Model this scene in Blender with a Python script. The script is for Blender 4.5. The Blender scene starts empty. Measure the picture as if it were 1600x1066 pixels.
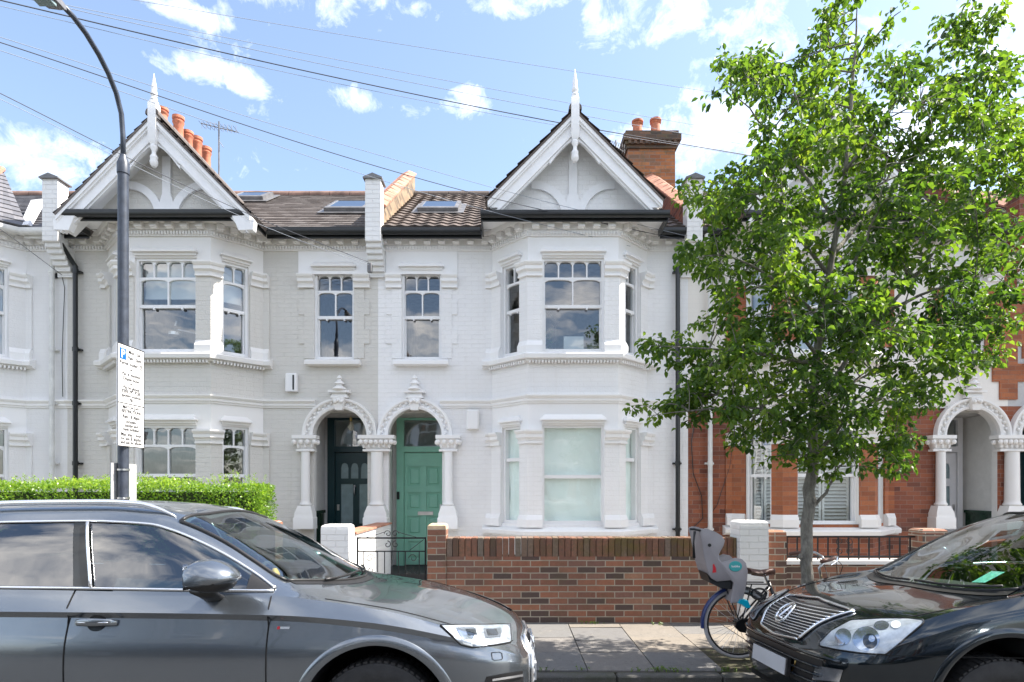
import bpy, bmesh, math, random
from math import sin, cos, pi, sqrt, radians, atan2
from mathutils import Vector, Matrix
from mathutils.bvhtree import BVHTree
random.seed(7)
SC = bpy.context.scene
COL = SC.collection
OFF = {}
CH = 1.6            # eye height above the pavement
FPX = 930.0; VX = 800.0; VY = 765.0
def PX(px, Y): return (px - VX) * Y / FPX
def PZ(py, Y): return CH - (py - VY) * Y / FPX
def PT(px, py, Y): return Vector((PX(px, Y), Y, PZ(py, Y)))

# ------------------------------------------------------------------ objects
def tag(o, label=None, cat=None, group=None, kind=None):
    if label: o['label'] = label
    if cat: o['category'] = cat
    if group: o['group'] = group
    if kind: o['kind'] = kind
    return o
def empty(name, loc, label, cat, group=None):
    o = bpy.data.objects.new(name, None); COL.objects.link(o)
    o.location = loc; o.empty_display_size = .3
    OFF[o] = Vector(loc)
    return tag(o, label, cat, group)
def children(o): return [c for c in bpy.data.objects if c.parent == o]
def copy_tree(o, parent=None):
    c = o.copy(); COL.objects.link(c)
    if parent is not None: c.parent = parent
    for ch in children(o): copy_tree(ch, c)
    return c

class Frame:
    """local wall frame: u along the wall, d outward, z up"""
    def __init__(s, O, U):
        U = Vector((U[0], U[1])).normalized()
        s.O = Vector((O[0], O[1])); s.U = U; s.N = Vector((U.y, -U.x))
    def __call__(s, u, d, z):
        p = s.O + s.U * u + s.N * d
        return (p.x, p.y, z)

class MB:
    def __init__(s, F=None):
        s.v = []; s.f = []; s.m = []; s.r = []; s.F = F; s.cm = 0; s.cr = .5
        s.M = None
    def p(s, a, b, c):
        q = s.F(a, b, c) if s.F else (a, b, c)
        if s.M is not None: q = tuple(s.M @ Vector(q))
        s.v.append(q); return len(s.v) - 1
    def face(s, idx):
        s.f.append(tuple(idx)); s.m.append(s.cm); s.r.append(s.cr)
    def poly(s, pts): s.face([s.p(*q) for q in pts])
    def hexa(s, c):
        i = [s.p(*q) for q in c]
        for f in ((0,3,2,1),(4,5,6,7),(0,1,5,4),(1,2,6,5),(2,3,7,6),(3,0,4,7)): s.face([i[k] for k in f])
    def box(s, x0, x1, y0, y1, z0, z1):
        s.hexa([(x0,y0,z0),(x1,y0,z0),(x1,y1,z0),(x0,y1,z0),(x0,y0,z1),(x1,y0,z1),(x1,y1,z1),(x0,y1,z1)])
    def bbox(s, x0, x1, y0, y1, z0, z1, b=.01):
        # box with chamfered vertical and top edges
        ring = lambda i, z: [(x0+b+i,y0+i,z),(x1-b-i,y0+i,z),(x1-i,y0+b+i,z),(x1-i,y1-b-i,z),(x1-b-i,y1-i,z),(x0+b+i,y1-i,z),(x0+i,y1-b-i,z),(x0+i,y0+b+i,z)]
        s.loft([ring(0,z0), ring(0,z1-b), ring(b*.9,z1)], True)
    def loft(s, rings, cap=True, closed=True):
        ii = [[s.p(*q) for q in r] for r in rings]
        n = len(ii[0])
        for a, b in zip(ii, ii[1:]):
            for k in range(n if closed else n-1):
                k2 = (k+1) % n
                s.face((a[k], a[k2], b[k2], b[k]))
        if cap: s.face(ii[0][::-1]); s.face(ii[-1])
    def prism(s, pts, d0, d1, axis='d'):
        # polygon pts in (u,z), extruded in d from d0 to d1
        if axis == 'd': A = [(u,d0,z) for u,z in pts]; B = [(u,d1,z) for u,z in pts]
        elif axis == 'z': A = [(u,z,d0) for u,z in pts]; B = [(u,z,d1) for u,z in pts]
        else: A = [(d0,u,z) for u,z in pts]; B = [(d1,u,z) for u,z in pts]
        s.loft([A, B], True)
    def tube(s, pts, r, n=8, cap=True, ry=None):
        pts = [Vector(q) for q in pts]; rings = []
        rr = r if isinstance(r, (list, tuple)) else [r]*len(pts)
        prev = None
        for i, q in enumerate(pts):
            t = (pts[min(i+1,len(pts)-1)] - pts[max(i-1,0)])
            if t.length < 1e-9: t = Vector((0,0,1))
            t.normalize()
            if prev is None:
                a = Vector((0,0,1)) if abs(t.z) < .9 else Vector((1,0,0))
                e = t.cross(a).normalized()
            else:
                e = prev - t * prev.dot(t)
                e = e.normalized() if e.length > 1e-6 else t.orthogonal().normalized()
            prev = e; b = t.cross(e)
            rings.append([tuple(q + (e*cos(2*pi*k/n) + b*sin(2*pi*k/n))*rr[i]) for k in range(n)])
        s.loft(rings, cap)
    def lathe(s, prof, c=(0,0,0), n=16, axis='z', cap=True, a0=0, a1=2*pi):
        full = abs(a1-a0-2*pi) < 1e-6
        rings = []
        for r, h in prof:
            ring = []
            for k in range(n if full else n+1):
                t = a0 + (a1-a0)*k/n
                if axis == 'z': ring.append((c[0]+r*cos(t), c[1]+r*sin(t), c[2]+h))
                elif axis == 'y': ring.append((c[0]+r*cos(t), c[1]+h, c[2]+r*sin(t)))
                else: ring.append((c[0]+h, c[1]+r*cos(t), c[2]+r*sin(t)))
            rings.append(ring)
        s.loft(rings, cap, full)
    def sphere(s, c, r, n=8, m=5, sc=(1,1,1)):
        prof = []
        rings = []
        for i in range(m+1):
            t = -pi/2 + pi*i/m
            rr = max(cos(t), .02)*r
            rings.append([(c[0]+rr*cos(2*pi*k/n)*sc[0], c[1]+rr*sin(2*pi*k/n)*sc[1], c[2]+sin(t)*r*sc[2]) for k in range(n)])
        s.loft(rings, True)
    def sweep(s, path, prof, cap=True):
        P = [Vector((a[0], a[1])) for a in path]; n = len(P); rings = []
        for i in range(n):
            ns = []
            if i > 0: t = (P[i]-P[i-1]).normalized(); ns.append(Vector((t.y,-t.x)))
            if i < n-1: t = (P[i+1]-P[i]).normalized(); ns.append(Vector((t.y,-t.x)))
            m = ns[0] if len(ns) == 1 else (ns[0]+ns[1])/(1+ns[0].dot(ns[1]))
            rings.append([(P[i].x+m.x*d, P[i].y+m.y*d, z) for d, z in prof])
        s.loft(rings, cap)
    def panel(s, u0, u1, z0, z1, holes=(), d=0.0):
        us = sorted(set([u0,u1]+[min(max(h[k],u0),u1) for h in holes for k in (0,1)]))
        zs = sorted(set([z0,z1]+[min(max(h[k],z0),z1) for h in holes for k in (2,3)]))
        for a, b in zip(us, us[1:]):
            for c, e in zip(zs, zs[1:]):
                if b-a < 1e-6 or e-c < 1e-6: continue
                um, zm = (a+b)/2, (c+e)/2
                if any(h[0] < um < h[1] and h[2] < zm < h[3] for h in holes): continue
                s.poly([(a,d,c),(b,d,c),(b,d,e),(a,d,e)])
    def reveal(s, h, depth, d=0.0):
        u0,u1,z0,z1 = h
        for a, b in (((u0,z0),(u1,z0)),((u1,z0),(u1,z1)),((u1,z1),(u0,z1)),((u0,z1),(u0,z0))):
            s.poly([(a[0],d,a[1]),(b[0],d,b[1]),(b[0],d-depth,b[1]),(a[0],d-depth,a[1])])
    def build(s, name, mats, parent=None, smooth=False, recalc=True, merge=0, angle=None, label=None):
        me = bpy.data.meshes.new(name)
        off = OFF.get(parent, Vector((0,0,0))) if parent is not None else Vector((0,0,0))
        me.from_pydata([(a-off.x, b-off.y, c-off.z) for a, b, c in s.v], [], s.f)
        if not isinstance(mats, (list, tuple)): mats = [mats]
        for m in mats: me.materials.append(m)
        me.polygons.foreach_set('material_index', [min(k, len(mats)-1) for k in s.m])
        at = me.attributes.new('rnd', 'FLOAT', 'FACE'); at.data.foreach_set('value', s.r)
        if smooth: me.polygons.foreach_set('use_smooth', [True]*len(me.polygons))
        if recalc or merge:
            bm = bmesh.new(); bm.from_mesh(me)
            if merge: bmesh.ops.remove_doubles(bm, verts=bm.verts, dist=merge)
            if recalc: bmesh.ops.recalc_face_normals(bm, faces=bm.faces)
            bm.to_mesh(me); bm.free()
        uv = me.uv_layers.new(name='UVMap'); dat = [0.0]*(2*len(me.loops))
        vs = me.vertices
        for pl in me.polygons:
            n = pl.normal
            if abs(n.z) > .98: t = Vector((1,0,0)); b = Vector((0,1,0))
            else:
                t = Vector((-n.y, n.x, 0)).normalized()
                if t.x < -1e-4 or (abs(t.x) <= 1e-4 and t.y < 0): t = -t
                b = n.cross(t)
                if b.z < 0: b = -b
            for li in pl.loop_indices:
                q = vs[me.loops[li].vertex_index].co + off
                dat[2*li] = q.dot(t); dat[2*li+1] = q.dot(b)
        uv.data.foreach_set('uv', dat)
        if smooth and angle is not None:
            try: me.set_sharp_from_angle(angle=radians(angle))
            except Exception: pass
        me.update()
        o = bpy.data.objects.new(name, me); COL.objects.link(o)
        if parent is not None: o.parent = parent
        OFF[o] = off
        if label: o['label'] = label
        return o

# ------------------------------------------------------------------ materials
class NT:
    def __init__(s, name):
        s.m = bpy.data.materials.new(name); s.m.use_nodes = True
        s.t = s.m.node_tree; s.b = s.t.nodes['Principled BSDF']; s.out = s.t.nodes['Material Output']
    def n(s, typ, **kw):
        nd = s.t.nodes.new(typ)
        for k, v in kw.items():
            if k in nd.inputs.keys() if hasattr(nd.inputs, 'keys') else False: nd.inputs[k].default_value = v
            else: setattr(nd, k, v)
        return nd
    def l(s, a, b): s.t.links.new(a, b)
    def noise(s, scale, detail=4, rough=.6, vec=None, dist=0):
        nd = s.t.nodes.new('ShaderNodeTexNoise')
        nd.inputs['Scale'].default_value = scale; nd.inputs['Detail'].default_value = detail
        nd.inputs['Roughness'].default_value = rough; nd.inputs['Distortion'].default_value = dist
        if vec is None: vec = s.obj()
        s.l(vec, nd.inputs['Vector']); return nd.outputs['Fac']
    def obj(s):
        if not hasattr(s, '_g'): s._g = s.t.nodes.new('ShaderNodeNewGeometry')
        return s._g.outputs['Position']
    def uv(s):
        if not hasattr(s, '_u'): s._u = s.t.nodes.new('ShaderNodeUVMap'); s._u.uv_map = 'UVMap'
        return s._u.outputs['UV']
    def rnd(s):
        a = s.t.nodes.new('ShaderNodeAttribute'); a.attribute_name = 'rnd'; return a.outputs['Fac']
    def ramp(s, fac, stops, interp='LINEAR'):
        r = s.t.nodes.new('ShaderNodeValToRGB'); r.color_ramp.interpolation = interp
        e = r.color_ramp.elements
        while len(e) < len(stops): e.new(.5)
        for k, (p, c) in enumerate(stops):
            e[k].position = p
            e[k].color = (c, c, c, 1) if isinstance(c, (int, float)) else (*c, 1)
        s.l(fac, r.inputs[0]); return r.outputs['Color']
    def mix(s, fac, a, b, mode='MIX'):
        m = s.t.nodes.new('ShaderNodeMix'); m.data_type = 'RGBA'; m.blend_type = mode
        for sk, v in ((m.inputs[0], fac), (m.inputs[6], a), (m.inputs[7], b)):
            if isinstance(v, (int, float)): sk.default_value = v
            elif isinstance(v, (tuple, list)): sk.default_value = (*v, 1) if len(v) == 3 else v
            else: s.l(v, sk)
        return m.outputs[2]
    def math(s, op, a, b=0.0, c=0.0):
        m = s.t.nodes.new('ShaderNodeMath'); m.operation = op
        for sk, v in zip(m.inputs, (a, b, c)):
            if isinstance(v, (int, float)): sk.default_value = v
            else: s.l(v, sk)
        return m.outputs[0]
    def bump(s, h, strength=.3, dist=.01, prev=None):
        b = s.t.nodes.new('ShaderNodeBump'); b.inputs['Strength'].default_value = strength
        b.inputs['Distance'].default_value = dist; s.l(h, b.inputs['Height'])
        if prev is not None: s.l(prev, b.inputs['Normal'])
        return b.outputs['Normal']
    def brick(s, w=.225, h=.075, mort=.01, offset=.5, vec=None, c1=(0,0,0), c2=(1,1,1), cm=(.5,.5,.5), smooth=.1):
        b = s.t.nodes.new('ShaderNodeTexBrick'); b.offset = offset; b.squash = 1
        b.inputs['Scale'].default_value = 1; b.inputs['Brick Width'].default_value = w
        b.inputs['Row Height'].default_value = h; b.inputs['Mortar Size'].default_value = mort/2
        b.inputs['Mortar Smooth'].default_value = smooth; b.inputs['Bias'].default_value = 0
        b.inputs['Color1'].default_value = (*c1,1); b.inputs['Color2'].default_value = (*c2,1); b.inputs['Mortar'].default_value = (*cm,1)
        s.l(vec if vec is not None else s.uv(), b.inputs['Vector']); return b
    def set(s, color=None, rough=None, metal=None, normal=None, **kw):
        b = s.b.inputs
        for key, v in (('Base Color', color), ('Roughness', rough), ('Metallic', metal)):
            if v is None: continue
            if isinstance(v, (int, float)): b[key].default_value = v
            elif isinstance(v, tuple): b[key].default_value = (*v, 1)
            else: s.l(v, b[key])
        if normal is not None: s.l(normal, b['Normal'])
        for k, v in kw.items():
            k = k.replace('_', ' ')
            if isinstance(v, tuple): v = (*v, 1)
            b[k].default_value = v
        return s.m

def mat_plain(name, c, rough=.5, metal=0, var=.06, nscale=6, bump=0, bscale=60, **kw):
    k = NT(name); f = k.noise(nscale, 5)
    col = k.mix(k.ramp(f, [(.35, 0.0), (.65, 1.0)]), tuple(x*(1-var) for x in c), tuple(min(1, x*(1+var)) for x in c))
    nm = k.bump(k.noise(bscale, 3), bump, .004) if bump else None
    return k.set(col, rough, metal, nm, **kw)

def mat_paintbrick(name, c, bumpb=.5, bumpn=.5, dirt=(.55,.53,.5)):
    k = NT(name)
    b = k.brick(.225, .075, .012, smooth=.6)
    n1 = k.noise(38, 4, .65); n2 = k.noise(1.1, 5, .6)
    nv = k.bump(b.outputs['Fac'], bumpb, -.006); nv = k.bump(n1, bumpn, .012, nv)
    col = k.mix(k.ramp(n2, [(.4, 0), (.7, 1)]), c, tuple(x*.94 for x in c))
    st = k.ramp(k.noise(3.3, 8, .75), [(.60, 0.0), (.78, .35)])
    mp = k.t.nodes.new('ShaderNodeMapping'); mp.inputs['Scale'].default_value = (9,9,.45); k.l(k.obj(), mp.inputs[0])
    st2 = k.ramp(k.noise(1.0, 6, .7, mp.outputs[0]), [(.55, 0.0), (.75, .45)])
    col = k.mix(st, col, tuple(x*y for x, y in zip(c, (.84,.83,.80))))
    col = k.mix(st2, col, tuple(x*y for x, y in zip(c, (.88,.865,.83))))
    col = k.mix(k.ramp(k.noise(90,3,.7), [(.62,0.0),(.72,.30)]), col, tuple(x*.72 for x in c))
    col = k.mix(k.math('MULTIPLY', b.outputs['Fac'], .10), col, dirt)
    return k.set(col, .62, 0, nv)

def mat_trim(name, c, rough=.45):
    k = NT(name)
    f = k.noise(2.2, 7, .7)
    col = k.mix(k.ramp(f, [(.5, 0.0), (.75, .5)]), c, tuple(x*y for x, y in zip(c, (.90,.885,.85))))
    nv = k.bump(k.noise(25, 4), .12, .006)
    return k.set(col, rough, 0, nv)

def mat_brick(name, stops, mortar=(.42,.38,.32), w=.225, h=.075, mort=.011, offset=.5, swap=False, moss=0, rough=.85):
    k = NT(name); vec = k.uv()
    if swap:
        mp = k.t.nodes.new('ShaderNodeMapping'); mp.inputs['Rotation'].default_value = (0,0,pi/2); k.l(vec, mp.inputs['Vector']); vec = mp.outputs['Vector']
    # slight wobble so the joints are not ruler straight
    nz = k.t.nodes.new('ShaderNodeTexNoise'); nz.inputs['Scale'].default_value = 9; nz.inputs['Detail'].default_value = 3; k.l(vec, nz.inputs['Vector'])
    vm = k.t.nodes.new('ShaderNodeVectorMath'); vm.operation = 'MULTIPLY_ADD'; vm.inputs[1].default_value = (.007,.007,0)
    k.l(nz.outputs['Color'], vm.inputs[0]); k.l(vec, vm.inputs[2])
    b = k.brick(w, h, mort, offset, vm.outputs[0])
    col = k.ramp(b.outputs['Color'], stops)
    g = k.noise(30, 5, .7)
    col = k.mix(k.ramp(g, [(.3, .55), (.7, 0.0)]), col, k.mix(1.0, col, (.6,.55,.52), 'MULTIPLY'))
    col = k.mix(b.outputs['Fac'], col, mortar)
    if moss:
        ms = k.ramp(k.noise(4.5, 6, .7), [(.52, 0.0), (.66, moss)])
        col = k.mix(ms, col, (.10,.09,.035))
    big = k.noise(1.3, 5, .6)
    col = k.mix(k.ramp(big, [(.35, .28), (.6, 0.0)]), col, (.12,.09,.07))
    nv = k.bump(b.outputs['Fac'], .7, -.006); nv = k.bump(g, .4, .006, nv)
    return k.set(col, rough, 0, nv)

def mat_roof(name, cols, rough=.8):
    k = NT(name)
    n = k.noise(2.2, 6, .7); g = k.noise(35, 4, .7)
    col = k.ramp(k.rnd(), [(i/(len(cols)-1), c) for i, c in enumerate(cols)])
    col = k.mix(k.ramp(n, [(.45, 0.0), (.7, .55)]), col, tuple(x*1.55 for x in cols[0]))
    col = k.mix(k.ramp(g, [(.35, .4), (.6, 0.0)]), col, tuple(x*.5 for x in cols[0]))
    return k.set(col, rough, 0, k.bump(g, .4, .006))

def mat_glass(name, tint=(.75,.82,.82), refl=1.45, base=.04):
    m = bpy.data.materials.new(name); m.use_nodes = True; t = m.node_tree; t.nodes.clear()
    o = t.nodes.new('ShaderNodeOutputMaterial'); mx = t.nodes.new('ShaderNodeMixShader')
    tr = t.nodes.new('ShaderNodeBsdfTransparent'); tr.inputs[0].default_value = (*tint,1)
    gl = t.nodes.new('ShaderNodeBsdfGlossy'); gl.inputs['Roughness'].default_value = .015; gl.inputs[0].default_value = (.95,.97,1,1)
    fr = t.nodes.new('ShaderNodeFresnel'); fr.inputs['IOR'].default_value = refl
    # same reflectance from both sides of the single sheet; faint waviness of old panes
    tc = t.nodes.new('ShaderNodeNewGeometry'); mi = t.nodes.new('ShaderNodeMix'); mi.inputs[2].default_value = refl; mi.inputs[3].default_value = 1/refl
    t.links.new(tc.outputs['Backfacing'], mi.inputs[0]); t.links.new(mi.outputs[0], fr.inputs['IOR']); nz = t.nodes.new('ShaderNodeTexNoise'); nz.inputs['Scale'].default_value = 2.2
    t.links.new(tc.outputs['Position'], nz.inputs['Vector'])
    bp = t.nodes.new('ShaderNodeBump'); bp.inputs['Strength'].default_value = .08; bp.inputs['Distance'].default_value = .02
    t.links.new(nz.outputs['Fac'], bp.inputs['Height']); t.links.new(bp.outputs['Normal'], gl.inputs['Normal'])
    ad = t.nodes.new('ShaderNodeMath'); ad.operation = 'ADD'; ad.use_clamp = True; ad.inputs[1].default_value = base
    t.links.new(fr.outputs[0], ad.inputs[0]); t.links.new(ad.outputs[0], mx.inputs[0])
    t.links.new(tr.outputs[0], mx.inputs[1]); t.links.new(gl.outputs[0], mx.inputs[2]); t.links.new(mx.outputs[0], o.inputs[0])
    return m

def mat_leaf(name, stops, trans=.45, rough=.45):
    m = bpy.data.materials.new(name); m.use_nodes = True; t = m.node_tree; b = t.nodes['Principled BSDF']; o = t.nodes['Material Output']
    a = t.nodes.new('ShaderNodeAttribute'); a.attribute_name = 'rnd'
    r = t.nodes.new('ShaderNodeValToRGB'); e = r.color_ramp.elements
    while len(e) < len(stops): e.new(.5)
    for k, (p, c) in enumerate(stops): e[k].position = p; e[k].color = (*c,1)
    t.links.new(a.outputs['Fac'], r.inputs[0]); t.links.new(r.outputs[0], b.inputs['Base Color'])
    b.inputs['Roughness'].default_value = rough
    tl = t.nodes.new('ShaderNodeBsdfTranslucent'); mx = t.nodes.new('ShaderNodeMixShader'); mx.inputs[0].default_value = trans
    mm = t.nodes.new('ShaderNodeMix'); mm.data_type = 'RGBA'; mm.blend_type = 'MULTIPLY'; mm.inputs[0].default_value = 1
    t.links.new(r.outputs[0], mm.inputs[6]); mm.inputs[7].default_value = (1.9,1.75,.7,1)
    t.links.new(mm.outputs[2], tl.inputs[0]); t.links.new(b.outputs[0], mx.inputs[1]); t.links.new(tl.outputs[0], mx.inputs[2])
    t.links.new(mx.outputs[0], o.inputs[0]); return m

def mat_paint(name, c, metal=.0, rough=.35, flake=0):
    k = NT(name)
    kw = dict(Coat_Weight=1.0, Coat_Roughness=.03)
    if flake:
        f = k.noise(900, 1, .5); col = k.mix(k.ramp(f, [(.4,0.0),(.7,1.0)]), tuple(x*.8 for x in c), tuple(x*1.3 for x in c))
        dust = k.ramp(k.noise(7, 6, .7), [(.5,0.0),(.8,.25)])
        col = k.mix(dust, col, tuple(x*1.25+.01 for x in c))
        return k.set(col, rough, metal, None, **kw)
    return k.set(c, rough, metal, None, **kw)

WHITE = (.78,.785,.79)
M = {}
M['white_wall'] = mat_paintbrick('white painted brick', (.845,.84,.835), .55, .6)
M['grey_wall'] = mat_paintbrick('warm grey painted brick', (.64,.62,.575), .6, .6)
M['cream_wall'] = mat_paintbrick('cream painted render', (.80,.76,.70), .1, .3)
M['far_wall'] = mat_paintbrick('pale painted render', (.78,.775,.77), .2, .4)
M['dash_wall'] = mat_paintbrick('grey pebble dash', (.50,.49,.48), .0, 1.0)
M['white_trim'] = mat_trim('white gloss trim', (.85,.845,.84))
M['grey_trim'] = mat_trim('off white trim', (.77,.755,.73))
M['stone_trim'] = mat_trim('weathered white stone', (.76,.74,.71))
M['sash'] = mat_plain('white window paint', (.80,.80,.80), .35, 0, .02)
M['barge'] = mat_plain('white barge board paint', (.82,.82,.825), .4, 0, .03)
M['red_brick'] = mat_brick('red facing brick', [(0,(.13,.040,.024)),(.3,(.25,.075,.038)),(.7,(.35,.110,.050)),(1,(.21,.070,.045))], (.30,.24,.20), mort=.005)
M['rubbed_brick'] = mat_brick('orange rubbed brick', [(0,(.28,.085,.035)),(.4,(.40,.125,.048)),(.75,(.46,.155,.06)),(1,(.30,.095,.045))], (.28,.20,.15), mort=.005)
M['yellow_brick'] = mat_brick('weathered stock brick', [(0,(.12,.09,.06)),(.5,(.32,.22,.13)),(1,(.40,.29,.18))], (.25,.22,.17))
M['chimney_brick'] = mat_brick('sooty orange brick', [(0,(.28,.10,.04)),(.35,(.45,.17,.06)),(.8,(.50,.20,.08)),(1,(.22,.12,.07))], (.22,.19,.16), moss=.5)
M['garden_brick'] = mat_brick('mixed garden wall brick', [(0,(.085,.06,.055)),(.20,(.12,.075,.06)),(.32,(.24,.105,.07)),(.55,(.33,.135,.08)),(.75,(.39,.165,.095)),(.9,(.24,.12,.09)),(1,(.40,.21,.13))], (.40,.345,.27), mort=.013, moss=.28)
M['soldier_brick'] = mat_brick('soldier course brick', [(0,(.12,.075,.055)),(.4,(.24,.10,.07)),(.75,(.30,.13,.085)),(1,(.20,.15,.08))], (.22,.17,.12), w=.225, h=.075, offset=0, swap=True, moss=.75)
M['white_brick'] = mat_paintbrick('white painted pier brick', (.80,.80,.79), .9, .4)
M['slate'] = mat_roof('blue grey slate', [(.10,.10,.11),(.15,.15,.165),(.19,.185,.195)], .55)
M['brown_tile'] = mat_roof('weathered brown plain tile', [(.105,.088,.080),(.155,.135,.125),(.205,.185,.175)])
M['pantile'] = mat_roof('brown pantile', [(.072,.056,.048),(.115,.090,.077),(.155,.122,.105)])
M['terracotta'] = mat_plain('terracotta', (.48,.17,.095), .75, 0, .28, 9, .3)
M['coping'] = mat_plain('weathered terracotta coping', (.42,.20,.13), .8, 0, .4, 5, .4)
M['black_plastic'] = mat_plain('black pipe and gutter', (.012,.014,.015), .3, 0, .2)
M['black_iron'] = mat_plain('black painted iron', (.012,.012,.013), .4, 0, .3)
M['grey_pipe'] = mat_plain('white painted pipe', (.68,.68,.66), .45, 0, .1)
M['lead'] = mat_plain('lead flashing', (.16,.16,.165), .5, .2, .25)
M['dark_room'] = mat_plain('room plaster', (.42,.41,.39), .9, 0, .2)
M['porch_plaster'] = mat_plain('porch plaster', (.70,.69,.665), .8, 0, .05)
M['clear_glass'] = mat_glass('clear modern glass', (.90,.95,.93), 1.5, .02)
M['soot_brick'] = mat_brick('sooty corbel brick', [(0,(.06,.045,.035)),(.5,(.14,.08,.05)),(1,(.24,.12,.07))], (.10,.09,.08), moss=.6)
M['glass'] = mat_glass('window glass', (.82,.87,.87), 1.55, .11)
M['green_door'] = mat_plain('jade green door paint', (.25,.55,.42), .38, 0, .06, 3)
M['teal_door'] = mat_plain('dark teal door paint', (.006,.030,.036), .3, 0, .1, 3)
M['white_door'] = mat_plain('white door paint', (.70,.70,.71), .35, 0, .03)
M['brass'] = mat_plain('brass', (.55,.38,.14), .3, 1, .1)
M['steel'] = mat_plain('satin steel', (.55,.55,.55), .3, 1, .08)
M['chrome'] = mat_plain('chrome', (.85,.86,.88), .08, 1, .02)
M['frosted'] = mat_plain('frosted glass', (.20,.27,.28), .25, 0, .12, 8)
M['dust_sheet'] = None
M['tile_green'] = mat_plain('dark green porch tile', (.02,.05,.03), .15, 0, .3, 20)
M['shutter'] = mat_plain('white shutter slat', (.66,.66,.65), .5, 0, .03)
M['step_stone'] = mat_plain('dark step stone', (.035,.035,.035), .7, 0, .2)
k = NT('pale green dust sheet')
w = k.t.nodes.new('ShaderNodeTexWave'); w.bands_direction = 'DIAGONAL'; w.inputs['Scale'].default_value = 1.3; w.inputs['Distortion'].default_value = 6; w.inputs['Detail'].default_value = 3; w.inputs['Detail Scale'].default_value = .8
k.l(k.obj(), w.inputs['Vector'])
M['dust_sheet'] = k.set(k.mix(k.ramp(k.noise(3,4), [(.3,0.0),(.7,1.0)]), (.86,.92,.90), (.93,.96,.945)), .9, 0, k.bump(w.outputs['Fac'], .35, .03))
# ------------------------------------------------------------------ the terrace
YF = 10.0; HB = 1.30; HF = .715; PR = .584
ZS0, ZS1 = 2.966, 3.095           # string course
ZC0, ZC1 = 5.60, 5.82             # cornice
def arc(c, r, a0, a1, n): return [(c[0]+r*cos(a0+(a1-a0)*i/n), c[1]+r*sin(a0+(a1-a0)*i/n)) for i in range(n+1)]

def arched_light(mb, u0, u1, z0, z1, rise, d0, d1, n=8):
    """white infill between an arched light's head and the square top"""
    w = u1-u0
    top = [(u0 + w*i/n, z1 - rise + rise*sqrt(max(0, 1-((i/n-.5)*2)**2))**.8) for i in range(n+1)]
    for (a, za), (b, zb) in zip(top, top[1:]):
        mb.hexa([(a,d1,za),(b,d1,zb),(b,d0,zb),(a,d0,za),(a,d1,z1+.002),(b,d1,z1+.002),(b,d0,z1+.002),(a,d0,z1+.002)])

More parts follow.
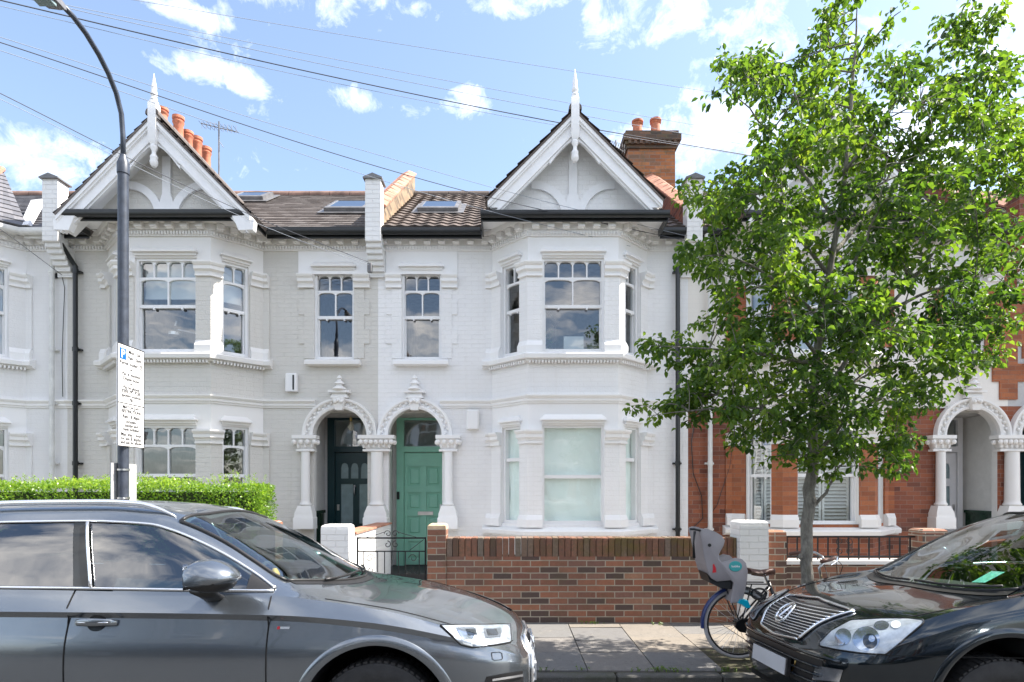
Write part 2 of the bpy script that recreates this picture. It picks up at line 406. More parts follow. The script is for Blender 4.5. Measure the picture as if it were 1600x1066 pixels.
def sash(F, uc, hw, z0, z1, parent, kind='arched', n=4, d=-.07, pal='sash', glass='glass', backing=None):
    H = z1-z0; mb = MB(F); fw = .038; D0 = d-.07
    u0, u1 = uc-hw, uc+hw
    mb.box(u0,u0+fw,D0,d+.03,z0,z1); mb.box(u1-fw,u1,D0,d+.03,z0,z1)
    mb.box(u0+fw,u1-fw,D0,d+.03,z1-fw,z1); mb.box(u0+fw,u1-fw,D0,d+.035,z0,z0+.05)
    a, b = u0+fw+.001, u1-fw-.001
    if kind == 'arched':
        zr = z1-fw - .17*H; zr2 = zr - .036; zm = z1 - .49*H; zm2 = zm-.05
        mb.box(a,b,D0+.02,d,zr2,zr); mb.box(a,b,D0+.01,d+.005,zm2,zm)
        w = (b-a)/n; bar = .022
        for i in range(n):
            l = a+w*i + (bar/2 if i else 0.012); r = a+w*(i+1) - (bar/2 if i < n-1 else .012)
            arched_light(mb, l, r, zr, z1-fw, min(.055, (r-l)*.45), D0+.03, d-.002)
            if i: mb.box(a+w*i-bar/2, a+w*i+bar/2, D0+.02, d-.001, zr, z1-fw)
        mb.box(a, a+.012, D0+.02, d-.001, zm, zr2); mb.box(b-.012, b, D0+.02, d-.001, zm, zr2)
        n2 = max(1, n//2) if n != 3 else 2
        w2 = (b-a)/n2
        for i in range(n2):
            l = a+w2*i + (bar/2 if i else 0.012); r = a+w2*(i+1) - (bar/2 if i < n2-1 else .012)
            arched_light(mb, l, r, zm, zr2, .035, D0+.03, d-.002)
            if i: mb.box(a+w2*i-bar/2, a+w2*i+bar/2, D0+.02, d-.001, zm, zr2)
        mb.box(a, a+.022, D0, d-.02, z0+.05, zm2); mb.box(b-.022, b, D0, d-.02, z0+.05, zm2)
        for q in (.25, .75): mb.lathe([(.02,0),(.016,.03)], (a+(b-a)*q, d-.02, zm2-.012), 6, 'y')
    else:
        zm = z0 + (.48*H if kind != 'plain_high' else .66*H)
        mb.box(a,b,D0+.01,d+.005,zm-.028,zm+.028); zm2 = zm-.028; zr2 = z1-fw
    # sash horns and cill lugs
    if backing == 'sheet': glass = 'clear_glass'
    fr = mb.build('window', M[pal], parent)
    g = MB(F); g.poly([(a,d-.055,z0+.04),(b,d-.055,z0+.04),(b,d-.055,zm2+.01),(a,d-.055,zm2+.01)])
    g.build('pane', M[glass], fr)
    g = MB(F); g.poly([(a,d-.035,zm2),(b,d-.035,zm2),(b,d-.035,z1-.02),(a,d-.035,z1-.02)])
    g.build('pane', M[glass], fr)
    if backing == 'sheet':
        g = MB(F); nx, nz = 14, 20
        rows = [[(a-.01+(b-a+.02)*i/nx, d-.072-.007*sin(i*1.1+j*.35)-.007*sin(i*.5-j*.7), z0+.02+(z1-z0-.04)*j/nz) for i in range(nx+1)] for j in range(nz+1)]
        g.loft(rows, False, False); g.build('dust_sheet', M['dust_sheet'], fr, smooth=True)
    elif backing == 'shutters':
        g = MB(F)
        w = (b-a)/2
        for q in range(2):
            l, r = a+w*q+.01, a+w*(q+1)-.01
            g.box(l,l+.035,d-.15,d-.12,z0,z1-.04); g.box(r-.035,r,d-.15,d-.12,z0,z1-.04)
            zz = z0+.02
            while zz < z1-.08:
                g.hexa([(l+.035,d-.165,zz+.035),(r-.035,d-.165,zz+.035),(r-.035,d-.115,zz),(l+.035,d-.115,zz),(l+.035,d-.165,zz+.043),(r-.035,d-.165,zz+.043),(r-.035,d-.115,zz+.008),(l+.035,d-.115,zz+.008)])
                zz += .058
        g.build('shutter', M['shutter'], fr)
    elif backing == 'blind':
        g = MB(F); zz = z0+.62*(z1-z0); g.box(a,b,d-.16,d-.15,zz,z1-.02); g.box(a,b,d-.17,d-.14,zz-.03,zz); g.build('roller_blind', M['shutter'], fr)
    elif backing == 'curtain':
        g = MB(F)
        for l, r in ((a, a+.3*(b-a)), (b-.3*(b-a), b)):
            rows = [[(l+(r-l)*i/16, d-.17+.025*sin(i*1.5), z) for i in range(17)] for z in (z0, z1)]
            g.loft(rows, False, False)
        g.build('curtain', M['shutter'], fr, smooth=True)
    elif backing == 'nets':
        g = MB(F); zz = z0+.42*(z1-z0); g.box(a,b,d-.13,d-.12,z0,zz); g.build('cafe_blind', M['shutter'], fr)
    return fr

def lintel(F, uc, hw, z, mats, parent, h=.12):
    mb = MB(F)
    mb.box(uc-hw+.01, uc+hw-.01, 0, .035, z+.012, z+.055)
    mb.loft([[(uc-hw-.02,.0,z+.055),(uc+hw+.02,.0,z+.055),(uc+hw+.02,.085,z+.055),(uc-hw-.02,.085,z+.055)],
             [(uc-hw-.02,.0,z+.075),(uc+hw+.02,.0,z+.075),(uc+hw+.02,.085,z+.075),(uc-hw-.02,.085,z+.075)],
             [(uc-hw+.02,.0,z+h),(uc+hw-.02,.0,z+h),(uc+hw-.02,.05,z+h),(uc-hw+.02,.05,z+h)],
             [(uc-hw+.05,.0,z+h+.03),(uc+hw-.05,.0,z+h+.03),(uc+hw-.05,.02,z+h+.03),(uc-hw+.05,.02,z+h+.03)]])
    return mb.build('window_label_moulding', mats, parent)

CAPP = [(0,0),(.035,0),(.035,.03),(.02,.035),(.03,.07),(.06,.09),(.075,.095),(.075,.15),(.095,.16),(.115,.19),(.115,.215),(0,.215)]
def capital(path, z, mb, s=1.0, dd=.03): mb.sweep(path, [(dd+d*s if d else 0, z+h) for d, h in CAPP])
def pedestal(path, z0, z1, mb, dd=.03):
    h = z1-z0
    mb.sweep(path, [(0,z0),(dd+.045,z0),(dd+.045,z0+.62*h),(dd+.035,z0+.7*h),(dd+.005,z1),(0,z1)])

def tile_field(mb, O, A, B, N, la, lb, course, tw, wave=0, lift=.014):
    """courses of tiles: O origin, A along the eaves, B up the slope, N normal"""
    O, A, B, N = map(Vector, (O, A, B, N)); nc = int(lb/course)+1; nt = max(1, int(la/tw)); sub = 6 if wave else 1
    for j in range(nc):
        v0 = j*course; v1 = min(lb, v0+course*1.02); off = (.5 if j % 2 and not wave else 0)*tw
        for i in range(-1 if off else 0, nt+1):
            u0 = max(0, i*tw+off); u1 = min(la, (i+1)*tw+off-(0 if wave else .004))
            if u1-u0 < .01: continue
            mb.cr = random.random(); j0 = random.uniform(0,.004)
            for k in range(sub):
                a = u0+(u1-u0)*k/sub; b = u0+(u1-u0)*(k+1)/sub
                def h(t): return wave*(.5+.5*cos(2*pi*(t-u0)/tw)) if wave else 0
                lo0 = O+A*a+B*v0+N*(lift+j0+h(a)); lo1 = O+A*b+B*v0+N*(lift+j0+h(b))
                hi0 = O+A*a+B*v1+N*(h(a)); hi1 = O+A*b+B*v1+N*(h(b))
                mb.poly([lo0,lo1,hi1,hi0])
                mb.poly([lo0-N*(lift+j0+.004+h(a)*.9),lo1-N*(lift+j0+.004+h(b)*.9),lo1,lo0])

def slab(mb, O, A, B, N, la, lb, t):
    O, A, B, N = map(Vector, (O, A, B, N)); c = [O, O+A*la, O+A*la+B*lb, O+B*lb]
    mb.hexa([tuple(q-N*t) for q in c]+[tuple(q-N*.002) for q in c])

def box_gutter(mb, path, z, r=.055):
    prof = [(-.0,z+r)]+[(r+r*sin(a), z-r*cos(a)+r*.2) for a in [(-pi/2)+i*pi/8 for i in range(9)]]+[(2*r,z+r),(2*r-.012,z+r),(r,z-r*.7),(.012,z+r)]
    mb.sweep(path, prof)

def leafy_capital(mb, X, w, Y, z, F=None):
    # bell with two rows of balls and leaves and a square abacus
    mb.loft([[(X-w*.30,Y+.02,z),(X+w*.30,Y+.02,z),(X+w*.30,Y-.09,z),(X-w*.30,Y-.09,z)],
             [(X-w*.34,Y+.02,z+.05),(X+w*.34,Y+.02,z+.05),(X+w*.34,Y-.11,z+.05),(X-w*.34,Y-.11,z+.05)],
             [(X-w*.46,Y+.02,z+.17),(X+w*.46,Y+.02,z+.17),(X+w*.46,Y-.16,z+.17),(X-w*.46,Y-.16,z+.17)]])
    mb.box(X-w*.5,X+w*.5,Y-.18,Y+.02,z+.175,z+.235)
    mb.box(X-w*.38,X+w*.38,Y-.125,Y+.02,z-.03,z+.005)
    n = max(3, int(w/.085))
    for i in range(n):
        t = X-w*.42+w*.84*i/(n-1)
        mb.sphere((t,Y-.155,z+.125),.042,7,5,(1,.8,1.05))
        if i < n-1: mb.sphere((t+w*.42/(n-1),Y-.12,z+.06),.034,6,4,(.8,.7,1.3))
    for s in (-1,1): mb.sphere((X+s*w*.47,Y-.06,z+.12),.045,7,5)

def porch(H, B, side, pal, nm, door):
    """arched porch: B the party line; side +1 when the house lies to its left"""
    T = M[pal['trim']]; cx = B - side*.627; zs = 2.5; ri, ro = .45, .625
    a0, a1 = 0, pi
    # spandrels between the arch and the square hole are built with the wall; archivolt in rings
    mb = MB()
    rings = [(ri,.0),(ri,-.075),(ri+.035,-.085),(ri+.05,-.075),(ri+.055,-.05),(ro-.055,-.05),(ro-.05,-.085),(ro-.03,-.10),(ro,-.10),(ro+.004,.0)]
    N = 28
    sec = []
    for i in range(N+1):
        a = a0+(a1-a0)*i/N
        sec.append([(cx+r*cos(a), YF+dy, zs+r*sin(a)) for r, dy in rings])
    mb.loft(sec, True)
    # carved leaf scroll in the hollow
    rm = (ri+ro)/2
    for i in range(30):
        a = radians(6+168*i/29); rr = rm + .026*(1 if i % 2 else -1)
        mb.sphere((cx+rr*cos(a), YF-.06, zs+rr*sin(a)), .027, 6, 4, (1.15,.9,1.15))
    # keystone
    mb.loft([[(cx-.06,YF-.13,zs+ri-.03),(cx+.06,YF-.13,zs+ri-.03),(cx+.06,YF,zs+ri-.03),(cx-.06,YF,zs+ri-.03)],
             [(cx-.10,YF-.15,zs+ro+.01),(cx+.10,YF-.15,zs+ro+.01),(cx+.10,YF,zs+ro+.01),(cx-.10,YF,zs+ro+.01)]])
    for s in (-1,0,1): mb.sphere((cx+s*.05,YF-.15,zs+rm+.02+.02*(s==0)),.035,7,5)
    ar = mb.build('porch_arch', T, H, smooth=False)
    # finial on the crown of the arch
    mb = MB(); z = zs+ro
    mb.loft([[(cx-.15,YF-.11,z),(cx+.15,YF-.11,z),(cx+.15,YF,z),(cx-.15,YF,z)],[(cx-.11,YF-.09,z+.085),(cx+.11,YF-.09,z+.085),(cx+.11,YF,z+.085),(cx-.11,YF,z+.085)]])
    mb.box(cx-.175,cx+.175,YF-.14,YF+.001,z+.085,z+.125)
    mb.lathe([(.10,.125),(.12,.145),(.10,.17),(.055,.20),(.05,.22),(.085,.235),(.075,.26),(.035,.29),(.03,.31),(.05,.325),(.035,.35),(.005,.385)], (cx,YF-.075,z), 12)
    mb.build('arch_finial', T, H, smooth=True, angle=50)
    # columns
    cols = [(cx-side*.545, .30 if True else 0)]
    shared = side > 0
    mb = MB(); x = cx-side*.56
    leafy_capital(mb, x, .40, YF, 2.265); 
    mb.lathe([(.082,1.33),(.098,1.345),(.098,1.36),(.08,1.385),(.075,1.42),(.070,2.22),(.082,2.235),(.082,2.25)], (x,YF-.085,0), 14)
    mb.loft([[(x-s,YF-t,z) for x_ in (0,)][0:0] or [(x-s,YF-t,z),(x+s,YF-t,z),(x+s,YF+.0,z),(x-s,YF+.0,z)] for s,t,z in ((.165,.21,.95),(.165,.21,1.13),(.15,.20,1.15),(.15,.20,1.20),(.105,.17,1.33))])
    mb.build('porch_column', T, H, smooth=True, angle=35)
    if shared:
        mb = MB(); x = B
        leafy_capital(mb, x, .60, YF, 2.265)
        mb.lathe([(.115,1.33),(.13,1.345),(.13,1.36),(.112,1.385),(.108,1.42),(.100,2.22),(.115,2.235),(.115,2.25)], (x,YF-.085,0), 16)
        mb.loft([[(x-s,YF-t,z),(x+s,YF-t,z),(x+s,YF,z),(x-s,YF,z)] for s,t,z in ((.20,.23,.85),(.20,.23,1.13),(.185,.22,1.15),(.185,.22,1.20),(.135,.19,1.33))])
        mb.build('porch_column', T, H, smooth=True, angle=35)
    # recess: side walls, vaulted head, floor, back wall
    mb = MB(); x0, x1 = cx-.45, cx+.45; YD = 10.9; xa, xb = x0-.10, x1+.10
    arcp = [(cx+ri*cos(pi-pi*i/16), zs+ri*sin(pi-pi*i/16)) for i in range(17)]
    mb.loft([[(x, YF+.12, z) for x, z in [(x0,.2)]+arcp+[(x1,.2)]], [(x, YF, z) for x, z in [(x0,.2)]+arcp+[(x1,.2)]]], False, False)
    mb.poly([(xa,YF+.12,.2),(xa,YD,.2),(xa,YD,3.0),(xa,YF+.12,3.0)]); mb.poly([(xb,YF+.12,.2),(xb,YD,.2),(xb,YD,3.0),(xb,YF+.12,3.0)])
    mb.poly([(xa,YF+.12,3.0),(xb,YF+.12,3.0),(xb,YD,3.0),(xa,YD,3.0)]); mb.poly([(xa,YD,0),(xb,YD,0),(xb,YD,3.0),(xa,YD,3.0)])
    # inner face of the front wall, either side of the opening
    mb.poly([(xa,YF+.12,.2),(x0,YF+.12,.2),(x0,YF+.12,3.0),(xa,YF+.12,3.0)]); mb.poly([(xb,YF+.12,.2),(x1,YF+.12,.2),(x1,YF+.12,3.0),(xb,YF+.12,3.0)])
    mb.build('porch_recess', M['porch_plaster'], H)
    mb = MB(); mb.box(x0-.1,x1+.1,YF-.28,YD,.0,.22); mb.box(x0-.1,x1+.1,YF-.62,YF-.28,0,.11); mb.build('door_step', M['step_stone'], H)
    # tiled dado on the far wall of the recess
    mb = MB(); xx = xa if door['kind'] != 'white' else xb; s = 1 if xx == xa else -1
    mb.box(min(xx+s*.002,xx+s*.012),max(xx+s*.002,xx+s*.012),YF+.13,YD-.08,.22,1.18); mb.box(min(xx+s*.002,xx+s*.04),max(xx+s*.002,xx+s*.04),YF+.13,YD-.08,1.18,1.23)
    if door['kind'] != 'green': mb.build('tiled_dado', M['tile_green'], H)
    # door frame and fanlight
    DM = M[door['mat']]; Y = YD-.02; mb = MB()
    w0, w1 = cx-.47, cx+.47
    mb.box(w0,w0+.13,Y-.09,Y,.22,2.95); mb.box(w1-.09,w1,Y-.09,Y,.22,2.95); mb.box(w0+.13,w1-.09,Y-.09,Y,2.86,2.95)
    mb.box(w0+.13,w1-.09,Y-.10,Y,2.28,2.38)
    fr = mb.build('door_frame', DM, H)
    mb = MB(); mb.poly([(w0+.13,Y-.04,2.38),(w1-.09,Y-.04,2.38),(w1-.09,Y-.04,2.86),(w0+.13,Y-.04,2.86)]); mb.build('fanlight', M['fanlight'], fr)
    l0, l1 = w0+.135, w1-.095; W = l1-l0; Yd = Y-.05
    mb = MB(F=Frame((l0,Yd),(1,0))); holes = []
    if door['kind'] == 'green':
        for z0_, z1_ in ((.34,.66),(.77,1.12),(1.23,1.55),(1.66,2.02)):
            for q in (0,1): holes.append((.06+q*(W/2-.015), W/2-.045+q*(W/2-.015), z0_+.0, z1_))
        holes = [(a, b, c, e) for a, b, c, e in holes]
    elif door['kind'] == 'teal':
        for q in range(3): holes.append((.10+q*(W-.17)/3, .10+(q+1)*(W-.17)/3-.045, 1.80, 2.08))
        for q in (0,1): holes.append((.10+q*(W/2-.025), W/2-.035+q*(W/2-.065), .98, 1.70)); holes.append((.10+q*(W/2-.025), W/2-.035+q*(W/2-.065), .36, .80))
    else:
        for q in (0,1): holes.append((.12+q*(W/2-.01), W/2-.06+q*(W/2-.05), 1.80, 2.08)); holes.append((.12+q*(W/2-.01), W/2-.06+q*(W/2-.05), .95, 1.66)); holes.append((.12+q*(W/2-.01), W/2-.06+q*(W/2-.05), .36, .82))
    mb.panel(0, W, .235, 2.27, holes, .0)
    for h in holes: mb.reveal(h, .032)
    for h in holes:
        glass_ = door['kind'] in ('teal','white') and h[2] > .9
        if glass_:
            if h[2] > 1.75: arched_light(mb, h[0], h[1], h[2], h[3], .09, -.017, -.001)
            continue
        mb.loft([[(h[0],-.032,h[2]),(h[1],-.032,h[2]),(h[1],-.032,h[3]),(h[0],-.032,h[3])],[(h[0]+.035,-.030,h[2]+.035),(h[1]-.035,-.030,h[2]+.035),(h[1]-.035,-.030,h[3]-.035),(h[0]+.035,-.030,h[3]-.035)],
                 [(h[0]+.055,-.012,h[2]+.055),(h[1]-.055,-.012,h[2]+.055),(h[1]-.055,-.012,h[3]-.055),(h[0]+.055,-.012,h[3]-.055)]], True)
    mb.box(0,W,-.05,-.033,.235,2.27)
    dr = mb.build('door', DM, H)
    F2 = Frame((l0,Yd),(1,0))
    if door['kind'] in ('teal','white'):
        g = MB(F2)
        for h in holes:
            if h[2] > .9: g.poly([(h[0],-.0185+.004,h[2]),(h[1],-.0185+.004,h[2]),(h[1],-.0185+.004,h[3]),(h[0],-.0185+.004,h[3])])
        g.build('door_glass', M['frosted'], dr)
    g = MB(F2); mt = M['brass'] if door['kind'] == 'teal' else M['steel']
    if door['kind'] == 'green': zz = 1.165; 
    elif door['kind'] == 'teal': zz = .86
    else: zz = .86
    g.bbox(W/2-.14+.03, W/2+.14+.03, 0, .012, zz-.03, zz+.035, .004); g.box(W/2-.10+.03, W/2+.10+.03, .012, .016, zz-.014, zz+.016)
    g.build('letterbox', mt, dr)
    g = MB(F2); hx = .05 if door['kind'] == 'teal' else W-.045
    g.box(hx-.022, hx+.022, 0, .01, 1.22, 1.33); g.lathe([(.018,0),(.018,.012),(.008,.014)], (hx,.0,1.30), 8, 'y'); 
    if door['kind'] == 'teal': g.tube([(hx,.01,1.0-.2),(hx,.04,1.0-.2)], .022, 8); 
    g.build('lock', M['steel'], dr)
    if door['kind'] == 'teal':
        g = MB(F2); g.tube([(W/2,.01,1.66),(W/2,.05,1.64),(W/2,.055,1.55),(W/2,.02,1.50)], .012, 8); g.sphere((W/2,.02,1.66),.025); g.build('door_knocker', M['steel'], dr, smooth=True)
        g = MB(F2); random.seed(3)
        g.M = None
        for i, dx in enumerate((-.06,-.02,.03,.06)):
            g.cr = i/3.; g.hexa([(W/2+dx,.02,zz-.11-.01*i),(W/2+dx+.06,.02,zz-.10),(W/2+dx+.06,.03,zz-.10),(W/2+dx,.03,zz-.11),(W/2+dx+.01,.02,zz),(W/2+dx+.07,.02,zz+.005),(W/2+dx+.07,.03,zz+.005),(W/2+dx+.01,.03,zz)])
        g.build('leaflets_in_letterbox', M['leaflet'], dr)
    if door['kind'] == 'teal':
        mb = MB(); mb.tube([(cx+.05,10.45,2.99),(cx+.05,10.45,2.87)], .006, 6); mb.lathe([(.05,2.965),(.05,2.99)], (cx+.05,10.45,0), 12); mb.lathe([(.012,2.87),(.022,2.86),(.022,2.80),(.012,2.79)], (cx+.05,10.45,0), 10)
        la = mb.build('porch_lamp', M['brass'], H)
        mb = MB(); mb.lathe([(.012,2.80),(.03,2.77),(.055,2.70),(.05,2.66),(.02,2.63),(.003,2.625)], (cx+.05,10.45,0), 14); mb.build('bulb', M['bulb'], la, smooth=True)
    if door['kind'] == 'green':
        g = MB(); g.box(w0+.01,w0+.055,Y-.115,Y-.09,1.42,1.56); g.build('doorbell', M['black_plastic'], H)
        g = MB(); g.box(w0-.06,w0-.02,YF+.13,YF+.17,.22,1.25); g.box(w0-.08,w0-.0,YF+.125,YF+.19,1.25,1.28); g.build('meter_pipe', M['black_plastic'], H)
    return cx

def house(name, label, x0, x1, side, pal, gable, door, win, feats, cat='house', party_left=True, group='terraced houses along the street', bco=1.99):
    H = empty(name, ((x0+x1)/2, YF, 0), label, cat, group)
    B = x1 if side > 0 else x0
    bc = x0+bco if side > 0 else x1-bco
    W = [M[pal['up']], M[pal['low']], M[pal['trim']], M[pal.get('pier', pal['up'])], M[pal.get('pier_low', pal['low'])]]
    T = M[pal['trim']]
    pathL = [(x0,YF),(bc-HB,YF),(bc-HF,YF-PR),(bc+HF,YF-PR),(bc+HB,YF),(x1,YF)]
    Fr = [Frame(pathL[i], (pathL[i+1][0]-pathL[i][0], pathL[i+1][1]-pathL[i][1])) for i in range(5)]
    Ln = [sqrt((pathL[i+1][0]-pathL[i][0])**2+(pathL[i+1][1]-pathL[i][1])**2) for i in range(5)]
    door_seg = 4 if side > 0 else 0; plain_seg = 0 if side > 0 else 4
    cxp = B - side*.627; sw = B - side*.735
    lowW, upW = (1.05,2.62), (3.78,5.27)
    wall = MB()
    for i in range(5):
        wall.F = Fr[i]; L = Ln[i]
        if i == 2: holes = [(L/2-.49,L/2+.49,*lowW),(L/2-.49,L/2+.49,*upW)]; fh = (L/2,.49)
        elif i == 1: holes = [(.24,.66,*lowW),(.24,.66,*upW)]
        elif i == 3: holes = [(.167,.587,*lowW),(.167,.587,*upW)]
        elif i == door_seg:
            pc = cxp-pathL[i][0]; wc = sw-pathL[i][0]
            holes = [(pc-.45,pc+.45,0,2.95),(wc-.335,wc+.335,3.78,5.25)]
            wall.cm = 1
            # spandrels
            P = [(pc+.45*cos(a), 2.5+.45*sin(a)) for a in [pi*k/20 for k in range(21)]]
            for (a, za), (b, zb) in zip(P, P[1:]): wall.poly([(b,0,zb),(a,0,za),(a,0,2.95),(b,0,2.95)])
        else: holes = []
        if i in (1,2,3): zones = [(0,.97,1),(.97,2.50,4),(2.50,3.0,2),(3.0,3.70,0),(3.70,5.15,3),(5.15,5.85,2)]
        else: zones = [(0,3.0,1),(3.0,5.85,0)]
        for za, zb, c in zones: wall.cm = c; wall.panel(0, L, za, zb, holes)
        for h in holes:
            if h[2] == 0: continue
            wall.cm = 2; wall.reveal(h, .17)
    wall.build('wall', W, H)
    # smooth band round the small window head, quoined jambs
    F = Fr[door_seg]; ux = pathL[door_seg][0]; wc = sw-ux
    mb = MB(F); mb.box(wc-.60,wc+.60,.0,.014,5.215,5.598)
    mb.build('window_surround', T if not pal.get('surround') else M[pal['surround']], H); mb = MB(F)
    for s in (-1,1):
        mb = MB(F)
        z = 3.80; k_ = 0
        if not pal.get('quoin'):
            while z < 4.9:
                b2 = .26 if k_ % 2 else .17; a_, b_ = sorted((wc+s*.335, wc+s*(.335+b2)))
                mb.box(a_, b_, 0, .016, z, min(z+.2452, 4.97)); z += .2451; k_ += 1
            mb.build('painted_quoin', M[pal['up']], H)
    if pal.get('quoin'):
        for s in (-1,1):
            mb = MB(F)
            z = 3.80; k_ = 0
            while z < 4.95:
                b2 = .27 if k_ % 2 else .17; a_, b_ = sorted((wc+s*.335, wc+s*(.335+b2)))
                mb.box(a_, b_, 0, .02, z, min(z+.2252, 4.97)); z += .2251; k_ += 1
            mb.build('brick_quoin', M[pal['quoin']], H)
        mb = MB(F)
        # party line quoins
        z = 3.11; k_ = 0; e = B-ux
        while z < 5.0:
            b2 = .27 if k_ % 2 else .15; mb.box(*sorted((e-side*.0, e-side*b2)), 0, .022, z, z+.3); z += .3001; k_ += 1
        mb.build('brick_quoin', M[pal['quoin']], H)
    mb = MB(F)
    for s in (-1,1):
        a, b = sorted((wc+s*.335, wc+s*.60)); O = Frame((F(a,0,0)[0],F(a,0,0)[1]), F.U)
        p0, p1 = F(a,0,0), F(b,0,0); m2 = MB(); 
        mb2 = MB(); capital([(p0[0],p0[1]),(p1[0],p1[1])], 4.98, mb2, .9, .02); mb2.build('pilaster_capital', T, H)
    lintel(F, wc, .36, 5.27, T, H)
    mb = MB(F); mb.loft([[(wc-a,0,z),(wc+a,0,z),(wc+a,t,z),(wc-a,t,z)] for a,t,z in ((.42,.09,3.665),(.46,.14,3.68),(.46,.14,3.735),(.45,.13,3.75),(.44,.02,3.785))]); mb.build('window_sill', T, H)
    sash(F, wc, .335, 3.785, 5.25, H, 'arched', 3, backing=win.get('small'))
    # bay windows
    for lv, (z0, z1) in (('low', lowW), ('up', upW)):
        kind = win.get(lv+'_kind','arched'); bk = win.get(lv)
        sash(Fr[2], Ln[2]/2, .49, z0, z1, H, kind, 4, backing=bk)
        sash(Fr[1], .45, .21, z0, z1, H, kind if kind == 'arched' else 'plain_high', 2, backing=bk)
        sash(Fr[3], .377, .21, z0, z1, H, kind if kind == 'arched' else 'plain_high', 2, backing=bk)
        lintel(Fr[2], Ln[2]/2, .50, z1+.015, T, H); lintel(Fr[1], .45, .23, z1+.015, T, H); lintel(Fr[3], .377, .23, z1+.015, T, H)
        zc = 2.325 if lv == 'low' else 4.965
        zb0, zb1 = (1.0,1.20) if lv == 'low' else (3.745,3.95)
        # corner pilasters: shaft, capital and base wrap the corner
        def on(i, u): q = Fr[i](u,0,0); return (q[0], q[1])
        for path in ([on(1,.66),on(2,0),on(2,.2255)], [on(2,Ln[2]-.2255),on(3,0),on(3,.167)], [(bc-HB-.11,YF),on(1,0),on(1,.23)], [on(3,.60),(bc+HB,YF),(bc+HB+.11,YF)]):
            mb = MB(); mb.sweep(path, [(0,zb1-.01),(.028,zb1-.01),(.028,zc+.01),(0,zc+.01)]); mb.build('pilaster', W[4] if lv == 'low' else W[3], H)
            mb = MB(); capital(path, zc, mb); mb.build('pilaster_capital', T, H)
            mb = MB(); pedestal(path, zb0, zb1, mb); mb.build('pilaster_base', T, H)
    # sills round the bay
    for z, nm_ in ((.87,'bay_sill'),(3.65,'bay_sill')):
        mb = MB(); pth = [(bc-HB-.16,YF),(bc-HB,YF),(bc-HF,YF-PR),(bc+HF,YF-PR),(bc+HB,YF),(bc+HB+.16,YF)]
        mb.sweep(pth, [(0,z-.03),(.06,z-.02),(.06,z),(.13,z+.01),(.14,z+.07),(.12,z+.09),(.0,z+.13)])
        if z > 1:
            for i in (1,2,3):
                n = int(Ln[i]/.05)
                mb.F = Fr[i]
                for q in range(n): u = (q+.5)*Ln[i]/n; mb.box(u-.013,u+.013,.0,.085,z-.055,z-.008)
                mb.F = None
        mb.build(nm_, T, H)
    # string course: broken by the porch arch
    ends = {}
    mb = MB(); pr = [(0,ZS0),(.02,ZS0),(.025,ZS0+.03),(.045,ZS0+.035),(.045,ZS0+.075),(.06,ZS0+.08),(.085,ZS0+.11),(.085,ZS1),(0,ZS1+.01)]
    cut = sqrt(max(0, .625**2-(ZS0-2.5)**2))
    if side > 0: mb.sweep(pathL[:5]+[(cxp-cut,YF)], pr)
    else: mb.sweep([(cxp+cut,YF)]+pathL[1:], pr)
    mb.build('string_course', T, H)
    # cornice, modillions and dentils
    mb = MB(); mb.sweep(pathL, [(0,ZC0),(.035,ZC0),(.035,ZC0+.085),(.06,ZC0+.09),(.06,ZC0+.19),(.17,ZC0+.195),(.19,ZC0+.25),(0,ZC0+.25)])
    for i in range(5):
        mb.F = Fr[i]; L = Ln[i]
        n = max(1, round(L/.235)); 
        for q in range(n): u = (q+.5)*L/n; mb.box(u-.055,u+.055,.055,.15,ZC0+.105,ZC0+.186); mb.box(u-.045,u+.045,.055,.12,ZC0+.09,ZC0+.106)
        n = round(L/.048)
        for q in range(n): u = (q+.5)*L/n; mb.box(u-.014,u+.014,.03,.062,ZC0+.02,ZC0+.07)
    mb.F = None
    mb.build('cornice', M[pal.get('cornice', pal['trim'])], H)
    # interior: floors, back wall and a partition so that no room is see-through
    mb = MB(); a, b = x0+.03, x1-.03
    for z in (.0, 2.9, 5.7):
        if z == 0: mb.box(a,b,YF+.92,14,z,z+.15); 
        else: mb.box(a,b,YF+.05,14,z,z+.12)
        mb.prism([(bc-HB+.06,YF+.05),(bc-HF+.03,YF-PR+.06),(bc+HF-.03,YF-PR+.06),(bc+HB-.06,YF+.05)][::-1], z, z+.12, 'z')
    mb.poly([(a,13.9,0),(b,13.9,0),(b,13.9,5.8),(a,13.9,5.8)]); pxx = bc+side*1.45
    mb.box(pxx-.05, pxx+.05, YF+.1, 13.9, .1, 5.7)
    mb.poly([(a,YF,0),(a,14,0),(a,14,5.8),(a,YF,5.8)]); mb.poly([(b,YF,0),(b,14,0),(b,14,5.8),(b,YF,5.8)])
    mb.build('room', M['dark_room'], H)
    # main roof
    RY, RZ = 13.0, 8.03; EY, EZ = 9.72, 5.88
    Bv = Vector((0,RY-EY,RZ-EZ)); lb = Bv.length; Bv.normalize(); Nv = Vector((0,-Bv.z,Bv.y))
    mb = MB(); mt = pal['roof']; wave = .022 if mt == 'pantile' else 0
    tile_field(mb, (x0,EY,EZ), (1,0,0), Bv, Nv, x1-x0, lb, .26 if wave else .17, .215 if wave else .2, wave, .022 if wave else .014)
    slab(mb, (x0,EY,EZ), (1,0,0), Bv, Nv, x1-x0, lb, .04)
    B2 = Vector((0,3.3,-2.1)).normalized(); mb.cr = .4
    slab(mb, (x0,RY,RZ), (1,0,0), B2, Vector((0,B2.z*-1,B2.y)), x1-x0, 5, .05)
    mb.box(x0+.05,x1-.05,16.5,16.7,0,5.85)
    roof = mb.build('roof', M[mt], H)
    mb = MB(); x = x0
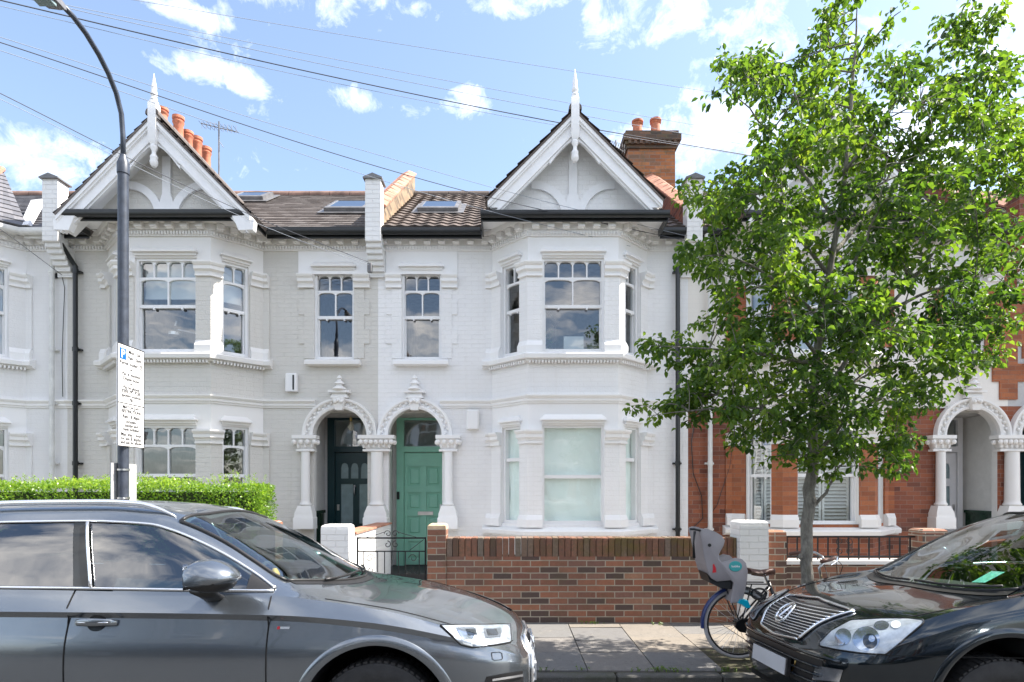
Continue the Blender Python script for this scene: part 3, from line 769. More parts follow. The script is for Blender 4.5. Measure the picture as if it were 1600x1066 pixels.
    while x < x1-.05:
        e = min(x+.44, x1); mb.lathe([(.10,0),(.112,.0),(.11,e-x-.01),(.098,e-x-.01)], (x,RY,RZ-.03), 10, 'x', a0=-.2, a1=pi+.2); x = e
    mb.build('ridge_tile', M['ridge'] if mt != 'pantile' else M['pantile'], roof)
    for (sx0, sx1, v0, v1) in feats.get('skylights', ()):
        mb = MB(); 
        def rp(u, v, h): q = Vector((u,EY,EZ))+Bv*v+Nv*h; return tuple(q)
        mb.loft([[rp(sx0,v0,.0),rp(sx1,v0,.0),rp(sx1,v1,.0),rp(sx0,v1,.0)],[rp(sx0,v0,.11),rp(sx1,v0,.11),rp(sx1,v1,.11),rp(sx0,v1,.11)],
                 [rp(sx0+.07,v0+.07,.12),rp(sx1-.07,v0+.07,.12),rp(sx1-.07,v1-.07,.12),rp(sx0+.07,v1-.07,.12)],[rp(sx0+.08,v0+.08,.10),rp(sx1-.08,v0+.08,.10),rp(sx1-.08,v1-.08,.10),rp(sx0+.08,v1-.08,.10)]], False)
        mb.loft([[rp(sx0-.1,v0-.12,.03),rp(sx1+.1,v0-.12,.03),rp(sx1+.1,v1+.1,.03),rp(sx0-.1,v1+.1,.03)],[rp(sx0-.1,v0-.12,.045),rp(sx1+.1,v0-.12,.045),rp(sx1+.1,v1+.1,.045),rp(sx0-.1,v1+.1,.045)]])
        sk = mb.build('skylight', M['lead'], roof)
        mb = MB(); mb.poly([rp(sx0+.07,v0+.07,.115),rp(sx1-.07,v0+.07,.115),rp(sx1-.07,v1-.07,.115),rp(sx0+.07,v1-.07,.115)]); mb.build('skylight_glass', M['skyglass'], sk)
    # gutters along the eaves either side of the bay
    gy = 9.76; GM = M['black_plastic'] if not feats.get('white_gutter') else M['grey_pipe']
    gz = 5.80; mb = MB()
    gh = 1.48
    if gable:
        if bc-gh > x0+.2: box_gutter(mb, [(x0+.02,gy),(bc-gh,gy)], gz)
        if bc+gh < x1-.2: box_gutter(mb, [(bc+gh,gy),(x1-.02,gy)], gz)
        fy = gable.get('fy', 9.20)
        box_gutter(mb, [(bc-gh+.03,fy),(bc+gh-.03,fy)], gz+.02)
        for s in (-1,1): mb.box(*sorted((bc+s*(gh-.03),bc+s*(gh-.05))), fy+.02, gy, 5.745, 5.90)
        mb.box(bc-gh+.03, bc+gh-.03, fy-.0, fy+.025, 5.748, 5.90)
    else:
        box_gutter(mb, [(x0+.02,gy),(bc-HB-.12,gy),(bc-HF-.1,gy-PR-.02),(bc+HF+.1,gy-PR-.02),(bc+HB+.12,gy),(x1-.02,gy)], gz)
    mb.box(x0+.02, bc-gh+.02, gy, gy+.02, 5.72, 5.88) if bc-gh > x0+.1 else None
    mb.box(bc+gh-.02, x1-.02, gy, gy+.02, 5.72, 5.88) if bc+gh < x1-.1 else None
    mb.build('gutter', GM, H)
    BM = M['barge']
    if gable:
        fy = gable.get('fy', 9.27); by = gable.get('by', 9.15); ap = gable['apex']; hw = gable['hw']; th = radians(gable.get('slope',45.5)); tn = math.tan(th)
        # soffit
        mb = MB(); mb.box(bc-gh+.04, bc+gh-.04, fy+.026, YF-.0, 5.853, 5.875); mb.build('soffit', BM, H)
        # pediment wall
        yp = 9.47; mb = MB(); zb = 5.88; hh = (ap-.19-zb)/tn
        mb.prism([(bc-hh,zb),(bc+hh,zb),(bc,ap-.30)], yp, yp+.08) if False else mb.loft([[(bc-hh,yp,zb),(bc+hh,yp,zb),(bc,yp,ap-.19)],[(bc-hh,yp+.1,zb),(bc+hh,yp+.1,zb),(bc,yp+.1,ap-.19)]])
        mb.build('pediment', M[pal['ped']], H)
        # applied strips: king strip and two quarter arcs
        mb = MB(); d0, d1 = yp-.04, yp+.0
        mb.box(bc-.065,bc+.065,d0,d1,zb,ap-.45)
        mb.box(bc-hh+.1,bc+hh-.1,d0+.002,d1,zb,zb+.05)
        for s in (-1,1):
            c = (bc+s*.62, 5.93); r0, r1 = .44, .56
            pts = []
            n = 14
            for k_ in range(n+1):
                a = (pi if s > 0 else 0) - s*(pi/2*1.05)*k_/n; pts.append(a)
            for a, b in zip(pts, pts[1:]):
                q = lambda r, t, y: (c[0]+r*cos(t), y, c[1]+r*sin(t))
                mb.hexa([q(r0,a,d0+.001),q(r1,a,d0+.001),q(r1,b,d0+.001),q(r0,b,d0+.001),q(r0,a,d1),q(r1,a,d1),q(r1,b,d1),q(r0,b,d1)])
            # widening at the foot
            mb.prism([(bc+s*.064,zb+.02),(bc+s*.19,zb+.02),(bc+s*.13,zb+.35),(bc+s*.064,zb+.55)], 0, 1) if False else mb.loft([[(bc+s*.064,y,zb+.04),(bc+s*.18,y,zb+.04),(bc+s*.10,y,zb+.30),(bc+s*.064,y,zb+.42)] for y in (d0+.002,d1)])
        mb.build('pediment_timber', BM, H)
        # barge boards
        mb = MB(); foot = gable.get('foot', 'cut')
        for s in (-1,1):
            def bb(t0, t1, y0, y1, endx, off=0):
                # vertical offsets t0..t1 below the roof line
                z = lambda x, t: ap - abs(x)*tn - t
                if foot == 'cut':
                    zm_ = max(z(endx,t1), min(z(endx,t0)-.01, ap-hw*tn-.10)); xm = min(endx, (ap-t1-zm_)/tn)
                    mb.loft([[(bc,y,z(0,t0)),(bc+s*endx,y,z(endx,t0)),(bc+s*endx,y,zm_-.002),(bc+s*(xm-.004),y,zm_),(bc,y,z(0,t1))] for y in (y0,y1)])
                else: mb.loft([[(bc,y,z(0,t0)),(bc+s*endx,y,z(endx,t0)),(bc+s*endx,y,z(endx,t1)),(bc,y,z(0,t1))] for y in (y0,y1)])
            e = hw-.02
            bb(.03,.11,by-.05,by+.0,e); bb(.10,.15,by-.03,by+.02,e); bb(.15,.30,by,by+.05,e-.04); bb(.295,.34,by-.015,by+.055,e-.05); bb(.34,.38,by+.015,by+.07,e-.09)
            # soffit under the overhang
            z = lambda x, t: ap - abs(x)*tn - t
            mb.poly([(bc,by+.03,z(0,.2)),(bc+s*e,by+.03,z(e,.2)),(bc+s*e,yp+.02,z(e,.2)),(bc,yp+.02,z(0,.2))])
            if foot == 'curl':
                x_ = hw-.03; zz = ap-x_*tn
                mb.loft([[(bc+s*(x_-.28),y,ap-(x_-.28)*tn-.30),(bc+s*(x_+.0),y,zz-.03),(bc+s*(x_+.07),y,zz-.12),(bc+s*(x_+.05),y,zz-.26),(bc+s*(x_-.17),y,zz-.27),(bc+s*(x_-.20),y,zz-.20)] for y in (by-.025,by+.09)])
            # cusp near the apex
            x1_ = .34; zc_ = ap-.38-x1_*tn
            pts = [(.05, ap-.44)]+[(.05+(x1_-.05)*k_/6, ap-.46-.0*k_-((x1_-.05)*k_/6)*tn*(.55+.45*k_/6)-.0) for k_ in range(7)]
            low = [(bc+s*x, z_) for x, z_ in pts[1:]]+[(bc+s*(x1_+.045), zc_-.085),(bc+s*(x1_+.06),zc_-.03)]
            up = [(bc+s*.04, ap-.36-.04*tn), (bc+s*(x1_+.06), ap-.36-(x1_+.06)*tn)]
            P = up[:1]+low+up[1:]
            mb.loft([[(x,y,z_) for x, z_ in P] for y in (by+.005,by+.05)])
        mb.build('barge_board', BM, H, recalc=True)
        # king post finial with drop pendant
        mb = MB(); yy = by-.01; 
        mb.loft([[(bc-a,yy-a,z_),(bc+a,yy-a,z_),(bc+a,yy+a,z_),(bc-a,yy+a,z_)] for a, z_ in ((.03,ap-.48),(.062,ap-.40),(.062,ap+.16),(.04,ap+.22))])
        mb.lathe([(.03,-.92),(.055,-.88),(.06,-.84),(.05,-.80),(.055,-.79),(.055,-.76),(.032,-.73),(.03,-.68),(.055,-.63),(.05,-.60),(.04,-.58)], (bc,yy,ap+.125), 12)
        mb.lathe([(.04,.22),(.06,.24),(.055,.27),(.035,.29),(.033,.31),(.052,.33),(.05,.35),(.03,.37),(.05,.40),(.047,.43),(.038,.48),(.04,.52),(.03,.58),(.012,.68),(.002,.74)], (bc,yy,ap-.10), 12)
        mb.build('gable_finial', BM, H, smooth=True, angle=40)
        # gable roof
        mb = MB(); e = hw; L = e/cos(th)
        for s in (-1,1):
            Bs = Vector((-s*cos(th),0,sin(th))); Ns = Vector((s*sin(th),0,cos(th))); y0 = by-.06
            O = Vector((bc+s*e, y0, ap-e*tn)); 
            wv = .018 if mt == 'pantile' else 0
            tile_field(mb, tuple(O), (0,1,0), Bs, Ns, 3.2, L, .24 if wv else .16, .215 if wv else .2, wv, .022)
            slab(mb, tuple(O), (0,1,0), Bs, Ns, 3.2, L, .03)
        yy = by-.07; 
        while yy < by+2.6: mb.lathe([(.09,0),(.1,0),(.1,.42),(.09,.42)], (bc,yy,ap+.0), 10, 'y', a0=-.2, a1=pi+.2); yy += .43
        gr = mb.build('gable_roof', M[gable.get('roof', mt)], H)
        # side gutters running back from the gable to the main eaves
    elif feats.get('hip'):
        mb = MB(); yb = YF-PR-.32; ez = 5.88; 
        xs = (bc-HB-.25, bc-HF-.18, bc+HF+.18, bc+HB+.25); apx = (bc, YF+1.05, 7.55)
        P = [(xs[0],9.72,ez),(xs[1],yb,ez),(xs[2],yb,ez),(xs[3],9.72,ez)]
        for a, b in zip(P, P[1:]):
            A = Vector(b)-Vector(a); la = A.length; A.normalize(); mid = (Vector(a)+Vector(b))/2; Bq = Vector(apx)-mid; lb_ = Bq.length; Bn = (Bq-A*Bq.dot(A)).normalized(); Nn = A.cross(Bn)
            n = 13
            for j in range(n):
                t0, t1 = j/n, (j+1)/n; mb.cr = random.random()
                q = lambda p_, t, h: tuple(Vector(p_)*(1-t)+Vector(apx)*t+Nn*h)
                for i in range(6):
                    mb.cr = random.random(); s0, s1 = i/6, (i+1)/6
                    pa = Vector(a)*(1-s0)+Vector(b)*s0; pb = Vector(a)*(1-s1)+Vector(b)*s1
                    mb.poly([q(pa,t0,.014),q(pb,t0,.014),q(pb,t1,0),q(pa,t1,0)]); mb.poly([q(pa,t0,-.01),q(pb,t0,-.01),q(pb,t0,.014),q(pa,t0,.014)])
        mb.build('bay_roof', M['slate'], H)
        mb = MB()
        for p_ in P[1:3]: mb.tube([p_, apx], .05, 8)
        mb.build('hip_ridge', M['coping'], H)
        mb = MB(); mb.hexa([(xs[3]-.1,9.68,5.9),(xs[3]+.05,9.66,5.9),(xs[3]+.05,9.74,5.9),(xs[3]-.1,9.76,5.9),(bc+.65,10.9,6.9),(bc+.9,10.85,6.9),(bc+.9,10.95,6.93),(bc+.65,11,6.93)]); mb.build('roof_valley', M['sash'], H)
    # party wall at x0
    if party_left:
        mats = [M[pal.get('pw_face','white_brick')], M[pal.get('pw_side','yellow_brick')]]
        mb = MB(); pw = .125; mb.cm = 0; zt = 6.62
        mb.box(x0-pw,x0+pw,9.62,9.86,5.62,zt)
        for q in range(6): a = 5.62-.078*(q+1); mb.box(x0-pw-.004*(q%2),x0+pw-.004*(q%2),9.62+.055*(q+1),10.02,a,a+.077)
        mb.cm = 1; y1 = RY+.05
        mb.loft([[(x0-pw+.01,9.86,5.8),(x0-pw+.01,y1+.05,5.8),(x0-pw+.01,y1+.05,8.50),(x0-pw+.01,9.86,6.28)],[(x0+pw-.01,9.86,5.8),(x0+pw-.01,y1+.05,5.8),(x0+pw-.01,y1+.05,8.50),(x0+pw-.01,9.86,6.28)]])
        pwo = mb.build('party_wall', mats, H)
        mb = MB(); mb.loft([[(x0-pw-.03,y,z_),(x0+pw+.03,y,z_),(x0+pw+.03,y,z_+.02),(x0,y,z_+.085),(x0-pw-.03,y,z_+.02)] for y, z_ in ((9.58,zt),(9.90,zt))])
        mb.build('cap_stone', M['lead'], pwo); mb = MB()
        d = Vector((0,y1-9.9,8.50-6.3)); L = d.length; d.normalize(); n = int(L/.33)
        for q in range(n):
            a = Vector((x0,9.9,6.3))+d*(q*L/n); b = Vector((x0,9.9,6.3))+d*((q+.97)*L/n)
            mb.cr = random.random()
            mb.loft([[(x0-pw-.03,p_.y,p_.z),(x0+pw+.03,p_.y,p_.z),(x0+pw+.03,p_.y,p_.z+.03),(x0,p_.y,p_.z+.10+h),(x0-pw-.03,p_.y,p_.z+.03)] for p_, h in ((a,.012),(b,0))])
        mb.build('wall_coping', M['coping'], pwo)
    # rainwater pipe
    if 'pipe' in feats:
        x, sgn, pm = feats['pipe']; mb = MB(); y = YF-.09; r = .038
        mb.tube([(x-sgn*.12,gy-.05,5.78),(x-sgn*.12,gy-.05,5.66),(x-sgn*.06,y-.06,5.45),(x,y,5.32),(x,y,3.2),(x,y,.05)], r, 10)
        for z_ in (5.2,3.9,3.0,2.0,.9): mb.lathe([(r+.008,0),(r+.008,.07)], (x,y,z_), 10); mb.box(x-.07,x+.07,y+.02,YF,z_+.02,z_+.05)
        mb.build('rainwater_pipe', M[pm], H)
    porch(H, B, side, pal, name, door)
    return H, bc, Fr, Ln

def pot(mb, x, y, z, h=.45, r=.11):
    mb.lathe([(r*1.25,0),(r*1.25,.04),(r*1.02,.06),(r*.98,h*.4),(r*.9,h*.78),(r*1.05,h*.82),(r*1.12,h*.86),(r*.92,h*.89),(r*1.15,h*.93),(r*1.15,h),(r*.85,h),(r*.8,h*.3)], (x,y,z), 16)
def chimney(H, x0, x1, y0, y1, z0, z1, pots, mat):
    mb = MB(); mb.box(x0,x1,y0,y1,z0,z1-.36); c = mb.build('chimney', M[mat], H); mb = MB()
    for k, (e, a, b) in enumerate(((.035,.36,.29),(.07,.29,.22),(.105,.22,.08),(.06,.08,.0))): mb.box(x0-e,x1+e,y0-e,y1+e,z1-a+.0005,z1-b)
    n = 9
    for i in range(n): u = x0-.04+(x1-x0+.08)*(i+.5)/n; mb.box(u-.03,u+.03,y0-.10,y0-.07,z1-.29,z1-.22)
    mb.build('chimney_corbel', M['soot_brick'], c)
    for (x, y, h) in pots:
        p_ = MB(); p_.sphere((x,y,z1-.01),.2,8,4,(1,1,.3)); p_.build('pot_flaunching', M['coping_mortar'], c)
        p_ = MB(); pot(p_, x, y, z1, h); p_.build('chimney_pot', M['terracotta'], c, smooth=True, angle=30)
    return c
# extra materials
M['skyglass'] = mat_glass('roof window glass', (.4,.45,.45), 1.5, .10)
M['fanlight'] = mat_glass('fanlight glass', (.5,.55,.55), 1.6, .12)
M['coping_mortar'] = mat_plain('flaunching mortar', (.25,.23,.20), .9, 0, .3, 8, .4)
k = NT('printed leaflets'); M['leaflet'] = k.set(k.ramp(k.rnd(), [(0,(.6,.6,.6)),(.35,(.05,.15,.5)),(.6,(.6,.1,.2)),(1,(.1,.5,.4))]), .5)
k = NT('bulb glass'); M['bulb'] = k.set((.8,.75,.6), .05, 0, None, Alpha=.35)
M['ridge'] = mat_plain('dull ridge tile', (.20,.125,.10), .85, 0, .35, 4, .3)
M['stone_kerb'] = mat_plain('granite', (.30,.29,.28), .8, 0, .2, 30, .3)
M['bark'] = None
# ------------------------------------------------------------------ houses
XB = [-12.67, -7.47, -2.25, 2.957, 8.33, 13.6]
pal_far = dict(up='far_wall', low='far_wall', trim='white_trim', roof='slate', pw_side='rubbed_brick')
pal_grey = dict(up='grey_wall', low='grey_wall', trim='grey_trim', roof='brown_tile', ped='grey_wall', pw_side='rubbed_brick', pw_face='white_brick', cornice='grey_trim', surround='white_trim')
pal_white = dict(up='white_wall', low='white_wall', trim='white_trim', roof='pantile', ped='white_wall', pw_side='yellow_brick')
pal_red = dict(up='cream_wall', low='red_brick', trim='stone_trim', roof='pantile', ped='cream_wall', pier='rubbed_brick', pier_low='rubbed_brick', quoin='rubbed_brick', pw_side='red_brick', pw_face='white_brick', cornice='stone_trim')
pal_next = dict(up='dash_wall', low='red_brick', trim='stone_trim', roof='brown_tile', ped='cream_wall', pier='rubbed_brick', pier_low='rubbed_brick', quoin='rubbed_brick', pw_side='red_brick', pw_face='red_brick', cornice='stone_trim')
h0 = house('terraced_house', 'pale house with slate bay roof and white downpipe, at the left edge of the terrace', XB[0], XB[1], -1, pal_far, None, dict(kind='white', mat='white_door'), dict(up='curtain', low='nets'), dict(hip=True, white_gutter=True, pipe=(-7.66, -1, 'grey_pipe')))
h1 = house('terraced_house', 'grey painted house with white bay trim and dark teal front door behind the hedge', XB[1], XB[2], 1, pal_grey,
    dict(apex=7.33, hw=1.50, slope=45.5, fy=9.18, by=9.12, foot='curl', roof='brown_tile'), dict(kind='teal', mat='teal_door'), dict(up='blind', low='nets'),
    dict(pipe=(-7.27, 1, 'black_plastic'), skylights=[(-5.72,-5.05,2.85,3.5),(-3.42,-2.66,1.35,2.25)]))
h2 = house('terraced_house', 'bright white painted house with jade green front door and sheeted ground floor windows', XB[2], XB[3], -1, pal_white,
    dict(apex=7.42, hw=1.36, slope=45.5, fy=9.20, by=9.15, foot='cut'), dict(kind='green', mat='green_door'), dict(low_kind='plain', low='sheet'),
    dict(pipe=(2.76, -1, 'black_plastic'), skylights=[(-1.72,-.98,1.35,2.2)]))
h3 = house('terraced_house', 'red brick and cream house with white porch arch behind the street tree', XB[3], XB[4], 1, pal_red,
    dict(apex=7.42, hw=1.45, slope=45.5, fy=9.20, by=9.15, foot='cut'), dict(kind='white', mat='white_door'), dict(low='shutters', up='curtain'),
    dict(pipe=(3.30, 1, 'grey_pipe'), skylights=[(3.32,3.75,1.35,2.1)]), bco=2.04)
h4 = house('terraced_house', 'brick and grey pebble dashed house with dark door at the right edge of the terrace', XB[4], XB[5], -1, pal_next,
    dict(apex=7.42, hw=1.45, slope=45.5, fy=9.20, by=9.15, foot='cut'), dict(kind='teal', mat='teal_door'), dict(low='shutters', up='curtain'),
    dict(pipe=(13.2, -1, 'grey_pipe')), bco=2.04)
HH = [h0[0], h1[0], h2[0], h3[0], h4[0]]
# chimneys on the party walls
chimney(HH[1], -7.74, -7.08, 12.5, 14.75, 6.6, 9.02, [(-7.44,12.66,.68),(-7.40,13.2,.84),(-7.42,13.62,.76),(-7.40,13.98,.84),(-7.40,14.40,.84)], 'chimney_brick')
chimney(HH[2], 2.46, 3.46, 12.62, 13.5, 6.6, 9.18, [(2.74,13.0,.46),(3.13,12.98,.48)], 'chimney_brick')
# television aerials
def aerial(H, x, y, z0, z1, w, dirx=1):
    mb = MB(); mb.tube([(x,y,z0),(x,y,z1)], .016, 6); zb = z1-.12
    mb.tube([(x-w*.5,y-.05,zb+.05),(x+w*.5,y+.1,zb-.06)], .010, 5)
    for i in range(9):
        t = i/8; cx_ = x-w*.5+w*t; cz = zb+.05-.11*t; mb.tube([(cx_,y-.14,cz),(cx_,y+.14,cz)], .005, 4)
        mb.tube([(cx_,y,cz-.09),(cx_,y,cz+.09)], .005, 4)
    mb.tube([(x,y,zb-.3),(x+.1,y,zb-.45)], .006, 4)
    mb.build('tv_aerial', M['lead'], H)
aerial(HH[1], -6.45, 13.1, 7.8, 9.70, .75)
aerial(HH[2], 2.13, 12.2, 7.5, 8.76, .35)
# alarm boxes, cables on the walls
mb = MB(); mb.bbox(PX(445,9.9),PX(463,9.9),9.90,10.0,PZ(611,9.9),PZ(583,9.9),.015); ab = mb.build('alarm_box', M['sash'], HH[1]); mb = MB(); mb.box(PX(457,9.9),PX(459.5,9.9),9.893,9.90,PZ(609,9.9),PZ(586,9.9)); mb.build('alarm_stripe', M['black_plastic'], ab)
mb = MB(); mb.bbox(PX(729,9.9),PX(748,9.9),9.90,10.0,PZ(670,9.9),PZ(640,9.9),.02); mb.build('alarm_box', M['white_trim'], HH[2])
def cable(H, pts, r=.006, mat='black_plastic', Y=9.975, nm='wall_cable'):
    mb = MB(); mb.tube([(PX(a,Y),Y,PZ(b,Y)) for a, b in pts], r, 5); mb.build(nm, M[mat], H)
cable(HH[1], [(97,432),(101,450),(99,500),(97,560),(98,620)])
cable(HH[3], [(1086,660),(1080,690),(1083,740),(1096,775),(1098,810),(1078,830)], .008)
cable(HH[3], [(1150,660),(1140,730),(1120,790),(1105,810)], .006)
mb = MB(); mb.bbox(PX(76,9.9),PX(84,9.9),9.93,10.0,PZ(432,9.9),PZ(424,9.9),.01); mb.build('junction_box', M['black_plastic'], HH[1])
mb = MB(); mb.bbox(PX(574,9.6),PX(581,9.6),9.58,9.66,PZ(425,9.6),PZ(411,9.6),.01); mb.build('junction_box', M['lead'], HH[2])
# things seen through the panes
o = empty('desk_lamp', (PX(868,9.75),9.75,3.8), 'black desk lamp just inside the upper bay window of the white house', 'lamp')
mb = MB(); mb.lathe([(.07,0),(.07,.02),(.02,.03)], (PX(866,9.75),9.75,3.80), 12); mb.tube([(PX(864,9.75),9.75,3.82),(PX(868,9.75),9.75,4.05),(PX(867,9.75),9.75,4.25),(PX(860,9.75),9.7,4.42)], .009, 6); mb.build('lamp_arm', M['black_iron'], o)
mb = MB(); mb.tube([(PX(856,9.7),9.7,4.48),(PX(862,9.72),9.72,4.38),(PX(869,9.72),9.70,4.30)], [.02,.035,.06], 10); mb.build('lamp_shade', M['black_iron'], o)
o = MB(); x0_, x1_ = PX(880,9.8), PX(911,9.8); o.box(x0_,x1_,9.72,9.74,3.82,4.10); o.box(x0_,x1_,9.745,9.95,3.80,3.82); tag(o.build('laptop', M['shutter']), 'white laptop lid standing inside the upper bay window of the white house', 'laptop')
o = empty('window_plant', (PX(852,9.75),9.75,3.8), 'dark leafy plant beside the lamp inside the upper bay window', 'plant')
mb = MB(); mb.lathe([(.05,0),(.065,.11),(.06,.11),(.05,.10)], (PX(852,9.75),9.75,3.79), 10); mb.build('pot', M['shutter'], o)
mb = MB()
for i in range(60): 
    a = random.uniform(0,6.28); r = random.uniform(.0,.09); z = random.uniform(3.92,4.22); c = (PX(851,9.75)+r*cos(a), 9.75+r*sin(a), z)
    mb.cr = random.random(); mb.poly([c,(c[0]+.04*cos(a+.5),c[1]+.04*sin(a+.5),z+.03),(c[0]+.07*cos(a),c[1]+.07*sin(a),z+.01),(c[0]+.04*cos(a-.5),c[1]+.04*sin(a-.5),z-.02)])
M['leaf_dark'] = mat_leaf('houseplant leaf', [(0,(.02,.06,.02)),(1,(.05,.11,.03))], .2); mb.build('foliage', M['leaf_dark'], o)
# grey house: anglepoise and picture behind the upper bay
o = empty('desk_lamp', (PX(275,9.75),9.75,3.8), 'grey anglepoise lamp inside the upper bay window of the grey house', 'lamp')
mb = MB(); mb.tube([(PX(318,9.8),9.8,3.85),(PX(315,9.8),9.8,4.15),(PX(278,9.75),9.75,4.22)], .01, 6); mb.tube([(PX(274,9.75),9.75,4.28),(PX(276,9.75),9.75,4.36)], .02, 8); mb.build('lamp_arm', M['steel'], o)
mb = MB(); mb.lathe([(.11,0),(.10,.05),(.04,.10),(.02,.12)], (PX(273,9.75),9.75,4.12), 12); mb.build('lamp_shade', M['steel'], o)

# ------------------------------------------------------------------ ground
def ground_mats():
    k = NT('asphalt'); f = k.noise(160,3,.7); g = k.noise(1.5,6,.65)
    col = k.mix(k.ramp(f,[(.35,0.0),(.7,1.0)]), (.040,.040,.041), (.085,.083,.080)); col = k.mix(k.ramp(g,[(.4,.0),(.7,.5)]), col, (.10,.095,.085))
    M['asphalt'] = k.set(col, .85, 0, k.bump(f,.6,.006))
    k = NT('flagstone'); f = k.noise(60,5,.7); g = k.noise(2.5,6,.7)
    col = k.ramp(k.rnd(), [(0,(.135,.138,.142)),(.3,(.19,.178,.165)),(.6,(.155,.156,.155)),(1,(.27,.225,.17))])
    col = k.mix(k.ramp(f,[(.35,.45),(.65,0.0)]), col, k.mix(1.0,col,(.62,.62,.62),'MULTIPLY')); col = k.mix(k.ramp(g,[(.5,0.0),(.72,.45)]), col, (.13,.12,.10))
    sp_ = k.t.nodes.new('ShaderNodeTexVoronoi'); sp_.inputs['Scale'].default_value = 9; k.l(k.obj(), sp_.inputs['Vector'])
    col = k.mix(k.ramp(sp_.outputs['Distance'],[(.10,.55),(.16,0.0)]), col, (.09,.088,.085)); col = k.mix(k.ramp(k.noise(12,8,.8),[(.50,0.0),(.62,.40)]), col, (.10,.095,.085)); col = k.mix(k.ramp(k.noise(5,7,.8),[(.56,0.0),(.66,.35)]), col, (.34,.32,.29))
    M['flag'] = k.set(col, .85, 0, k.bump(f,.35,.004))
    k = NT('kerb concrete'); f = k.noise(130,3,.7); g_ = k.noise(4,5,.7)
    M['kerb'] = k.set(k.mix(k.ramp(g_,[(.45,0.0),(.65,.6)]), k.mix(k.ramp(f,[(.35,0.0),(.7,1.0)]), (.075,.073,.07), (.14,.135,.125)), (.06,.065,.035)), .9, 0, k.bump(f,.5,.005))
    k = NT('soil and moss'); f = k.noise(25,6,.7)
    M['soil'] = k.set(k.mix(k.ramp(f,[(.4,0.0),(.65,1.0)]), (.045,.035,.025), (.06,.065,.025)), .95, 0, k.bump(f,.6,.02))
ground_mats()
ROAD = -.03
g = MB(); g.poly([(-60,-40,-.20),(60,-40,-.20),(60,60,-.20),(-60,60,-.20)]); tag(g.build('ground', M['soil']), kind='structure')
g = MB(); cs_ = [(-3.9,-.13),(-2.2,-.04),(-.6,.02),(.8,.03),(2.2,.005),(3.35,-.035),(4.3,-.09),(5.12,-.14)]
g.loft([[(x,y,z) for y, z in cs_]+[(x,5.12,-.19),(x,-3.9,-.19)] for x in (-60,60)]); tag(g.build('road', M['asphalt']), kind='structure')
g = MB(); x = -30.2
while x < 30: g.bbox(x,x+.905,5.12,5.234,-.19,-.006,.012); x += .915
tag(g.build('kerb', M['kerb']), kind='structure')
g = MB(); g.box(-60,60,5.235,7.40,-.19,-.012); g.box(-60,60,-6.4,-3.9,-.19,.06); tag(g.build('pavement_bed', M['soil']), kind='structure')
g = MB(); x = -14 + (.67 - int(.67)) ; random.seed(12)
x = .67 - .605*26
while x < 16:
    x2 = x+.605; y = 5.25; k_ = 0
    cut = [5.25]; 
    while cut[-1] < 7.13: cut.append(min(7.16, cut[-1]+random.choice((.45,.6,.6,.75))))
    if cut[-1]-cut[-2] < .2: cut.pop(-2)
    for a, b in zip(cut, cut[1:]):
        if abs((x+x2)/2-2.63) < .5 and a < 5.6 : continue
        g.cr = random.random(); t = [random.uniform(-.004,.004) for _ in range(4)]; e = .005
        g.hexa([(x+e,a+e,-.05),(x2-e,a+e,-.05),(x2-e,b-e,-.05),(x+e,b-e,-.05),(x+e,a+e,t[0]),(x2-e,a+e,t[1]),(x2-e,b-e,t[2]),(x+e,b-e,t[3])])
    x = x2
tag(g.build('pavement', M['flag']), kind='structure')
g = MB(); g.box(-14,14,7.38,10.0,-.1,-.002); tag(g.build('front_garden_paving', mat_plain('garden concrete', (.30,.29,.27), .9, 0, .2, 5, .3)), kind='structure')
# weeds in the joints
g = MB(); random.seed(5)
for (wx, wy, n) in [(.98,7.08,14),(1.70,7.02,10),(1.30,5.27,22),(1.45,5.24,16),(.32,5.26,8),(1.9,5.25,14),(2.2,5.3,30),(2.5,5.5,40),(2.9,5.45,30),(.9,7.1,8),(.62,5.27,6),(1.1,5.25,10),(3.2,6.9,20)]:
    for i in range(n):
        a = random.uniform(0,6.28); r = random.uniform(0,.07); h = random.uniform(.015,.06); c = (wx+r*cos(a)*1.6, wy+r*sin(a)*.4, 0); b = random.uniform(0,6.28); g.cr = random.random()
        g.poly([(c[0],c[1],-.005),(c[0]+.008,c[1],-.005),(c[0]+.03*cos(b),c[1]+.03*sin(b),h)])
        g.poly([(c[0],c[1],h*.5),(c[0]+.015*cos(b),c[1]+.015*sin(b),h*.6),(c[0]+.03*cos(b+.4),c[1]+.03*sin(b+.4),h*.5),(c[0]+.012,c[1],h*.4)])
M['weed'] = mat_leaf('weed', [(0,(.06,.12,.02)),(1,(.16,.26,.05))], .3)
tag(g.build('weeds', M['weed'], recalc=False), 'small green weeds in the joints of the paving', 'weeds', kind='stuff')

# ------------------------------------------------------------------ garden walls
def brickwall(mb, x0, x1, y0, y1, z0, z1): mb.box(x0,x1,y0,y1,z0,z1)
gw = empty('garden_wall', (.8,7.15,0), 'red brick garden wall with soldier course coping in front of the white house', 'wall')
mb = MB(); mb.box(-.79,2.70,7.15,7.375,-.05,.795); mb.build('brickwork', M['garden_brick'], gw)
mb = MB(); random.seed(2)
x = -.79
while x < 2.69:
    w = .0750; mb.cr = random.random(); j = random.uniform(0,.003); jz = random.uniform(-.003,.003)
    mb.bbox(x+.003,min(x+w-.003,2.695),7.149-j,7.376,.7955,1.02+jz,.006); x += w
M['soldier'] = None
k = NT('soldier brick'); f = k.noise(28,5,.7); gg = k.noise(5,6,.7); vv = k.ramp(k.rnd(), [(0,(.10,.06,.045)),(.3,(.22,.095,.065)),(.7,(.29,.13,.085)),(1,(.20,.16,.13))])
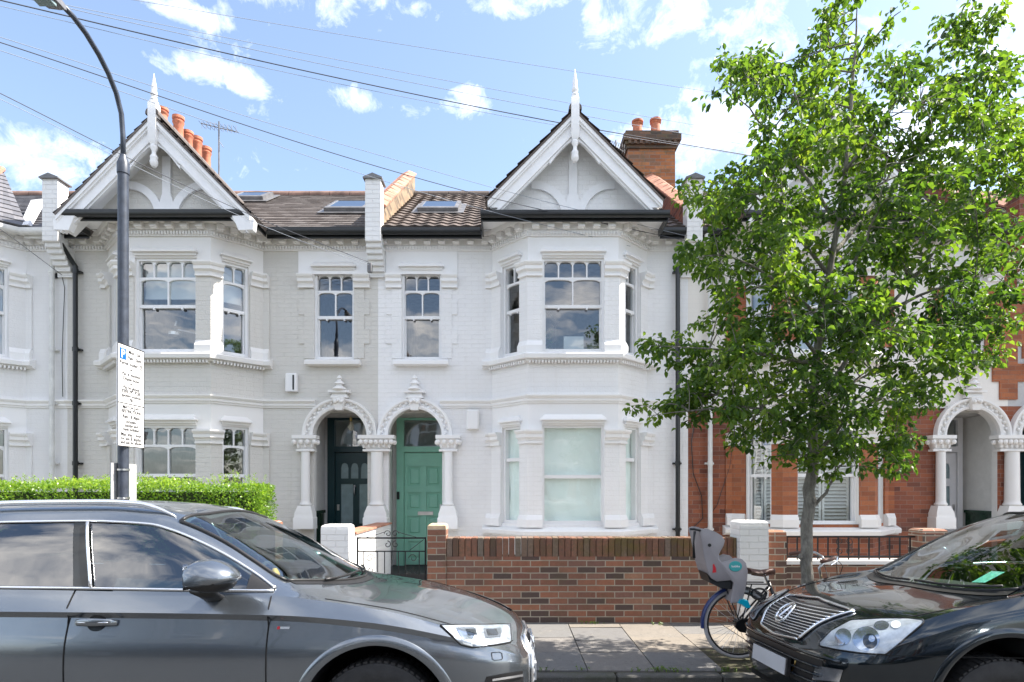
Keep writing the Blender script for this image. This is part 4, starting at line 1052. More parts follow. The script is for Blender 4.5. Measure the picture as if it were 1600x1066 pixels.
vv = k.mix(k.ramp(f,[(.35,.6),(.62,0.0)]), vv, (.09,.07,.05)); sep = k.t.nodes.new('ShaderNodeSeparateXYZ'); k.l(k.obj(), sep.inputs[0])
mossx = k.math('MULTIPLY', k.ramp(gg,[(.42,0.0),(.6,1.0)]), k.ramp(k.math('MULTIPLY_ADD', sep.outputs[0], .3, .2), [(.25,.15),(.6,.8)])); vv = k.mix(mossx, vv, (.14,.10,.028))
wht = k.ramp(k.noise(40,4,.8,None,2), [(.60,0.0),(.75,.45)]); vv = k.mix(wht, vv, (.38,.35,.31))
M['soldier'] = k.set(vv, .9, 0, k.bump(f,.5,.006))
mb.build('soldier_course', M['soldier'], gw)
def pier(name, label, x0, x1, y0, y1, z, mat, cap=.03, capmat=None):
    o = empty(name, ((x0+x1)/2,y0,0), label, 'pillar')
    mb = MB(); mb.box(x0,x1,y0,y1,-.05,z-.06); mb.build('brickwork', M[mat], o)
    mb = MB(); mb.loft([[(x0,y0,z-.0598),(x1,y0,z-.0598),(x1,y1,z-.0598),(x0,y1,z-.0598)],[(x0+.004,y0+.004,z-.02),(x1-.004,y0+.004,z-.02),(x1-.004,y1-.004,z-.02),(x0+.004,y1-.004,z-.02)],[(x0+.03,y0+.03,z),(x1-.03,y0+.03,z),(x1-.03,y1-.03,z),(x0+.03,y1-.03,z)]])
    mb.build('mortar_cap', M[capmat or mat], o); return o
M['sand_cap'] = mat_plain('sandy mortar cap', (.55,.40,.26), .9, 0, .2, 12, .3)
pier('brick_pillar', 'red brick gate pillar with sandy cap beside the low black gate', -1.015, -.792, 7.13, 7.39, 1.185, 'garden_brick', capmat='sand_cap')
pier('white_pillar', 'white painted brick gate pillar left of the black gate', -2.32, -1.985, 7.22, 7.50, 1.17, 'white_brick')
pier('white_pillar', 'white painted brick pillar behind the bicycle saddle', 2.703, 3.045, 7.06, 7.38, 1.225, 'white_brick')
pier('brick_pillar', 'worn reddish brown brick pillar touching the white pillar behind the bicycle', 3.047, 3.285, 7.12, 7.38, 1.11, 'garden_brick')
pier('brick_pillar', 'brown brick pillar at the far end of the black railings', 4.91, 5.22, 7.12, 7.38, 1.125, 'garden_brick')
gw = empty('low_wall', (4.1,7.15,0), 'low brick wall with pale coping under the black railings', 'wall')
mb = MB(); mb.box(3.286,4.909,7.17,7.38,-.05,.70); mb.build('brickwork', M['garden_brick'], gw)
mb = MB(); mb.box(3.286,4.909,7.13,7.40,.701,.745); mb.build('coping', M['stone_trim'], gw)
rl = empty('railings', (4.1,7.25,.745), 'black iron railings with scrolled centre on the low wall', 'railings')
mb = MB(); mb.box(3.286,4.909,7.245,7.26,1.015,1.035); mb.box(3.286,4.909,7.245,7.26,.775,.795); mb.build('rail', M['black_iron'], rl)
n = 13
for i in range(n):
    x = 3.35+1.5*i/(n-1); mb = MB(); mb.box(x-.007,x+.007,7.246,7.259,.74,1.014); mb.build('baluster', M['black_iron'], rl)
def scroll(mb, cx, y, cz, r, a0, turns, s=1, rr=.005):
    mb.tube([(cx+s*r*(1-.75*i/22)*cos(a0+turns*2*pi*i/22), y, cz+r*(1-.75*i/22)*sin(a0+turns*2*pi*i/22)) for i in range(23)], rr, 5)
mb = MB()
for s in (-1,1): scroll(mb, 4.05+s*.055, 7.252, .965, .05, -pi/2, 1.2, s); scroll(mb, 4.05+s*.055, 7.252, .85, .05, pi/2, -1.2, s)
mb.build('scroll', M['black_iron'], rl)
gt = empty('garden_gate', (-1.45,7.25,0), 'low black wrought iron gate between white and brick pillars', 'gate')
mb = MB(); x0_, x1_ = -1.89,-1.045; y = 7.25
for x in (x0_, x1_-.018): mb.box(x,x+.018,y-.009,y+.009,.12,1.02)
mb.box(x0_+.0181,x1_-.0181,y-.009,y+.009,1.0,1.018); mb.box(x0_+.0181,x1_-.0181,y-.008,y+.008,.84,.854); mb.box(x0_+.0181,x1_-.0181,y-.009,y+.009,.13,.15)
mb.build('gate_frame', M['black_iron'], gt)
for i in range(1,10):
    x = x0_+(x1_-x0_)*i/10
    if i in (2,8): continue
    mb = MB(); mb.box(x-.005,x+.005,y-.005,y+.005,.15,.84); mb.build('gate_bar', M['black_iron'], gt)
mb = MB()
for s, cx_ in ((1,x0_+.16),(-1,x1_-.16)):
    scroll(mb, cx_, y, .76, .055, 0, 1.1, s); scroll(mb, cx_-.0, y, .62, .05, pi, 1.1, s); mb.tube([(cx_,y,.68),(cx_,y,.16)], .004, 5)
mb.tube([(x0_+.03,y,.99),(x0_+.20,y,.86)], .004, 5); mb.tube([(x1_-.03,y,.99),(x1_-.20,y,.86)], .004, 5)
cx_ = (x0_+x1_)/2; scroll(mb, cx_-.045, y, 1.06, .045, 0, 1.1, -1); scroll(mb, cx_+.045, y, 1.06, .045, 0, 1.1, 1); scroll(mb, cx_-.05, y, .93, .045, pi/2, 1.0, -1); scroll(mb, cx_+.05, y, .93, .045, pi/2, 1.0, 1)
mb.tube([(cx_-.30,y,1.02),(cx_-.18,y,1.05),(cx_-.09,y,1.08)], .004, 5); mb.tube([(cx_+.30,y,1.02),(cx_+.18,y,1.05),(cx_+.09,y,1.08)], .004, 5)
mb.tube([(cx_-.0,y,.15),(cx_+.1,y,.40),(cx_+.2,y,.6)], .004, 5); mb.tube([(cx_,y,.15),(cx_-.1,y,.40),(cx_-.2,y,.6)], .004, 5)
mb.build('scroll', M['black_iron'], gt)
mb = MB(); mb.box(-2.20,-1.986,7.52,9.75,-.02,1.035); gw = empty('dividing_wall', (-2.1,7.5,0), 'white dividing wall running back to the porches between the two front paths', 'wall'); mb.build('brickwork', M['white_brick'], gw)
mb = MB(); mb.box(-2.22,-1.965,7.52,9.75,1.0355,1.06); mb.build('coping', M['coping'], gw)
gw = MB(); gw.box(-13,-3.05,7.15,7.38,-.05,.88); tag(gw.build('hedge_wall', M['garden_brick']), 'low brick wall under the clipped hedge, behind the grey car', 'wall')
gw = MB(); gw.box(6.3,13.4,7.15,7.38,-.05,.85); tag(gw.build('low_wall', M['garden_brick']), 'low brick wall at the far right behind the black car', 'wall')
pier('brick_pillar', 'short brick pillar at the right hand end of the hedge', -3.06, -2.84, 7.14, 7.38, 1.22, 'garden_brick')

# ------------------------------------------------------------------ hedge
def leaf(mb, c, d, up, L, W, fold=.25):
    """pointed folded leaf: c base, d direction, up normal"""
    s = d.cross(up)
    if s.length < 1e-5: s = Vector((1,0,0))
    s.normalize(); n = s.cross(d).normalized()
    b = mb.v; i = len(b)
    droop = n*(-.12*L)
    tip = c+d*L+droop*1.6
    pts = [c, c+d*(L*.38)+s*(W*.5)+n*(W*fold), c+d*(L*.74)+s*(W*.36)+n*(W*fold)+droop*.6, tip, c+d*(L*.74)-s*(W*.36)+n*(W*fold)+droop*.6, c+d*(L*.38)-s*(W*.5)+n*(W*fold), c+d*(L*.5)+droop*.2]
    b.extend(tuple(q) for q in pts)
    mb.face((i,i+1,i+2,i+6)); mb.face((i+6,i+2,i+3)); mb.face((i,i+6,i+4,i+5)); mb.face((i+6,i+3,i+4))
def rvec():
    while True:
        v = Vector((random.uniform(-1,1),random.uniform(-1,1),random.uniform(-1,1)))
        if .05 < v.length < 1: return v.normalized()
def rfast(mb, c, d, up, L, W):
    s = d.cross(up); s = s.normalized() if s.length > 1e-5 else Vector((1,0,0))
    i = len(mb.v); mb.v.extend((tuple(c), tuple(c+d*L*.5+s*W*.5), tuple(c+d*L), tuple(c+d*L*.5-s*W*.5))); mb.face((i,i+1,i+2,i+3))
from mathutils import noise as NZ
hd = empty('hedge', (-5.5,7.4,0), 'clipped bright green privet hedge in front of the grey house', 'hedge')
mb = MB(); random.seed(21)
hx0, hx1, hy0, hy1, hz0, hz1 = -10.5, -3.06, 7.12, 7.72, .80, 1.66
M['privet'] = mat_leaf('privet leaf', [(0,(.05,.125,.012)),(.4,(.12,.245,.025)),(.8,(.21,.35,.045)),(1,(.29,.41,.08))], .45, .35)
def hedge_pt():
    u = random.random(); L = hx1-hx0
    if u < .60: x = random.uniform(hx0,hx1); y = hy0+random.uniform(-.02,.10); z = random.uniform(hz0,hz1); n = Vector((0,-1,.1))
    elif u < .90: x = random.uniform(hx0,hx1); y = random.uniform(hy0,hy1); z = hz1-random.uniform(-.03,.08); n = Vector((0,-.1,1))
    else: x = hx1-random.uniform(-.02,.1); y = random.uniform(hy0,hy1); z = random.uniform(hz0,hz1); n = Vector((1,0,0))
    return x, y, z, n
for i in range(42000):
    x, y, z, n = hedge_pt()
    if x < -7.2 and random.random() < .45: continue
    w = NZ.noise(Vector((x*1.7,y*2,z*2.5)))*.09 + NZ.noise(Vector((x*7,y*7,z*7)))*.04
    p_ = Vector((x,y,z))+n*w
    if n.z > .5: p_.z += -.05*max(0,(x-(-3.6)))/.5
    d = (rvec()*.9+n*.6+Vector((0,0,.35))).normalized(); up = (rvec()*.7+n).normalized()
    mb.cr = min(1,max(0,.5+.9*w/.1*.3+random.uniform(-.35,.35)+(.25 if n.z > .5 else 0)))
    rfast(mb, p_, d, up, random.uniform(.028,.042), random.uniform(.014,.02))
# loose shoots above the clipped top
for i in range(260):
    x = random.uniform(-7.5,hx1); y = random.uniform(hy0,hy1-.2); h = random.uniform(.04,.15)
    z0_ = hz1+NZ.noise(Vector((x*1.7,y*2,3)))*.09; lean = Vector((random.uniform(-.3,.3),random.uniform(-.3,.3),1)).normalized()
    for q in range(int(h/.013)):
        c = Vector((x,y,z0_))+lean*(q*.013); d = (Vector((cos(q*2.4),sin(q*2.4),.8))).normalized(); mb.cr = random.uniform(.6,1); rfast(mb, c, d, rvec(), .03, .013)
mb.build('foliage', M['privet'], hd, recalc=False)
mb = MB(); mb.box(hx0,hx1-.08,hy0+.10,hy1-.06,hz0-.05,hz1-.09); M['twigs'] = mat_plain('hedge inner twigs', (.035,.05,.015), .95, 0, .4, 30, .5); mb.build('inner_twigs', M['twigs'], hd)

# ------------------------------------------------------------------ street tree
k = NT('pear tree bark'); mp = k.t.nodes.new('ShaderNodeMapping'); mp.inputs['Scale'].default_value = (1,1,.3); k.l(k.obj(), mp.inputs[0])
f = k.noise(45,6,.7,mp.outputs[0]); f2 = k.noise(7,4,.6)
col = k.mix(k.ramp(f,[(.3,0.0),(.7,1.0)]), (.10,.09,.075), (.30,.28,.24)); col = k.mix(k.ramp(f2,[(.5,0.0),(.7,.5)]), col, (.16,.17,.10))
M['bark'] = k.set(col, .9, 0, k.bump(f,.9,.02))
M['pear'] = mat_leaf('pear leaf', [(0,(.024,.062,.014)),(.35,(.055,.120,.020)),(.7,(.115,.205,.030)),(1,(.22,.31,.055))], .52, .48)
OUT = [(1110,95),(1150,60),(1225,112),(1262,70),(1290,15),(1340,-20),(1395,30),(1440,90),(1470,40),(1520,-5),(1565,30),(1572,110),(1590,165),(1615,240),(1635,330),(1615,410),(1595,470),(1565,560),(1500,590),(1470,625),(1415,640),(1430,690),(1395,738),(1320,765),(1285,770),(1270,735),(1200,722),(1180,690),(1120,690),(1070,655),(1000,660),(985,632),(1050,600),(1090,575),(1005,548),(1010,520),(1080,505),(1125,480),(1110,425),(1065,410),(1068,385),(1130,345),(1070,300),(1095,262),(1190,245),(1175,200),(1095,185),(1125,140)]
def inside(x, y, P=OUT):
    c = False; j = len(P)-1
    for i in range(len(P)):
        if (P[i][1] > y) != (P[j][1] > y) and x < (P[j][0]-P[i][0])*(y-P[i][1])/(P[j][1]-P[i][1])+P[i][0]: c = not c
        j = i
    return c
TY = 5.38
tree = empty('street_tree', (PX(1262,TY),TY,0), 'young leafy street tree with slim grey trunk on the pavement behind the black car', 'tree')
limbs = [
 ([(1266,1050,0),(1262,960,0),(1260,880,0),(1262,800,0),(1270,730,.02),(1272,660,0),(1277,560,.02),(1292,450,.05),(1312,330,.05),(1325,200,0),(1336,90,-.05),(1338,15,-.05)], .056, .009, 'trunk'),
 ([(1272,665,0),(1305,590,.05),(1363,506,.1),(1425,440,.1),(1483,361,.15),(1530,250,.2),(1556,110,.2)], .036, .008, 0),
 ([(1363,506,.1),(1420,470,-.3),(1500,440,-.5),(1590,420,-.6)], .028, .006, 0),
 ([(1483,361,.15),(1550,320,-.1),(1620,270,-.2)], .022, .006, 0),
 ([(1277,570,.02),(1200,555,-.25),(1110,545,-.4),(1020,540,-.5)], .030, .005, 0),
 ([(1270,690,.0),(1190,640,-.2),(1100,640,-.3),(1010,650,-.35)], .032, .005, 0),
 ([(1285,500,.0),(1215,440,-.3),(1140,400,-.4),(1080,405,-.5)], .026, .005, 0),
 ([(1295,430,.05),(1220,340,.1),(1150,290,.1),(1085,285,.1)], .026, .005, 0),
 ([(1308,350,.05),(1240,250,.1),(1170,170,0),(1120,115,0)], .026, .005, 0),
 ([(1318,270,.0),(1380,190,-.2),(1430,110,-.2)], .022, .005, 0),
 ([(1300,400,.05),(1370,310,.5),(1420,200,.7),(1450,120,.7)], .028, .005, 0),
 ([(1285,480,.05),(1330,420,-.5),(1370,330,-.8),(1390,240,-.9)], .028, .005, 0),
 ([(1275,620,.0),(1240,560,.5),(1200,450,.8),(1190,330,.9)], .028, .005, 0),
 ([(1270,720,.02),(1320,660,-.3),(1380,620,-.5),(1420,600,-.6)], .022, .005, 0),
 ([(1272,650,.0),(1330,600,.4),(1400,570,.7),(1470,560,.8)], .026, .005, 0),
 ([(1262,800,0),(1290,770,-.05),(1312,730,-.1),(1350,700,-.2),(1400,690,-.3)], .024, .005, 0),
 ([(1280,560,0),(1240,500,-.5),(1220,400,-.8),(1230,320,-.9)], .026, .005, 0),
]
random.seed(33); nodes = []
trunk = MB(); brm = MB()
def curve(pts, n=5):
    out = []
    P = [pts[0]]+pts+[pts[-1]]
    for i in range(1, len(P)-2):
        for k_ in range(n):
            t = k_/n; a, b, c, d = P[i-1], P[i], P[i+1], P[i+2]
            out.append(.5*((2*b)+(c-a)*t+(2*a-5*b+4*c-d)*t*t+(3*b-a-3*c+d)*t*t*t))
    out.append(pts[-1]); return out
for pts, r0, r1, kind in limbs:
    c = curve([PT(x, y, TY+d) for x, y, d in pts], 4); n = len(c)
    c = [q+Vector((random.uniform(-1,1),random.uniform(-1,1),0))*.012*(i > 2) for i, q in enumerate(c)]
    if kind == 'trunk':
        rr = [r0*(1-.08*min(1,i/8)) if i < 16 else r0*.86*(1-(i-16)/(n-16)*.93) for i in range(n)]; 
        c[0].z = -.05; rr[0] = .085; rr[1] = .064; trunk.tube(c, rr, 14)
        nodes += [(q, rr[i]) for i, q in enumerate(c) if i > 14]
    else:
        rr = [(r0*(1-i/(n-1))**1.3+r1*.5*i/(n-1))*.78 for i in range(n)]; brm.tube(c, rr, 8); nodes += [(q, rr[i]) for i, q in enumerate(c) if i > 3]
for q, r in (((PX(1246,TY),TY-.055,1.0),.02),((PX(1268,TY),TY-.055,1.5),.018),((PX(1262,TY),TY-.06,.75),.016)): trunk.sphere(q, r*1.2, 8, 5, (1,.5,1.2))
tips = []
while len(tips) < 900:
    x = random.uniform(980,1700); y = random.uniform(-25,775)
    if not inside(x, y): continue
    # depth profile: fullest in the middle of the crown
    e = min(1, ((x-1340)/340)**2+((y-370)/400)**2); dm = 1.35*sqrt(max(.03,1-e)); d = random.uniform(-1,1)*dm
    nz = NZ.noise(Vector((x/70., y/70., d*1.3+4)))
    if nz < (-.22 if x < 1480 and y > 200 else -.10): continue
    tips.append((x, y, d))
tw = MB(); lf = MB(); nl = 0
for x, y, d in tips:
    p_ = PT(x, y, TY+d)
    q, r = min(nodes, key=lambda t: (t[0]-p_).length + .25*max(0, t[0].z-p_.z))
    L = (p_-q).length
    mid = (q+p_)/2+Vector((random.uniform(-.08,.08),random.uniform(-.08,.08),random.uniform(.0,.12)))*min(1,L)
    c = curve([q, mid, p_, p_+(p_-mid).normalized()*.10+Vector((0,0,-.03))], 3)
    rs = min(r*.7,.004+.010*L); tw.tube(c, [rs*(1-.75*i/(len(c)-1))+.0012 for i in range(len(c))], 5, False)
    if L > .35 and random.random() < .6: nodes.append((mid, rs*.8))
    m = random.randint(24,36); cc = c[len(c)//3:]
    for i in range(m):
        t = random.random()**.8; b = cc[min(len(cc)-1,int(t*len(cc)))]
        side = rvec(); side.z *= .6
        # short side spur
        s0 = b + side*random.uniform(.01,.10)
        dd = (side*.8+rvec()*.5+Vector((0,0,-.45))).normalized(); up = (Vector((0,0,1))+rvec()*.75).normalized()
        hgt = NZ.noise(Vector((s0.x*1.5,s0.y*1.5,s0.z*1.5)))
        lf.cr = min(1,max(0,.42+hgt*.5+random.uniform(-.28,.30)))
        leaf(lf, s0, dd, up, random.uniform(.045,.076), random.uniform(.032,.050)); nl += 1
print('leaves', nl)
# a few bare side twigs and low shoots
tr_ = trunk.build('trunk', M['bark'], tree, smooth=True)
brm.build('limbs', M['bark'], tree, smooth=True); tw.build('twigs', M['bark'], tree, smooth=True)
lf.build('crown', M['pear'], tree, recalc=False)
# ------------------------------------------------------------------ cars
def interp(tab, x, c=1):
    """monotone-ish cubic through a table of rows; column c"""
    n = len(tab)
    if x <= tab[0][0]: return tab[0][c]
    if x >= tab[-1][0]: return tab[-1][c]
    for i in range(n-1):
        if tab[i][0] <= x <= tab[i+1][0]: break
    x0, x1 = tab[i][0], tab[i+1][0]; y0, y1 = tab[i][c], tab[i+1][c]; h = x1-x0; d = (y1-y0)/h
    def sl(j):
        if j <= 0: return (tab[1][c]-tab[0][c])/(tab[1][0]-tab[0][0])
        if j >= n-1: return (tab[-1][c]-tab[-2][c])/(tab[-1][0]-tab[-2][0])
        a = (tab[j][c]-tab[j-1][c])/(tab[j][0]-tab[j-1][0]); b = (tab[j+1][c]-tab[j][c])/(tab[j+1][0]-tab[j][0])
        if a*b <= 0: return 0
        w1 = 2*(tab[j+1][0]-tab[j][0])+(tab[j][0]-tab[j-1][0]); w2 = (tab[j+1][0]-tab[j][0])+2*(tab[j][0]-tab[j-1][0])
        return (w1+w2)/(w1/a+w2/b)
    m0, m1 = sl(i), sl(i+1); t = (x-x0)/h
    return (2*t**3-3*t*t+1)*y0+(t**3-2*t*t+t)*h*m0+(-2*t**3+3*t*t)*y1+(t**3-t*t)*h*m1

class Car:
    def __init__(s, keys, L, root, F, mats, wheels, arch_r):
        s.keys = keys; s.L = L; s.root = root; s.F = F; s.m = mats; s.wheels = wheels; s.ar = arch_r
        st = []; 
        for i in range(26): st.append(.45*(1-cos(pi/2*i/26)))
        x = .45
        while x < L-.4: st.append(x); x += .036
        for i in range(20): st.append((L-.4)+.4*sin(pi/2*i/19))
        s.st = st; sub = [3,4,4,2,3,6,7,4]; s.sub = sub
        half = []
        s.grid = []
        for a in st:
            kp = [(interp(k, a, 1), interp(k, a, 2)) for k in keys]
            ring = []
            for j in range(len(kp)-1):
                p0 = kp[max(0,j-1)]; p1 = kp[j]; p2 = kp[j+1]; p3 = kp[min(len(kp)-1,j+2)]
                if j == len(kp)-2: p3 = (-kp[-2][0], kp[-2][1])
                for q in range(sub[j]):
                    t = q/sub[j]
                    # keep the creases crisp: damp the tangents at creased keys
                    cr1 = .15 if j in (3,4,5) else 1; cr2 = .15 if j+1 in (3,4,5) else 1
                    pt = []
                    for c in (0,1):
                        m1 = (p2[c]-p0[c])*.5*cr1+(p2[c]-p1[c])*(1-cr1); m2 = (p3[c]-p1[c])*.5*cr2+(p2[c]-p1[c])*(1-cr2)
                        pt.append((2*t**3-3*t*t+1)*p1[c]+(t**3-2*t*t+t)*m1+(-2*t**3+3*t*t)*p2[c]+(t**3-t*t)*m2)
                    ring.append(tuple(pt))
            ring.append(kp[-1])
            full = [(-y, z) for y, z in ring] + [(y, z) for y, z in ring[-2::-1]]
            s.grid.append([(a, y, z) for y, z in full])
        n = len(s.grid[0]); V = [Vector(p) for r in s.grid for p in r]
        P = [(i*n+k, i*n+k+1, (i+1)*n+k+1, (i+1)*n+k) for i in range(len(st)-1) for k in range(n-1)]
        P.append(tuple(range(n))); P.append(tuple((len(st)-1)*n+k for k in range(n)))
        s.V = V; s.P = P; s.n = n; s.bvh = BVHTree.FromPolygons(V, P)
    def side(s, a, z, off=.004, sg=-1):
        h, nr, _, _ = s.bvh.ray_cast(Vector((a, sg*3, z)), Vector((0,-sg,0)))
        if h is None: return None
        if nr.dot(Vector((0,sg,0))) < 0: nr = -nr
        return h+nr*off
    def top(s, a, y, off=.004):
        h, nr, _, _ = s.bvh.ray_cast(Vector((a,y,4)), Vector((0,0,-1)))
        if h is None: return None
        if nr.z < 0: nr = -nr
        return h+nr*off
    def front(s, y, z, off=.004):
        h, nr, _, _ = s.bvh.ray_cast(Vector((-3,y,z)), Vector((1,0,0)))
        if h is None: return None
        if nr.x > 0: nr = -nr
        return h+nr*off
    def pix(s, px, py, off, inv):
        o = inv(Vector((0,0,CH))); d = inv(PT(px,py,3.0))-o; d.normalize()
        h, nr, _, _ = s.bvh.ray_cast(o, d)
        if h is None: return None
        if nr.dot(d) > 0: nr = -nr
        return h+nr*off
    def body(s, mat, doors, holes_side, hole_top, front_low=None):
        n = s.n; V = [v.copy() for v in s.V]; keep = []; names = []
        def inpoly(x, y, P):
            c = False; j = len(P)-1
            for i in range(len(P)):
                if (P[i][1] > y) != (P[j][1] > y) and x < (P[j][0]-P[i][0])*(y-P[i][1])/(P[j][1]-P[i][1])+P[i][0]: c = not c
                j = i
            return c
        inside = [False]*len(V)
        for wa, wz in s.wheels:
            for i, v in enumerate(V):
                if abs(v.y) > .5 and (v.x-wa)**2+(v.z-wz)**2 < s.ar**2: inside[i] = (wa, wz)
        groups = {}
        for f in s.P:
            c = sum((V[i] for i in f), Vector())/len(f)
            if all(inside[i] for i in f): continue
            if len(f) == 4:
                if abs(c.y) > .45 and any(inpoly(c.x, c.z, h) for h in holes_side): continue
                if hole_top(c): continue
            g = 'body'
            if len(f) == 4 and abs(c.y) > .5:
                for nm, a0, a1, z0, z1 in doors:
                    if a0 < c.x < a1 and z0 < c.z < z1: g = nm+('_l' if c.y < 0 else '_r')
            if g == 'body' and len(f) == 4 and c.x < s.bon[1] and c.x > s.bon[0] and abs(c.y) < s.bon[2](c.x): g = 'bonnet'
            groups.setdefault(g, []).append(f)
        for wa, wz in s.wheels:
            for i, v in enumerate(V):
                if inside[i] == (wa, wz):
                    d = Vector((v.x-wa, v.z-wz)); L = d.length or 1
                    V[i] = Vector((wa+d.x/L*s.ar, v.y, wz+d.y/L*s.ar))
        for g, fs in groups.items():
            mb = MB(s.F); idx = {}
            for f in fs:
                ff = []
                for i in f:
                    if i not in idx: idx[i] = mb.p(*V[i])
                    ff.append(idx[i])
                mb.face(ff)
            nm = {'body':'body','bonnet':'bonnet'}.get(g, 'door')
            o = mb.build(nm, mat, s.root, smooth=True, angle=28)
            if g in ('body',): s.bodyo = o
            if nm == 'door': s.__dict__.setdefault('doors', {})[g] = o
    def grid_patch(s, rows, name, mat, parent, smooth=True):
        mb = MB(s.F); idx = [[mb.p(*q) if q is not None else None for q in r] for r in rows]
        for r0, r1 in zip(idx, idx[1:]):
            for k in range(len(r0)-1):
                q = (r0[k], r0[k+1], r1[k+1], r1[k])
                if None in q: continue
                mb.face(q)
        return mb.build(name, mat, parent, smooth=smooth)
    def line(s, pts, r, name, mat, parent, n=6):
        mb = MB(s.F); pts = [p for p in pts if p is not None]
        mb.tube(pts, r, n); return mb.build(name, mat, parent, smooth=True)

def lerp_poly(P, t):
    L = [0]
    for a, b in zip(P, P[1:]): L.append(L[-1]+sqrt((a[0]-b[0])**2+(a[1]-b[1])**2))
    x = t*L[-1]
    for i in range(len(P)-1):
        if x <= L[i+1]+1e-9:
            u = (x-L[i])/max(1e-9, L[i+1]-L[i]); return tuple(a+(b-a)*u for a, b in zip(P[i], P[i+1]))
    return P[-1]
def strip(A, B, nu, nv):
    """grid between two polylines with the same parameter"""
    return [[tuple(a+(b-a)*j/nv for a, b in zip(lerp_poly(A, i/nu), lerp_poly(B, i/nu))) for i in range(nu+1)] for j in range(nv+1)]

def wheel(root, F, a, y, z, R, rw, sg, mats, spokes=5):
    """y: centre plane, sg: outward side"""
    G = lambda p, q, r: F(a+p, y+q*sg, z+r)
    mb = MB(G); Rr = R*.60
    prof = [(Rr,-rw*.45),(R*.86,-rw*.5),(R*.965,-rw*.42),(R*.995,-rw*.28),(R,0),(R*.995,rw*.28),(R*.965,rw*.42),(R*.86,rw*.5),(R*.66,rw*.47),(Rr,rw*.42)]
    mb.lathe(prof, (0,0,0), 48, 'y', False)
    # tread blocks on the shoulder
    for i in range(56):
        t0 = 2*pi*i/56; t1 = t0+2*pi/56*.62
        for d0, d1 in ((rw*.15,rw*.40),(-rw*.40,-rw*.15)):
            mb.hexa([((R-.004)*cos(t0),d0,(R-.004)*sin(t0)),((R-.004)*cos(t1),d0,(R-.004)*sin(t1)),((R-.010)*cos(t1),d1,(R-.010)*sin(t1)),((R-.010)*cos(t0),d1,(R-.010)*sin(t0)),
                     ((R+.006)*cos(t0),d0,(R+.006)*sin(t0)),((R+.006)*cos(t1),d0,(R+.006)*sin(t1)),((R+.001)*cos(t1),d1,(R+.001)*sin(t1)),((R+.001)*cos(t0),d1,(R+.001)*sin(t0))])
    w = mb.build('wheel', M['tyre'], root, smooth=True, angle=35)
    mb = MB(G)
    mb.lathe([(Rr*1.02,rw*.44),(Rr*.97,rw*.46),(Rr*.94,rw*.40),(Rr*.93,-rw*.3),(Rr*.6,-rw*.32)], (0,0,0), 40, 'y', False)
    for i in range(spokes):
        for dt in (-.17,.17):
            t = 2*pi*i/spokes+pi/2
            c0 = (.055*cos(t+dt*2), .055*sin(t+dt*2)); c1 = (Rr*.95*cos(t+dt), Rr*.95*sin(t+dt)); p = (-sin(t), cos(t))
            mb.hexa([(c0[0]-p[0]*.018,rw*.20,c0[1]-p[1]*.018),(c0[0]+p[0]*.018,rw*.20,c0[1]+p[1]*.018),(c1[0]+p[0]*.022,rw*.26,c1[1]+p[1]*.022),(c1[0]-p[0]*.022,rw*.26,c1[1]-p[1]*.022),
                     (c0[0]-p[0]*.014,rw*.34,c0[1]-p[1]*.014),(c0[0]+p[0]*.014,rw*.34,c0[1]+p[1]*.014),(c1[0]+p[0]*.016,rw*.42,c1[1]+p[1]*.016),(c1[0]-p[0]*.016,rw*.42,c1[1]-p[1]*.016)])
    mb.lathe([(.075,rw*.15),(.075,rw*.33),(.06,rw*.37),(.03,rw*.38)], (0,0,0), 20, 'y')
    mb.build('rim', M['alloy'], w, smooth=True, angle=30)
    mb = MB(G); mb.lathe([(Rr*.72,0),(Rr*.72,.02)], (0,0,0), 30, 'y'); mb.build('brake_disc', M['steel'], w)
    return w

k = NT('brushed aluminium trim'); M['alu'] = k.set((.80,.81,.83), .22, .85)
M['tyre'] = mat_plain('tyre rubber', (.022,.022,.023), .75, 0, .3, 20, .2)
M['alloy'] = mat_plain('alloy rim', (.45,.46,.48), .3, .9, .05)
M['carglass'] = mat_glass('tinted car glass', (.22,.32,.33), 1.55, .12)
M['screen'] = mat_glass('windscreen glass', (.72,.84,.78), 1.50, .14)
M['trim_black'] = mat_plain('black rubber trim', (.014,.014,.015), .45, 0, .2)
M['gap'] = mat_plain('dark panel gap', (.004,.004,.004), .9, 0, .1)
M['interior'] = mat_plain('dark cabin fabric', (.035,.036,.038), .85, 0, .2)
M['beige'] = mat_plain('light cabin leather', (.30,.29,.26), .6, 0, .1)
M['grey_paint'] = mat_paint('graphite metallic paint', (.19,.215,.243), .80, .24, 1)
M['black_paint'] = mat_paint('black pearl paint', (.016,.025,.034), .8, .14, 1)
M['lamp_bowl'] = mat_plain('headlamp reflector', (.62,.65,.70), .12, .9, .15, 14)
M['lamp_grey'] = mat_plain('headlamp housing', (.47,.50,.54), .3, .3, .3, 9)
M['lamp_dark'] = mat_plain('headlamp dark lens', (.02,.025,.03), .05, .3, .2)
M['lamp_glass'] = mat_glass('headlamp cover', (.90,.93,.95), 1.45, .04)
M['plate'] = mat_plain('number plate', (.52,.535,.56), .4, 0, .03)
M['amber'] = mat_plain('amber lens', (.8,.30,.03), .2, 0, .05)
M['liner'] = mat_plain('wheel arch liner', (.008,.008,.008), .95, 0, .2)
M['yellow'] = mat_plain('yellow plastic', (.75,.42,.03), .5)
M['permit'] = mat_plain('teal permit card', (.25,.72,.62), .5, 0, .2, 40)
M['white_card'] = mat_plain('white card', (.75,.76,.76), .6, 0, .03)
M['red_mark'] = mat_plain('red enamel', (.55,.02,.03), .3)

